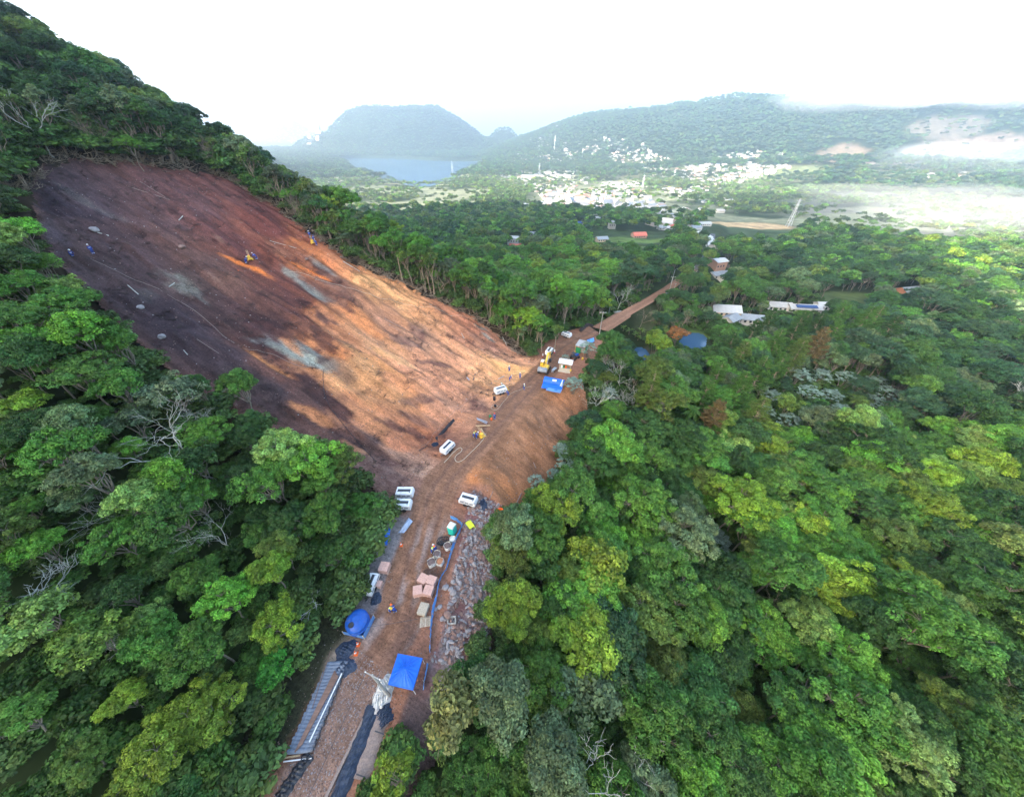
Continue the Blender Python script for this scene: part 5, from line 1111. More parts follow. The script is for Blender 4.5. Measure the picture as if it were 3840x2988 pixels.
simple(MB().box((0, 0, .35), (.5, .4, .7), bev=.06), 'yellow_canister', W['yellow'], 2184, 1350, 0, 'yellow canister at the forest edge right of the tractor', 'canister')
p, an, _ = span(2143, 1352, 2166, 1341); tr = empty('tractor', p, an, 'small dark blue tractor standing between the kiosk and the green stall', 'tractor')
MB().box((.75, 0, 1.0), (1.5, .7, .7), bev=.1).build('bonnet', W['tank'], tr); MB().box((-.55, 0, 1.1), (1.1, 1.1, .5), bev=.08).box((-.6, 0, 1.5), (.5, .5, .45), bev=.08).build('seat_platform', W['dark'], tr); MB().box((-.6, 0, 2.2), (1.2, 1.2, .07)).tube([(-1.0, .5, 1.2), (-1.0, .5, 2.2)], .03).tube([(-1.0, -.5, 1.2), (-1.0, -.5, 2.2)], .03).build('roll_bar', W['dark'], tr)
for x, y, r_ in ((-.7, .8, .7), (-.7, -.8, .7), (1.1, .7, .42), (1.1, -.7, .42)):
    o = MB().lathe([(r_*.45, -.17), (r_*.9, -.17), (r_, -.1), (r_, .1), (r_*.9, .17), (r_*.45, .17)], 18).build('wheel', W['rubber'], tr); o.location = (x, y, r_); o.rotation_euler = (math.pi/2, 0, 0)
simple(MB().box((0, 0, .6), (1.6, .05, .05)).box((0, .6, .6), (1.6, .05, .05)).box((-.8, .3, .3), (.05, .6, .6)).box((.8, .3, .3), (.05, .6, .6)).box((0, .3, .6), (1.6, .6, .02)), 'trestle', W['steel'], 2082, 1393, 1.0, 'small steel trestle between the excavator and the kiosk', 'trestle', 1.2)
a_, b_ = G(2178, 1244), G(2230, 1232)
for k in range(11):
    q_ = a_+(b_-a_)*k/10; o = MB()
    for j in range(3): o.lathe([(.28, j*.28+.02), (.5, j*.28+.04), (.55, j*.28+.14), (.5, j*.28+.24), (.28, j*.28+.26)], 14)
    o = o.build('tyre_stack', W['rubber']); o.location = (q_[0], q_[1], GZ(q_[0], q_[1])); o.scale = (1.15, 1.15, 1.15)
    tag(o, ['black tyre stack nearest the excavator end of the row', 'second black tyre stack of the row left of the road', 'third black tyre stack of the row left of the road', 'fourth black tyre stack of the row left of the road', 'fifth black tyre stack of the row left of the road', 'middle black tyre stack of the row left of the road', 'fifth black tyre stack from the far end of the row', 'fourth black tyre stack from the far end of the row', 'third black tyre stack from the far end of the row', 'second black tyre stack from the far end of the row', 'black tyre stack at the far end of the row'][k], 'tyre stack', 'row of black tyre stacks left of the road')
p, an, _ = span(2302, 1178, 2322, 1184); o = MB().prism([(-1.4, 0), (1.4, 0), (1.4, 1.7), (-1.4, 2.3)], -1.6, 1.6, axis='x').build('site_hut', W['roofw']); o.location = p; o.rotation_euler.z = an; tag(o, 'pale grey sheet metal site hut on the left road edge before the posts', 'hut')
# ---------------------------------------------------------------- sacks, bars, planks, plastic at the lower end
A0, A1, B0, B1 = G(1232, 2485), G(1312, 2482), G(1078, 2828), G(1178, 2818)
def sack_mesh(L_, seed):
    rr = random.Random(seed); return MB().sheet(lambda u, v: (-L_/2+L_*u, math.cos(v*2*math.pi)*.23*(.75+.25*math.sin(math.pi*u)**.3), .17+math.sin(v*2*math.pi)*.15*(.8+.2*math.sin(math.pi*u)**.3)+.02*math.sin(u*17+seed)), 18, 10)
NS = 24
for k in range(NS):
    t = (k+.5)/NS; l_ = A0+(B0-A0)*t; r_ = A1+(B1-A1)*t; L_ = np.linalg.norm((r_-l_)[:2])*(.96+.05*math.sin(k*2.3)); mid = (l_+r_)/2
    o = sack_mesh(L_, k).build('long_sack', W['sack'], smooth=True); o.location = (mid[0], mid[1], GZ(mid[0], mid[1])+.02*(k % 2)); o.rotation_euler.z = math.atan2((r_-l_)[1], (r_-l_)[0]); o.scale = (1, 1.12, 1.5)
    nth = ['first', 'second', 'third', 'fourth', 'fifth', 'sixth', 'seventh', 'eighth', 'ninth', 'tenth', 'eleventh', 'twelfth']
    tag(o, f"{nth[k] if k < 12 else nth[23-k]} long grey sack from the {'upper end, by the net heap' if k < 12 else 'lower end, by the black plastic'}", 'sack', 'long grey sacks laid side by side left of the road')
def bar(name, u0, v0, u1, v1, w_, h_, mt, label, cat='bar', z0=.0, group=None, rnd=False):
    a_, b_ = G(u0, v0), G(u1, v1); d = b_-a_; L_ = float(np.linalg.norm(d)); mid = (a_+b_)/2; zz_ = max(GZ(mid[0], mid[1]), mid[2]); el = math.asin(max(-1, min(1, d[2]/L_)))
    b = MB().tube([(-L_/2, 0, 0), (L_/2, 0, 0)], w_/2, 8) if rnd else MB().box((0, 0, 0), (L_, w_, h_))
    o = b.build(name, mt); o.location = (mid[0], mid[1], mid[2]+h_/2+z0+.03); o.rotation_euler = (0, -el, math.atan2(d[1], d[0])); return tag(o, label, cat, group)
for k, off in enumerate([-12, -6, 0, 6, 12]):
    bar('steel_bar', 1268+off*.5, 2520+k*5, 1127+off, 2824-k*7, .13, .1, W['brown'], ['leftmost long rusty bar lying over the grey sacks', 'second rusty bar from the left over the grey sacks', 'middle rusty bar lying over the grey sacks', 'fourth rusty bar from the left over the grey sacks', 'rusty bar next to the white pipe over the grey sacks'][k], 'bar', .50, 'long rusty bars over the grey sacks')
bar('white_pipe', 1288, 2530, 1168, 2785, .16, .16, W['white'], 'long white pipe lying beside the rusty bars', 'pipe', .46, rnd=True)
bar('thin_pole', 1246, 2447, 1178, 2660, .08, .08, W['brown'], 'thin dark pole crossing the left side of the grey sacks', 'pole', .50, rnd=True)
bar('plank', 1066, 2843, 1130, 2832, .15, .06, W['plank'], 'pale plank at the lower end of the grey sacks', 'plank', .1)
bar('white_pipe', 1068, 2856, 1172, 2843, .12, .12, W['white'], 'short white pipe across the black plastic at the lower left', 'pipe', .12, rnd=True)
def strip(name, u0, v0, u1, v1, w_, mt, label, h_=.3, cat='plastic sheet', n=40, crumple=.10):
    a_, b_ = G(u0, v0), G(u1, v1); d = b_-a_; L_ = float(np.linalg.norm(d[:2])); mid = (a_+b_)/2
    def fn(u, v):
        e = 1-abs(2*v-1)**2.5; return (-L_/2+L_*u, (v-.5)*w_*(1+.10*math.sin(u*19)+.05*math.sin(u*47)), h_*e+crumple*e*(math.sin(u*61+v*7)*.5+math.sin(u*23+v*19)*.6+math.sin(v*31+u*11)*.5)+(a_[2]+(b_[2]-a_[2])*u-mid[2])+.03)
    o = MB().sheet(fn, n*2, 14).build(name, mt, smooth=True); o.location = mid; o.rotation_euler.z = math.atan2(d[1], d[0]); return tag(o, label, cat)
strip('black_plastic_sheet', 1164, 2826, 1048, 2995, 1.3, W['black'], 'crumpled black plastic strip at the bottom left of the road')
strip('black_plastic_sheet', 1404, 2650, 1262, 3010, 1.7, W['net'], 'long crumpled black plastic cover along the right of the cobbles', .5)
strip('covered_slab', 1440, 2676, 1352, 2925, 1.9, W['oldwood'], 'long brown slab wrapped in dark plastic, right of the black cover', .3, 'slab', crumple=.03)
strip('black_plastic_sheet', 1432, 2655, 1452, 2720, 1.8, W['net'], 'black plastic bunched over the top end of the brown slab', .4)
bar('kerb_beam', 1366, 2696, 1220, 3000, .32, .22, W['oldwood'], 'grey beam edging the cobbles beside the black plastic', 'beam', 0)
for k, (u, v) in enumerate([(1425, 2748), (1356, 2908)]): bar('cross_bar', u-14, v-4, u+20, v+8, .12, .12, W['dark'], ['upper dark bar across the brown slab', 'lower dark bar across the brown slab'][k], 'bar', .42)
# boards, pipes and the black roll on the work site
for k, (a4, w_, mk, lab) in enumerate([((1788,1571,1828,1586),.2,'steel','upper silver pipe of the pair above the lower drill rig'),((1790,1576,1826,1591),.2,'steel','lower silver pipe of the pair above the lower drill rig'),((1784,1600,1838,1599),.25,'plank','long pale plank above the lower drill rig'),((1804,1610,1822,1640),.3,'plank','pale plank sloping down to the yellow drill rig'),((1852,1428,1912,1431),.14,'plank','long thin plank above the compressor with workers'),((1854,1430,1888,1444),.16,'plank','tilted plank over the compressor with workers'),((1868,1424,1890,1414),.16,'steel','grey beam lying left of the middle worker'),((1876,1434,1896,1450),.3,'plank','short broad plank at the upper drill place'),((1782,1401,1774,1423),.22,'dark','short dark plank on the orange slope'),((1750,1412,1760,1422),.3,'steel','pair of pale strips lying on the orange slope'),((1573,1697,1600,1665),.10,'dark','thin dark rod left of the white compressor with dark roof grille')]):
    bar('plank' if mk == 'plank' else ('pipe' if mk == 'steel' else 'rod'), *a4, w_, .12, W[mk], lab, 'plank' if mk == 'plank' else 'pipe' if mk == 'steel' else 'rod', .12)
strip('black_plastic_roll', 1631, 1637, 1700, 1570, .75, W['black'], 'long black plastic roll lying up the orange slope', .5)
simple(heap(12, .9, 1.1, .9), 'black_sheet_heap', W['net'], 1628, 1652, 0, 'round heap of black sheeting at the lower end of the black roll', 'sheet heap', smooth=True)
# ---------------------------------------------------------------- drill rigs
def drill(u, v, rz, label):
    r = empty('drill_rig', G(u, v), rz, label, 'drill rig'); MB().box((0, 0, .35), (1.7, .9, .25)).tube([(-.8, -.5, .15), (.8, -.5, .15)], .15).tube([(-.8, .5, .15), (.8, .5, .15)], .15).build('base_frame', W['yellow'], r)
    MB().box((-.3, .1, .8), (.7, .7, .6), bev=.06).build('engine', W['yellow'], r); MB().box((.4, 0, 1.0), (.5, .35, .4), bev=.04).build('drill_head', W['orange'], r)
    b = MB()
    for y in (-.14, .14): b.tube([(-.9, y, .5), (1.6, y, 2.0)], .05, 6)
    for t in np.linspace(0, 1, 7): b.tube([(-.9+2.5*t, -.14, .5+1.5*t), (-.9+2.5*t, .14, .5+1.5*t)], .03, 5)
    b.build('mast', W['plank'], r); MB().tube([(.5, .5, 1.0), (.9, .9, .5), (.6, 1.4, .08), (-.2, 1.6, .06)], .05, 6).build('hose', W['black'], r); return r
drill(1806, 1635, 2.2, 'yellow drill rig with a sloping mast beside two workers at the road edge')
drill(1896, 1464, 2.4, 'drill rig among boards at the right end of the slope-foot compressor')
drill(940, 975, 2.2, 'small drill rig between two workers high on the dark slope'); drill(1176, 918, 2.2, 'drill rig with three workers at the upper right landslide edge')
# ---------------------------------------------------------------- hoses and ropes
def rope(name, pix, rad_, mt, label, lift=.06, cat='hose'):
    P = [G(*p) for p in pix]; fine = []
    for i in range(len(P)-1):
        p0, p1, p2, p3 = P[max(i-1, 0)], P[i], P[i+1], P[min(i+2, len(P)-1)]; k = max(3, int(np.linalg.norm(p2-p1)/.8))
        for j in range(k): t = j/k; q_ = .5*(2*p1+(p2-p0)*t+(2*p0-5*p1+4*p2-p3)*t*t+(3*p1-p0-3*p2+p3)*t**3); fine.append((q_[0], q_[1], GZ(q_[0], q_[1])+lift+rad_))
    c = np.array(fine[0]); o = MB().tube([tuple(np.array(f)-c) for f in fine], rad_, 5).build(name, mt, smooth=True); o.location = c; return tag(o, label, cat)
rope('air_hose', [(1822,1628),(1812,1650),(1790,1675),(1762,1702),(1735,1728),(1715,1734),(1706,1722),(1712,1708),(1730,1694),(1732,1684),(1722,1682),(1700,1700),(1680,1722),(1660,1742)], .06, W['wood'], 'beige air hose looping from the yellow drill rig to the compressor')
rope('air_hose', [(1905,1490),(1885,1512),(1872,1530),(1860,1540),(1845,1536),(1842,1528),(1856,1520),(1872,1530)], .04, W['wood'], 'beige air hose coiled below the barrel at the slope foot')
rope('air_hose', [(1900,1490),(1930,1470),(1975,1455),(1998,1450)], .03, W['wood'], 'thin beige hose from the compressor to the yellow-vested walker')
rope('safety_rope', [(350,985),(450,1030),(560,1078),(680,1142),(790,1215),(880,1290),(1000,1325),(1110,1370),(1215,1388)], .05, W['oldwood'], 'long grey rope running down the dark part of the landslide', cat='rope')
rope('safety_rope', [(1216,1390),(1212,1440),(1225,1500),(1262,1560),(1330,1640),(1420,1745)], .05, W['black'], 'dark cable from the grey rock patch down to the slope foot', cat='rope')
rope('safety_rope', [(1060,1020),(1130,1022),(1230,1060),(1380,1110),(1620,1160),(1800,1200),(1845,1203)], .035, W['wood'], 'thin pale rope across the top right of the landslide', cat='rope')
rope('safety_rope', [(1850,1455),(1760,1500),(1700,1545),(1640,1600),(1570,1680)], .03, W['oldwood'], 'thin line across the orange slope to the white compressor', cat='rope')
# ---------------------------------------------------------------- poles
def pole(base, top, h, label, arm=1.8, rr_=.16, lamp=False, mt='conc', transformer=False):
    p = G(*base); r = empty('utility_pole' if not lamp else 'street_lamp', p, 0, label, 'utility pole' if not lamp else 'street lamp'); MB().tube([(0, 0, -.3), (0, 0, h)], [rr_, rr_*.6], 10).build('post', W[mt], r)
    if lamp: MB().tube([(0, 0, h-.1), (.9, .2, h+.35)], .04, 6).box((1.0, .22, h+.36), (.5, .2, .1)).build('lamp_head', W['steel'], r)
    else:
        MB().box((0, 0, h-.35), (arm, .1, .12)).build('cross_arm', W['oldwood'] if mt != 'conc' else W['conc'], r)
        b = MB()
        for x in (-.42, 0, .42): b.lathe([(.05, 0), (.07, .05), (.03, .1), (.07, .15), (.03, .2)], 8, (x*arm, 0, h-.29))
        b.build('insulator', W['white'], r)
    return r
p1 = pole((1462, 2609), None, 8.5, 'weathered concrete power pole leaning towards the camera beside the blue tent', 2.2, .2); p1.rotation_euler.z = -.35
pole((2246, 1262), None, 9, 'tall power pole on the right edge of the far road', 2.2)
pole((2506, 1104), None, 9, 'power pole beside the white car on the far road', 2.2)
pole((2524, 1100), None, 5, 'short pole just right of the pole by the white car', .8)
pole((2612, 1022), None, 9, 'farthest power pole, behind the truck', 1.8)
pole((2641, 1008), None, 9, 'power pole at the left of the tall white house', 1.2)
pole((2279, 1195), None, 8, 'street lamp in the trees left of the pale site hut', lamp=True, mt='steel')
pole((2516, 1066), None, 8, 'street lamp in the trees left of the truck', lamp=True, mt='steel')
def wire(a_, b_, sag, label):
    P = [np.array(a_)+(np.array(b_)-np.array(a_))*t-np.array([0, 0, sag*4*t*(1-t)]) for t in np.linspace(0, 1, 14)]; c = P[0]; o = MB().tube([tuple(p-c) for p in P], .025, 4).build('power_cable', W['dark']); o.location = c; return tag(o, label, 'cable')
pb = G(1462, 2609)
wire((pb[0]-.9, pb[1]+.3, 8.2), (pb[0]-6, pb[1]-20, 9), .6, 'left cable running from the near concrete pole down the picture')
wire((pb[0]+.9, pb[1]-.3, 8.2), (pb[0]-4, pb[1]-20, 9), .6, 'right cable running from the near concrete pole down the picture')
g_ = G(1610, 2318); wire((g_[0], g_[1], g_[2]+.5), tuple(G(1385, 2365)+np.array([0, 0, 1.2])), .1, 'thin cable across the road from the pallets to the blue tank')
# ---------------------------------------------------------------- vehicles
def car(u, v, u2, v2, label, mt='white'):
    m_, an, _ = span(u, v, u2, v2); r = empty('parked_car', m_, an, label, 'car'); MB().box((0, 0, .6), (4.0, 1.7, .6), bev=.15).build('body', W[mt], r); MB().prism([(-1.6, .9), (-1.2, 1.4), (.7, 1.4), (1.3, .9)], -.72, .72).build('cabin', W['glass'], r); MB().box((-.25, 0, 1.42), (1.8, 1.35, .05)).build('roof', W[mt], r)
    for x in (-1.25, 1.25):
        for y in (-.8, .8): o = MB().lathe([(.1, -.1), (.32, -.1), (.32, .1), (.1, .1)], 14).build('wheel', W['rubber'], r); o.location = (x, y, .32); o.rotation_euler = (math.pi/2, 0, 0)
    return r
car(2496, 1113, 2508, 1103, 'white car on the far road beside the power pole')
m_, an, _ = span(2582, 1030, 2598, 1015); m_[2] += .2; tk = empty('truck', m_, an, 'truck with a pale cab and dark load bed far down the road', 'truck'); MB().box((3.2, 0, 1.5), (1.8, 2.3, 2.0), bev=.15).build('cab', W['white'], tk); MB().box((4.12, 0, 1.9), (.04, 2.0, .8)).build('windscreen', W['glass'], tk)
MB().box((-.6, 0, .95), (6.0, 2.4, .2)).box((-.6, 1.15, 1.5), (6, .08, 1.0)).box((-.6, -1.15, 1.5), (6, .08, 1.0)).box((-3.55, 0, 1.5), (.08, 2.4, 1.0)).build('load_bed', W['dark'], tk); MB().box((-.6, 0, 1.4), (5.4, 2.1, .7), taper=.8).build('load', W['sand'], tk)
for x in (3.1, -1.2, -2.4):
    for y in (-1.05, 1.05): o = MB().lathe([(.15, -.14), (.5, -.14), (.5, .14), (.15, .14)], 14).build('wheel', W['rubber'], tk); o.location = (x, y, .5); o.rotation_euler = (math.pi/2, 0, 0)
# ================================================================ people
def skinned(name, pts, edges, radii, mt, parent, root=0, lv=1):
    me = bpy.data.meshes.new(name); me.from_pydata(pts, edges, []); me.materials.append(mt); o = bpy.data.objects.new(name, me); COL.objects.link(o); o.parent = parent
    md = o.modifiers.new('skin', 'SKIN'); md.use_smooth_shade = True
    for i, r_ in enumerate(radii): me.skin_vertices[0].data[i].radius = (r_, r_)
    me.skin_vertices[0].data[root].use_root = True; sb = o.modifiers.new('sub', 'SUBSURF'); sb.levels = lv; sb.render_levels = lv; return o
POSES = {}
def person(pose, vest, helmet, name='person'):
    """one continuous skinned body; overalls, vest, helmet and boots are its clothing"""
    lean = dict(stand=0, walk=.08, bend=.85, crouch=.6)[pose]; hipz = .55 if pose == 'crouch' else (.86 if pose == 'bend' else .92)
    def up(base, l, a): return (base[0]+math.sin(a)*l, base[1], base[2]+math.cos(a)*l)
    P = []; E = []; Rd = []
    def v(p, r_, par=None):
        P.append(p); Rd.append(r_); i = len(P)-1
        if par is not None: E.append((par, i))
        return i
    pel = v((0, 0, hipz), .15); wa = v(up(P[pel], .22, lean), .135, pel); ch = v(up(P[wa], .24, lean), .17, wa); nk = v(up(P[ch], .14, lean*.9), .065, ch); hd = v(up(P[nk], .12, lean*.6), .095, nk); tp = v(up(P[hd], .12, lean*.6), .085, hd)
    nose = v((P[hd][0]+.11, 0, P[hd][2]+.0), .018, hd)
    for s_ in (-1, 1):
        sh = v((P[ch][0]+.01, s_*.19, P[ch][2]+.06), .065, ch)
        swing = dict(stand=.12, walk=.45*s_, bend=.1, crouch=.5)[pose]
        el = v((P[sh][0]+math.sin(swing)*.28, s_*.26, P[sh][2]-math.cos(swing)*.28), .048, sh); fw_ = swing+dict(stand=.35, walk=.5, bend=.25, crouch=.7)[pose]
        wr = v((P[el][0]+math.sin(fw_)*.25, s_*.24, P[el][2]-math.cos(fw_)*.25), .032, el); pm = v((P[wr][0]+math.sin(fw_)*.07, s_*.24, P[wr][2]-math.cos(fw_)*.07), .036, wr)
        for k in range(4): L_ = (.07, .08, .075, .06)[k]; a1 = v((P[pm][0]+.03-.02*k+math.sin(fw_)*.04, s_*.24, P[pm][2]-math.cos(fw_)*.04), .010, pm); v((P[a1][0]+math.sin(fw_+.5)*L_, s_*.235, P[a1][2]-math.cos(fw_+.5)*L_), .008, a1)
        v((P[wr][0]+.05, s_*.21, P[wr][2]-.05), .010, wr)
        hp = v((0, s_*.10, hipz-.04), .105, pel); st = dict(stand=0, walk=-.38*s_, bend=.12*s_, crouch=1.25)[pose]
        kn = v((P[hp][0]+math.sin(st)*.42, s_*.12, P[hp][2]-math.cos(st)*.42), .065, hp); st2 = dict(stand=0, walk=st-.2 if st < 0 else st*.3, bend=0, crouch=-.9)[pose]
        zf = .09; l2 = (P[kn][2]-zf)/max(.3, math.cos(st2)); an_ = v((P[kn][0]+math.sin(st2)*l2, s_*.12, zf), .045, kn); v((P[an_][0]+.16, s_*.13, .045), .040, an_)
    r = empty(name, (0, 0, 0)); key = (pose, vest)
    skinned('body', P, E, Rd, W['skin'], r)
    # clothing: the same skeleton without head and hands, a little thicker
    keep_ = [0, 1, 2]; sideN = 2+1+1+4*2+1+4  # vertices per side
    base = 7; per = (len(P)-7)//2
    for s_ in (0, 1): o_ = base+s_*per; keep_ += [o_, o_+1, o_+2, o_+13, o_+14, o_+15]
    mp_ = {k: i for i, k in enumerate(keep_)}
    P2 = [P[k] for k in keep_]; E2 = [(mp_[a], mp_[b]) for a, b in E if a in mp_ and b in mp_]; R2 = [Rd[k]*1.12+.018 for k in keep_]
    skinned('overalls', P2, E2, R2, W['suit'], r)
    if vest:
        k3 = [1, 2]; skinned('vest', [up(P[0], .10, lean), P[1], P[2], (P[2][0], .15, P[2][2]+.06), (P[2][0], -.15, P[2][2]+.06)], [(0, 1), (1, 2), (2, 3), (2, 4)], [.19, .19, .225, .11, .11], W['lime'], r)
    b = MB()
    for f_ in (.45, .8): q_ = up(P[0], .55*f_, lean); b.lathe([(.222, -.03), (.222, .03)], 14)
    for i in range(len(b.v)):
        pass
    q_ = up(P[0], .36, lean); bb = MB().lathe([(.215 if not vest else .25, -.028), (.215 if not vest else .25, .028)], 14); o = bb.build('reflective_band', W['refl'], r); o.location = q_; o.rotation_euler = (0, lean, 0); o.scale = (.78, 1, 1)
    for s_ in (0, 1):
        kn, an_ = P[base+s_*per+14], P[base+s_*per+15]; o = MB().lathe([(.098, -.025), (.098, .025)], 10).build('reflective_band', W['refl'], r); o.location = ((kn[0]+an_[0])/2, kn[1], (kn[2]+an_[2])/2)
        o = MB().box((0, 0, 0), (.28, .11, .10), bev=.03).build('boot', W['boot'], r); ft = P[base+s_*per+16]; o.location = (ft[0]-.07, ft[1], .05)
    hp_ = P[hd]; o = MB().lathe([(.165, -.0), (.135, .015), (.13, .06), (.10, .12), (.05, .145), (0, .15)], 14).build('helmet', W[helmet], r, smooth=True); o.location = (P[tp][0]-.02, 0, P[tp][2]-.03); o.rotation_euler = (0, lean*.6, 0)
    return r
PEOPLE = [(1910,1391,'stand','',"helmw",2.0,'worker in blue overalls standing highest at the slope foot'),(1911,1430,'bend','',"helmw",.5,'bending worker in blue overalls below the highest one at the slope foot'),(1950,1420,'stand','',"helmw",1.2,'worker in blue overalls standing on the pale earth near the excavator'),(1965,1463,'walk','v',"helmw",-.6,'worker in a yellow vest walking on the road with a hose'),
 (1882,1461,'stand','v',"helmw",-1.2,'worker in a pale yellow vest behind the compressor at the slope foot'),(1906,1484,'bend','',"helmw",2.6,'worker in blue leaning at the right end of the compressor'),(1855,1574,'stand','',"red",-2.0,'worker in blue with a red helmet beside the orange bucket'),(1776,1640,'bend','v',"yellow",.4,'worker in a yellow vest beside the lower drill rig'),(1787,1644,'bend','',"helmw",.8,'worker in blue bending right beside the lower drill rig'),
 (1636,2064,'crouch','',"helmw",2.6,'worker in blue crouching at the white big bags'),(1620,2072,'bend','v',"orange",.4,'worker in a yellow vest and orange helmet at the white big bags'),(1465,2290,'bend','v',"yellow",-.5,'worker in a yellow vest bending on the road above the blue tank'),(1484,2296,'bend','',"orange",2.4,'worker in blue with an orange helmet bending on the road'),
 (356,958,'stand','',"helmw",-.4,'worker in blue and white helmet high on the dark slope at the left'),(268,958,'crouch','',"helmw",-.2,'crouching worker in blue at the far left of the dark slope'),(921,980,'bend','',"helmw",.2,'left worker beside the small drill rig high on the slope'),(965,976,'bend','',"helmw",3.0,'right worker beside the small drill rig high on the slope'),
 (1168,903,'stand','',"helmw",-.8,'uppermost of the three workers at the upper right slope edge'),(1180,915,'bend','',"tank",1.5,'middle of the three workers at the upper right slope edge'),(1190,928,'bend','',"helmw",2.2,'lowest of the three workers at the upper right slope edge'),(2366,1160,'stand','',"helmw",2.5,'person in dark clothes at the last marker post on the far road')]
first = {}
for u, v, pose, vest, helm, rz, lab in PEOPLE:
    k = (pose, vest, helm)
    if k in first: o = copy_tree(first[k], (0, 0, 0))
    else: o = first[k] = person(pose, vest == 'v', helm)
    p = G(u, v); o.location = (p[0], p[1], p[2]-.0); o.rotation_euler = (0, 0, rz); o.scale = (1.08,)*3 if v > 1000 else (1.15,)*3; o['label'] = lab; o['category'] = 'person'; o['group'] = 'workers on the landslide site'
# ================================================================ loose stones, litter and logs
def stone(seed, mt, s_=1.0):
    rr = np.random.default_rng(seed); bm = bmesh.new(); bmesh.ops.create_icosphere(bm, subdivisions=2, radius=.5)
    pl = rr.normal(0, 1, (7, 3)); pl /= np.linalg.norm(pl, axis=1)[:, None]
    for v_ in bm.verts:
        c = np.array(v_.co)
        for n_ in pl: t = c@n_-.34; c = c-n_*max(0, t)*.9
        v_.co = c*np.array([1.15, .9, .65])
    me = bpy.data.meshes.new('boulder'); bm.to_mesh(me); bm.free(); me.materials.append(mt); return me
ST = [stone(1, W['rock']), stone(2, W['rock']), stone(3, W['rock2'])]
ROCKS = [(1681,2308,1.3,2,'large pinkish boulder just above the concrete drain box'),(1660,2322,.8,0,'pale stone left of the concrete drain box'),(1702,2352,.9,2,'left brown boulder below the concrete drain box'),(1716,2352,.9,2,'middle brown boulder below the concrete drain box'),(1732,2352,.8,2,'right brown boulder below the concrete drain box'),(1670,2205,1.2,0,'large pale slab of rubble right of the lower pink block stacks'),(1700,2225,1.1,0,'white broken block in the rubble at the forest edge'),(1690,2212,.9,0,'white broken block beside a larger one in the rubble'),(1648,2278,.9,0,'pale stone by the barrier at the pallet stack'),(1725,2192,.9,0,'pale stone at the forest edge above the broken blocks'),(1636,2285,.6,0,'small pale stone right beside the pallet stack'),(1830,2010,1.2,0,'pale boulder at the forest edge right of the rubble'),(1845,1998,1.0,2,'brown boulder at the forest edge right of the rubble'),(1745,2070,.9,1,'grey stone in the middle of the rubble'),(1780,2120,.9,1,'grey stone at the lower right of the rubble'),(1700,2185,.8,0,'grey stone between the barrier and the forest'),
 (355,862,1.8,0,'pale flat boulder high on the dark slope'),(690,940,1.6,2,'rusty boulder in the middle of the dark slope'),(540,1170,1.3,0,'pale boulder at the left edge of the dark slope'),(610,1270,1.6,0,'pale rock by the trees at the lower dark slope'),(1150,975,1.2,2,'boulder below the workers at the upper right slope')]
for u, v, s_, k, lab in ROCKS:
    p = G(u, v); o = bpy.data.objects.new('boulder', ST[k]); COL.objects.link(o); o.location = (p[0], p[1], p[2]+.18*s_); o.rotation_euler = (random.uniform(-.3, .3), random.uniform(-.3, .3), random.uniform(0, 6)); o.scale = (s_,)*3; tag(o, lab, 'boulder')
LOGS = [((365,870,405,880),.35,'pale fallen trunk beside the flat boulder high on the slope'),((640,1085,660,1070),.3,'short pale log in the middle of the dark slope'),((490,1085,530,1120),.28,'forked grey branch at the left of the dark slope'),((670,825,685,810),.35,'short light log on the upper dark slope'),((480,700,640,755),.22,'long thin fallen trunk under the trees at the landslide top'),((530,690,620,740),.18,'second thin fallen trunk at the landslide top'),((690,1315,705,1332),.25,'short pale stick on the lower dark slope'),((750,1290,830,1340),.16,'thin bent branch on the lower dark slope'),((1010,900,1110,925),.2,'grey branch below the two drilling workers'),((1440,1190,1520,1230),.2,'dark fallen trunk on the orange slope'),((1290,990,1350,1020),.3,'broken pale trunk at the right landslide edge'),((1230,960,1300,965),.25,'broken pale branch among the trees at the right edge'),((1610,1150,1660,1165),.2,'pale broken branch at the right landslide edge'),((1880,1250,1900,1290),.25,'pale cut trunk in the bushes above the excavator'),((1895,1240,1930,1280),.22,'second pale cut trunk in the bushes above the excavator'),((1730,1245,1740,1260),.25,'pale stub on the orange slope'),((1830,1890,1850,1865),.25,'dark log at the foot of the spoil bank'),((2000,1740,2010,1760),.3,'orange cut log at the forest edge of the spoil bank'),((1935,1900,1955,1860),.3,'thick brown trunk at the forest edge below the spoil bank')]
for (a4, d_w, lab) in LOGS: bar('fallen_log', *a4, d_w*.62, d_w*.62, M_PALE if 'pale' in lab or 'grey' in lab or 'light' in lab else W['oldwood'], lab, 'log', .02, rnd=True)
def pts_in(n, test, x0, x1, y0, y1):
    out = np.zeros((0, 2))
    while len(out) < n: q_ = np.stack([rng.uniform(x0, x1, n*3), rng.uniform(y0, y1, n*3)], 1); out = np.concatenate([out, q_[test(q_[:, 0], q_[:, 1])]])
    return out[:n]
def GZa(P): return np.array([GZ(a, b) for a, b in P])
def ground_scatter(name, n, test, bounds, s0, s1, protos, label, flat=1, tint=None, lift=.0):
    P = pts_in(n, test, *bounds); z = GZa(P)+lift; s_ = rng.uniform(0, 1, n)**3.2*(s1-s0)+s0; rot = rng.uniform(0, 6.28, (n, 3))*np.array([.15, .15, 1])
    return scatter(name, np.column_stack([P, z]), np.stack([s_*rng.uniform(.7, 1.4, n), s_, s_*flat], 1), rot, rng.integers(0, len(protos), n), np.ones((n, 3)), protos, label)
rocks = {k: next(o for o in bpy.data.objects if o.name.startswith('boulder') and o.data == ST[k]) for k in range(3)}
in_sl = lambda x, y: inpoly(x, y, SLIDE) & (road_coords(x, y)[0] > 4)
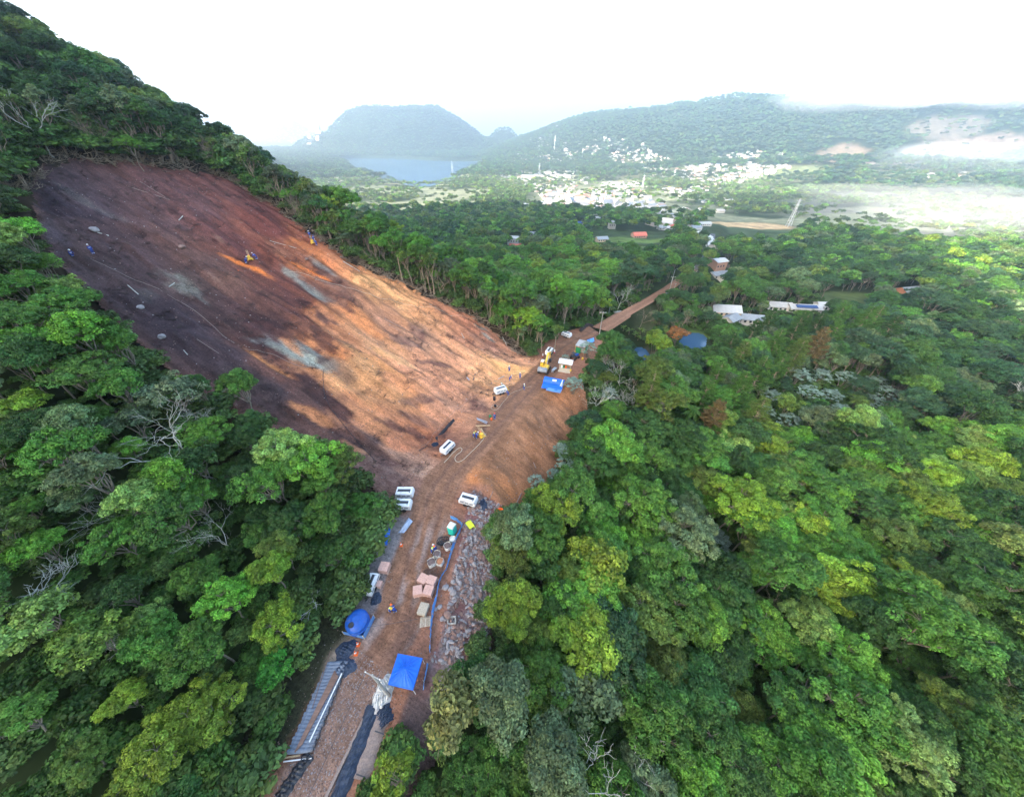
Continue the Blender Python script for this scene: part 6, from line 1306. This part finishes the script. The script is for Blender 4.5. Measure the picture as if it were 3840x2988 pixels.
def in_rub(x, y): d, L_, _ = road_coords(x, y); return (d < -6.6) & (d > -13) & (L_ > 14) & (L_ < 42) & (rng.random(len(x)) < .35+.65*(fbm(x/2.5, y/2.5, 3) > -.1))
def in_ver(x, y): d, L_, _ = road_coords(x, y); return (np.abs(d) > 2.5) & (np.abs(d) < 7) & (L_ > -8) & (L_ < 46)
def in_cob(x, y): d, L_, _ = road_coords(x, y); return (np.abs(d) < 3.4) & (L_ > -14) & (L_ < 12)
ground_scatter('scattered_stones', 3600, in_sl, (-122, 22, 30, 142), .06, .36, [rocks[0], rocks[2], rocks[2]], 'small pale and brown stones strewn over the landslide', .8)
ground_scatter('rubble_stones', 4600, in_rub, (-16, 10, 14, 46), .10, .95, [rocks[0], rocks[1], rocks[2], rocks[2]], 'grey and reddish rubble heaped right of the blue barrier', .8)
ground_scatter('loose_gravel', 1600, in_ver, (-30, 2, -4, 50), .05, .2, [rocks[0], rocks[2]], 'loose gravel along both road shoulders', .7)
ground_scatter('cobble_stones', 5000, in_cob, (-28, -14, -6, 20), .14, .26, [rocks[0], rocks[2], rocks[2]], 'rounded cobbles of the old paving at the bottom of the road', .35, lift=.0)
def in_bank(x, y): d, L_, _ = road_coords(x, y); return (d < -5) & (d > -15) & (L_ > 43) & (L_ < 86)
ground_scatter('bank_stones', 900, in_bank, (-8, 32, 40, 90), .05, .3, [rocks[0], rocks[2], rocks[2]], 'small stones and clods on the spoil bank', .8)
tb = np.random.default_rng(5); tv, tf = tube_mesh([(wander(c_+tb.normal(0, .25, 3)*[1, 1, .1], c_+tb.normal(0, .8, 3)*[1, 1, .12], tb, 4, .2), [.03, .03, .02, .015]) for c_ in [np.zeros(3)]*9], 3)
tw = new_mesh('twig_pile', tv, tf, [mat('dark_twigs', (.05, .035, .03), .9)]); pp = G(1790, 1525); tw.location = tuple(pp+np.array([0, 0, .1])); tag(tw, 'small heap of dark twigs on the slope above the black bucket', 'twigs')
def in_lit(x, y): return in_sl(x, y) & (fbm(x/3.1, y/3.1+9, 5)+fbm(x/9, y/9, 2)*.6 > .05)
ground_scatter('twig_litter', 3000, in_lit, (-122, 22, 30, 142), .3, 1.0, [tw], 'dark twigs and roots littering the landslide', .8, lift=.05)
tw2 = new_mesh('branch_pile', tv*1.0, tf, [M_TAN]); pp = G(1420, 1010); tw2.location = tuple(pp+np.array([0, 0, .1])); tw2.scale = (2, 2, 2); tag(tw2, 'pale broken branches piled at the right landslide edge', 'branches')
def in_edge(x, y): q_ = polydist(x, y, SLIDE); a, s = as_of(x, y); return (q_ > -1.5) & (q_ < 4) & (s > 8) & ((a > 5) | (s > 100))
ground_scatter('broken_branches', 800, in_edge, (-125, 20, 75, 155), 1.2, 3.0, [tw2], 'pale broken branches along the landslide edge', .9, lift=.1)
# ================================================================ houses, town, pylons
def house_meshes(w_, l_, h, rh, wallm, roofm):
    wl = MB().box((0, 0, h/2-1.0), (l_, w_, h+2)).prism([(-w_/2, h), (w_/2, h), (0, h+rh-.1)], -l_/2, l_/2, axis='x'); b = MB()
    for x in np.arange(-l_/2+1.4, l_/2-.9, 2.4):
        for s_ in (-1, 1): b.box((x, s_*(w_/2+.02), h*.55), (1.1, .06, 1.1))
    ov = .5; rf = MB()
    for s_ in (-1, 1): rf.add([(-l_/2-ov, s_*(w_/2+ov), h-rh*ov/(w_/2)), (l_/2+ov, s_*(w_/2+ov), h-rh*ov/(w_/2)), (l_/2+ov, 0, h+rh), (-l_/2-ov, 0, h+rh), (-l_/2-ov, s_*(w_/2+ov), h-rh*ov/(w_/2)-.15), (l_/2+ov, s_*(w_/2+ov), h-rh*ov/(w_/2)-.15), (l_/2+ov, 0, h+rh-.15), (-l_/2-ov, 0, h+rh-.15)], [(0, 1, 2, 3), (7, 6, 5, 4), (0, 4, 5, 1), (1, 5, 6, 2), (2, 6, 7, 3), (3, 7, 4, 0)])
    return wl, rf, b
HOUSE_SPOTS = []; PROT_FAR = []
def house(u, v, w_, l_, h, rh, rz, wallm, roofm, label, name='house', cat='house', extra=None, z=None):
    p = G(u, v); HOUSE_SPOTS.append((p[0], p[1], max(w_, l_)*.8)); PROT_FAR.append((u, v-4, float(project(p[0], p[1], p[2])[2]), 5)); r = empty(name, p, rz, label, cat); wl, rf, b = house_meshes(w_, l_, h, rh, wallm, roofm)
    wo_ = wl.build('wall', W[wallm], r); rf.build('roof', W[roofm], r); b.build('window', W['glass'], wo_)
    if extra: extra(r)
    return r
def solar(r): MB().box((0, -2.2, 3.95), (11, 2.6, .08), M=Matrix.Rotation(.28, 3, 'X')).build('solar_panel', W['solar'], r)
house(2712,1180,8,13,3.0,2.2,-.15,'wall2','roofw','buff barn with a pale roof at the left of the pond houses','barn','barn')
house(2782,1205,7,17,2.8,1.5,-.25,'wall','roofg','long building with a blue-grey roof just behind the pines by the pond')
house(2735,1210,6,8,2.6,1.4,.6,'wall','roofg','low grey-roofed annex left of the long building by the pond')
house(2912,1158,7,12,3,1.5,-.2,'wall','roofw','white-roofed building left of the one with solar panels')
house(3005,1168,7,16,3,1.4,-.12,'wall','roofw','long pale building with dark blue solar panels on its roof',extra=solar)
house(3078,1160,6,7,3,1.4,-.1,'wall','roofw','small white building at the right end of the solar-panelled one')
house(3215,1172,4,6,2.6,1.0,-.1,'wall','roofw','tiny pale roof hidden in trees far right of the solar panels','shed','shed')
house(2682,1012,8,9,6.5,1.2,.35,'pinkw','roofw','two-storey orange and white house right of the far road')
house(2690,1040,7,12,2.8,1.2,.3,'wall','roofg','grey-roofed wing in front of the orange and white house')
house(2700,1052,5,7,2.8,1.0,.9,'wall','roofw','small white-roofed annex below the grey-roofed wing')
house(3395,1105,8,13,3,2,.2,'wall3','roofg','brick red house half hidden in the hazy trees on the right')
house(1925,915,8,10,6,1.4,-.2,'wall','roofw','lone white two-storey house in the woods of the valley')
house(1932,930,6,10,2.6,1.2,-.2,'pinkw','terra','pink lean-to in front of the lone white two-storey house')
house(2002,885,7,12,2.6,1.6,-.1,'wall2','roofg','small grey-roofed house right of the lone white one')
house(2394,890,10,14,3,2.6,.1,'pinkw','terra','red-roofed farmhouse in the mown field')
house(2255,905,8,11,3,1.8,.2,'wall2','roofg','grey-roofed house left of the mown field')
house(2172,845,8,12,3,1.6,0,'wall','solar','house with a blue roof above the dark woods')
house(2292,858,7,8,8,1.0,0,'wall','roofw','tall narrow white building between trees left of the mown field')
house(2232,824,8,12,3,1.6,.1,'wall','roofw','white house at the dark wood edge right of the blue roof')
house(2518,858,9,14,3.2,2.2,.1,'wall','terra','house with a dark red roof right of the mown field')
house(2488,862,9,13,3,1.8,-.1,'wall','roofw','long white house left of the dark red roof')
house(2640,848,8,14,3.5,1.5,0,'wall','roofw','white shed at the left end of the tan field')
for k, (u, v) in enumerate([(2608,885),(2628,893),(2648,903),(2660,915),(2668,928),(2640,912)]): house(u, v, 8, 11, 3, 1.6, .5+.2*k, 'wall', 'roofw', ['uppermost white house of the row at the road bend', 'second white house of the row at the road bend', 'third white house of the row at the road bend', 'fourth white house of the row at the road bend', 'lowest white house of the row at the road bend', 'white house on the left side of the row at the road bend'][k])
CLUST = [((2130,738),(2440,805),64,'in the sunny main cluster'),((2240,690),(2380,725),9,'just below the industrial yard'),((2440,620),(2700,665),40,'in the ridge foot village'),((2690,575),(2960,640),32,'on the bright right slope'),((2000,535),(2240,585),30,'on the left ridge hillside'),((2200,520),(2420,570),30,'in the white ridge quarter'),((1960,640),(2200,700),22,'around the industrial yard'),((2420,790),(2560,850),14,'right end of main cluster'),((2560,740),(2760,800),10,'among trees right of main cluster'),((1130,640),(1290,695),16,'among trees on the left lake shore'),((1960,470),(2110,540),12,'on the saddle between hills'),((2300,570),(2440,610),10,'in the wooded gap'),((3340,640),(3620,680),6,'on the misty right slope'),((2830,480),(3000,560),0,''),((2480,835),(2640,870),7,'near the tan field')]
wl, rf, b = house_meshes(8, 12, 3.4, 2.0, 'wall', 'roofw'); FH = []
PRO = []
def mix_mat(nm, c): return mat(nm, c, .85, var=.05, scale=.3)
for k, (wc, rc2) in enumerate([((.50, .48, .45), (.36, .34, .32)), ((.46, .40, .34), (.36, .19, .13)), ((.54, .52, .50), (.26, .28, .30)), ((.46, .43, .39), (.44, .42, .39))]):
    wm_, rm_ = mix_mat('town_wall', wc), mix_mat('town_roof', rc2); PRO.append((wl, rf, wm_, rm_))
HM = []
for k in range(4):
    r = empty('town_house', (0, 0, 0)); wl.build('wall', PRO[k][2], r); rf.build('roof', PRO[k][3], r); HM.append([r, False])
ADJ = ['first', 'second', 'third', 'fourth', 'fifth', 'sixth', 'seventh', 'eighth', 'ninth', 'tenth', 'eleventh', 'twelfth']
for (a_, b_, n, where) in CLUST:
    pts_ = sorted([(random.uniform(a_[0], b_[0]), random.uniform(a_[1], b_[1])) for _ in range(n)])
    cnt = {}
    for i, (u, v) in enumerate(pts_):
        k = random.choices(range(4), [4, 1.6, 2, 4])[0]; p = hit(u, v); p[2] = H(p[:1], p[1:2])[0]
        if polydist(p[:1], p[1:2], LAKE)[0] < 6: continue
        if not HM[k][1]: o = HM[k][0]; HM[k][1] = True; o.location = p
        else: o = copy_tree(HM[k][0], p)
        s_ = random.uniform(.8, 1.5); o.rotation_euler.z = random.uniform(-.5, .5)+(math.pi/2 if random.random() < .35 else 0); o.scale = (s_, s_*random.uniform(.8, 1.2), s_*random.choice([.9, 1, 1, 1.7]))
        typ = ['white-walled', 'red-roofed', 'grey-roofed', 'pale-roofed'][k]; cnt[typ] = cnt.get(typ, 0)+1; q_ = cnt[typ]; od = (ADJ+[None]*50)[q_-1]
        o['label'] = f"{od or f'{q_}th'} {typ} house from left, {where}"; o['category'] = 'house'; o['group'] = 'small houses '+where; HOUSE_SPOTS.append((p[0], p[1], 11))
# far city as one mass
pm = np.array([hit(random.uniform(860, 1200), random.gauss(505, 16)) for _ in range(700)]); pm = pm[(pm[:, 1] > 2500) & (pm[:, 1] < 12000)]; pm[:, 2] = H(pm[:, 0], pm[:, 1]); n = len(pm)
ss = rng.uniform(1.4, 3.2, n); scatter('distant_city', pm, np.stack([ss, ss*1.2, ss*rng.choice([1, 1.4, 2.4, 5], n, p=[.4, .35, .2, .05])], 1), rng.uniform(-.3, .3, n), np.zeros(n), np.ones((n, 3)), [HM[0][0].children[0]], 'white city buildings in the haze left of the flat-topped hill')
pt = np.array([hit(random.uniform(1880, 2980), random.uniform(560, 815)) for _ in range(2600)]); pt = pt[(pt[:, 1] > 450) & (pt[:, 1] < 2600) & (fbm(pt[:, 0]/130+31, pt[:, 1]/220, 3) > -.08)]
vv = project(pt[:, 0], pt[:, 1], pt[:, 2]); pt = pt[(vv[1] < 800-(vv[0]-2400)*.30*(vv[0] > 2400)) & (vv[1] > 545)][:1300]; pt[:, 2] = H(pt[:, 0], pt[:, 1]); n = len(pt); ss = rng.uniform(.55, 1.2, n)
scatter('town_buildings', pt, np.stack([ss, ss, ss], 1), rng.uniform(-.6, .6, n)+1.57*(rng.random(n) < .4), rng.integers(0, 4, n), np.ones((n, 3)), [h_[0].children[0] for h_ in HM], 'rest of the pale town houses scattered between the trees of the valley', [h_[0].children[1] for h_ in HM])
HOUSE_SPOTS += [(p_[0], p_[1], 9) for p_ in pt]
# industrial yard
for k, (u, v, l_, w_) in enumerate([(1985,668,60,26),(2060,655,46,24),(2120,668,60,30),(2140,650,26,22)]):
    house(u, v, w_, l_, 8, 2.0, .05*k, 'wall', 'roofw', ['leftmost white hall of the industrial yard', 'smaller white hall in the middle of the industrial yard', 'long white hall at the right of the industrial yard', 'white hall behind the long one of the industrial yard'][k], 'factory_hall', 'hall')
def pylon(u, v, h, label, w_=6):
    p = hit(u, v); r = empty('pylon', p, 0, label, 'pylon'); b = MB(); w0 = w_/2
    for sx, sy in ((1, 1), (1, -1), (-1, 1), (-1, -1)): b.tube([(sx*w0, sy*w0, -1), (sx*w0*.18, sy*w0*.18, h)], .28, 4)
    for k in range(7):
        f0, f1 = k/7, (k+1)/7; a0, a1 = w0*(1-.82*f0), w0*(1-.82*f1)
        for s_ in (-1, 1): b.tube([(-a0, s_*a0, h*f0), (a1, s_*a1, h*f1)], .16, 3); b.tube([(a0, s_*a0, h*f0), (-a1, s_*a1, h*f1)], .16, 3)
    b.build('lattice', W['steel'], r); MB().box((0, 0, h*.78), (w_*2.2, .5, .5)).box((0, 0, h*.94), (w_*1.6, .5, .5)).build('cross_arm', W['steel'], r)
pylon(1697, 645, 42, 'pylon standing in front of the lake'); pylon(2022, 655, 40, 'pylon at the left end of the industrial yard'); pylon(2183, 592, 40, 'faint pylon right of the tall mast'); pylon(2405, 720, 40, 'pylon in the middle of the town'); pylon(2955, 850, 34, 'white lattice pylon at the right end of the tan field', 5); pylon(2265,770,26,'thin pylon rising from the sunny cluster',3)
p = hit(2078, 578); r = empty('radio_mast', p, 0, 'tall thin mast above the houses between the two big hills', 'mast'); MB().tube([(0, 0, 0), (0, 0, 82)], 1.0, 4).build('shaft', W['white'], r); MB().box((0, 0, 60), (3, 3, 3)).build('antenna', W['white'], r)
def proto_pair(i, meshes, u, v, label):
    p = hit(u, v, 9); r, c, t = mk_tree('broadleaf_tree', meshes, p[0], p[1], GZ(p[0], p[1]), 1.1, i, PAL['mid'][0]); r['label'] = label; return c
PM = [proto_pair(0, MID[0], 1885, 955, 'green valley tree left of the lone white two-storey house'), proto_pair(1, MID[1], 2080, 905, 'green valley tree right of the small grey-roofed house'), proto_pair(2, MID[2], 2500, 925, 'dense green tree at the right end of the mown field')]
PF = [proto_pair(0, FAR[0], 1780, 665, 'pale green tree on the near lake shore by the pylon'), proto_pair(1, FAR[1], 1330, 655, 'pale green tree on the left lake shore'), proto_pair(2, FAR[2], 1465, 668, 'yellowish tree on the lake shore below the water')]
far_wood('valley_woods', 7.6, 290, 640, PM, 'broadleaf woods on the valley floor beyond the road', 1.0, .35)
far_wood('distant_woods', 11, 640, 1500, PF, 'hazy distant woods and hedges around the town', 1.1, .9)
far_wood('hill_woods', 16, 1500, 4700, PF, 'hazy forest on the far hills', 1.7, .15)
# ================================================================ labels of the single trees
LM = [('the blue tent',1520,2510),('the blue water tank',1345,2340),('the portable toilet',1697,1980),('the grey sacks',1180,2650),('the spoil bank',2000,1720),('the blue tarpaulin shelter',2075,1450),('the excavator',2045,1390),('the pallet stack',1590,2285),('the big bags',1650,2090),('the rubble',1780,2050),('the two parked compressors',1520,1880),('the big pale leafless tree',650,1620),('the left slope worker',356,945),('the photo top left corner',0,150),('the photo bottom left corner',0,2988),('the photo bottom right corner',3840,2988),('the right photo edge at mid height',3840,1700),('the left photo edge at mid height',0,1500),('the silver-leaved thicket',3080,1450),('the lone silver-leaved tree',2690,2020),('the pond',2600,1280),('the black tyre stacks',2205,1238),('the pale site hut',2313,1180),('the pond houses',2780,1190),('the bottom edge centre',2200,2960),('the pine group',2900,1300),('the upper drill rig',1180,915),('the feathery grey-green tree',2210,2560),('the bright domed tree',2370,2040)]
def direction(du, dv):
    a = math.degrees(math.atan2(-dv, du)) % 360; return ['right of', 'up and right of', 'above', 'up and left of', 'left of', 'down and left of', 'below', 'down and right of'][int((a+22.5)//45) % 8]
ORD = ['nearest', 'second', 'third', 'fourth', 'fifth', 'sixth', 'seventh', 'eighth', 'ninth', 'tenth', 'eleventh', 'twelfth', 'thirteenth', 'fourteenth', 'fifteenth', 'sixteenth', 'seventeenth', 'eighteenth', 'nineteenth', 'twentieth']
TONE = {k: v[1] for k, v in PAL.items()}; TONE['tan'] = 'tan'; buckets = {}
for T_ in TREES:
    r, c, x, y, z, kind, tone, form, lab = T_
    if lab: continue
    u, v, dd = project(x, y, z+8); u = float(u); v = float(v); k = min(range(len(LM)), key=lambda i: (LM[i][1]-u)**2+(LM[i][2]-v)**2); du, dv = u-LM[k][1], v-LM[k][2]
    noun = dict(pine_tree='pine', silver_leaved_tree='silver-leaved tree', bare_tree='bare edge tree', slender_tree='thin-stemmed edge tree').get(kind, f'{form} tree'); key = (TONE[tone] if kind not in ('silver_leaved_tree',) else 'pale', noun, direction(du, dv), LM[k][0])
    buckets.setdefault(key, []).append((du*du+dv*dv, T_))
for (tone, noun, dr, lm), L_ in buckets.items():
    L_.sort(key=lambda q: q[0])
    for i, (_, T_) in enumerate(L_):
        r = T_[0]; r['label'] = (f"{ORD[i]} " if len(L_) > 1 else '')+f"{tone} {noun} {dr} {lm}"; r['category'] = 'tree'
        r['group'] = dict(pine_tree='pines behind the ditch', silver_leaved_tree='silver-leaved trees', slender_tree='thin trees along the landslide edge', bare_tree='bare trees along the landslide edge').get(T_[5], 'forest trees around the road')
HAZE = 0.00022
# ================================================================ haze: the air of the whole place
bx = bpy.data.meshes.new('haze'); X0, X1, Y0, Y1, Z0, Z1 = -8500, 10500, -1000, 14500, -99, 640
bx.from_pydata([(x, y, z) for x in (X0, X1) for y in (Y0, Y1) for z in (Z0, Z1)], [], [(0,1,3,2),(4,6,7,5),(0,4,5,1),(2,3,7,6),(0,2,6,4),(1,5,7,3)])
ho = bpy.data.objects.new('haze', bx); COL.objects.link(ho); tag(ho, 'pale bright haze filling the valley air', kind='stuff')
m = bpy.data.materials.new('haze'); m.use_nodes = True; N, Lk = nt(m); N.clear(); o_ = N.new('ShaderNodeOutputMaterial'); v_ = N.new('ShaderNodeVolumePrincipled')
v_.inputs['Color'].default_value = (.76, .88, 1, 1); v_.inputs['Density'].default_value = HAZE; v_.inputs['Anisotropy'].default_value = .65
Lk.new(v_.outputs[0], o_.inputs['Volume']); bx.materials.append(m)

def puff(name, u, v, dz, size, dens, col, label, rot=0.0):
    p = hit(u, v); bm = bmesh.new(); bmesh.ops.create_icosphere(bm, subdivisions=4, radius=1.0); rr = np.random.default_rng(int(u))
    for q_ in bm.verts:
        c = q_.co; k = 1+.22*math.sin(c.x*5+u)*math.cos(c.y*4)+.12*math.sin(c.x*11+c.y*9+c.z*7); q_.co = c*k
    me = bpy.data.meshes.new(name); bm.to_mesh(me); bm.free(); o = bpy.data.objects.new(name, me); COL.objects.link(o); o.location = (p[0], p[1], p[2]+dz); o.scale = size; o.rotation_euler.z = rot
    m = bpy.data.materials.new(name); m.use_nodes = True; N, Lk = nt(m); N.clear(); o_ = N.new('ShaderNodeOutputMaterial'); v_ = N.new('ShaderNodeVolumePrincipled'); v_.inputs['Color'].default_value = (*col, 1); v_.inputs['Density'].default_value = dens
    Lk.new(v_.outputs[0], o_.inputs['Volume']); me.materials.append(m); return tag(o, label, kind='stuff')
puff('mist_bank', 3480, 790, 12, (330, 210, 26), .0011, (.93, .86, .82), 'thin pinkish mist bank over the flats at the right', .3)
puff('mist_bank', 3750, 640, 30, (420, 260, 45), .0006, (.9, .92, .95), 'pale mist over the right hand valley side', .2)
puff('low_cloud', 3240, 400, 30, (420, 300, 50), .0020, (.98, .99, 1), 'white cloud wisp resting on the ridge at the right')
puff('low_cloud', 3720, 385, 30, (520, 300, 60), .0020, (.98, .99, 1), 'white cloud over the ridge by the right photo edge')
puff('low_cloud', 2900, 355, 25, (260, 220, 30), .0018, (.98, .99, 1), 'small cloud wisp on the ridge top')
puff('mist_bank', 3700, 900, 10, (170, 120, 30), .0016, (.93, .88, .84), 'faint mist over the hazy trees by the right photo edge', .3)
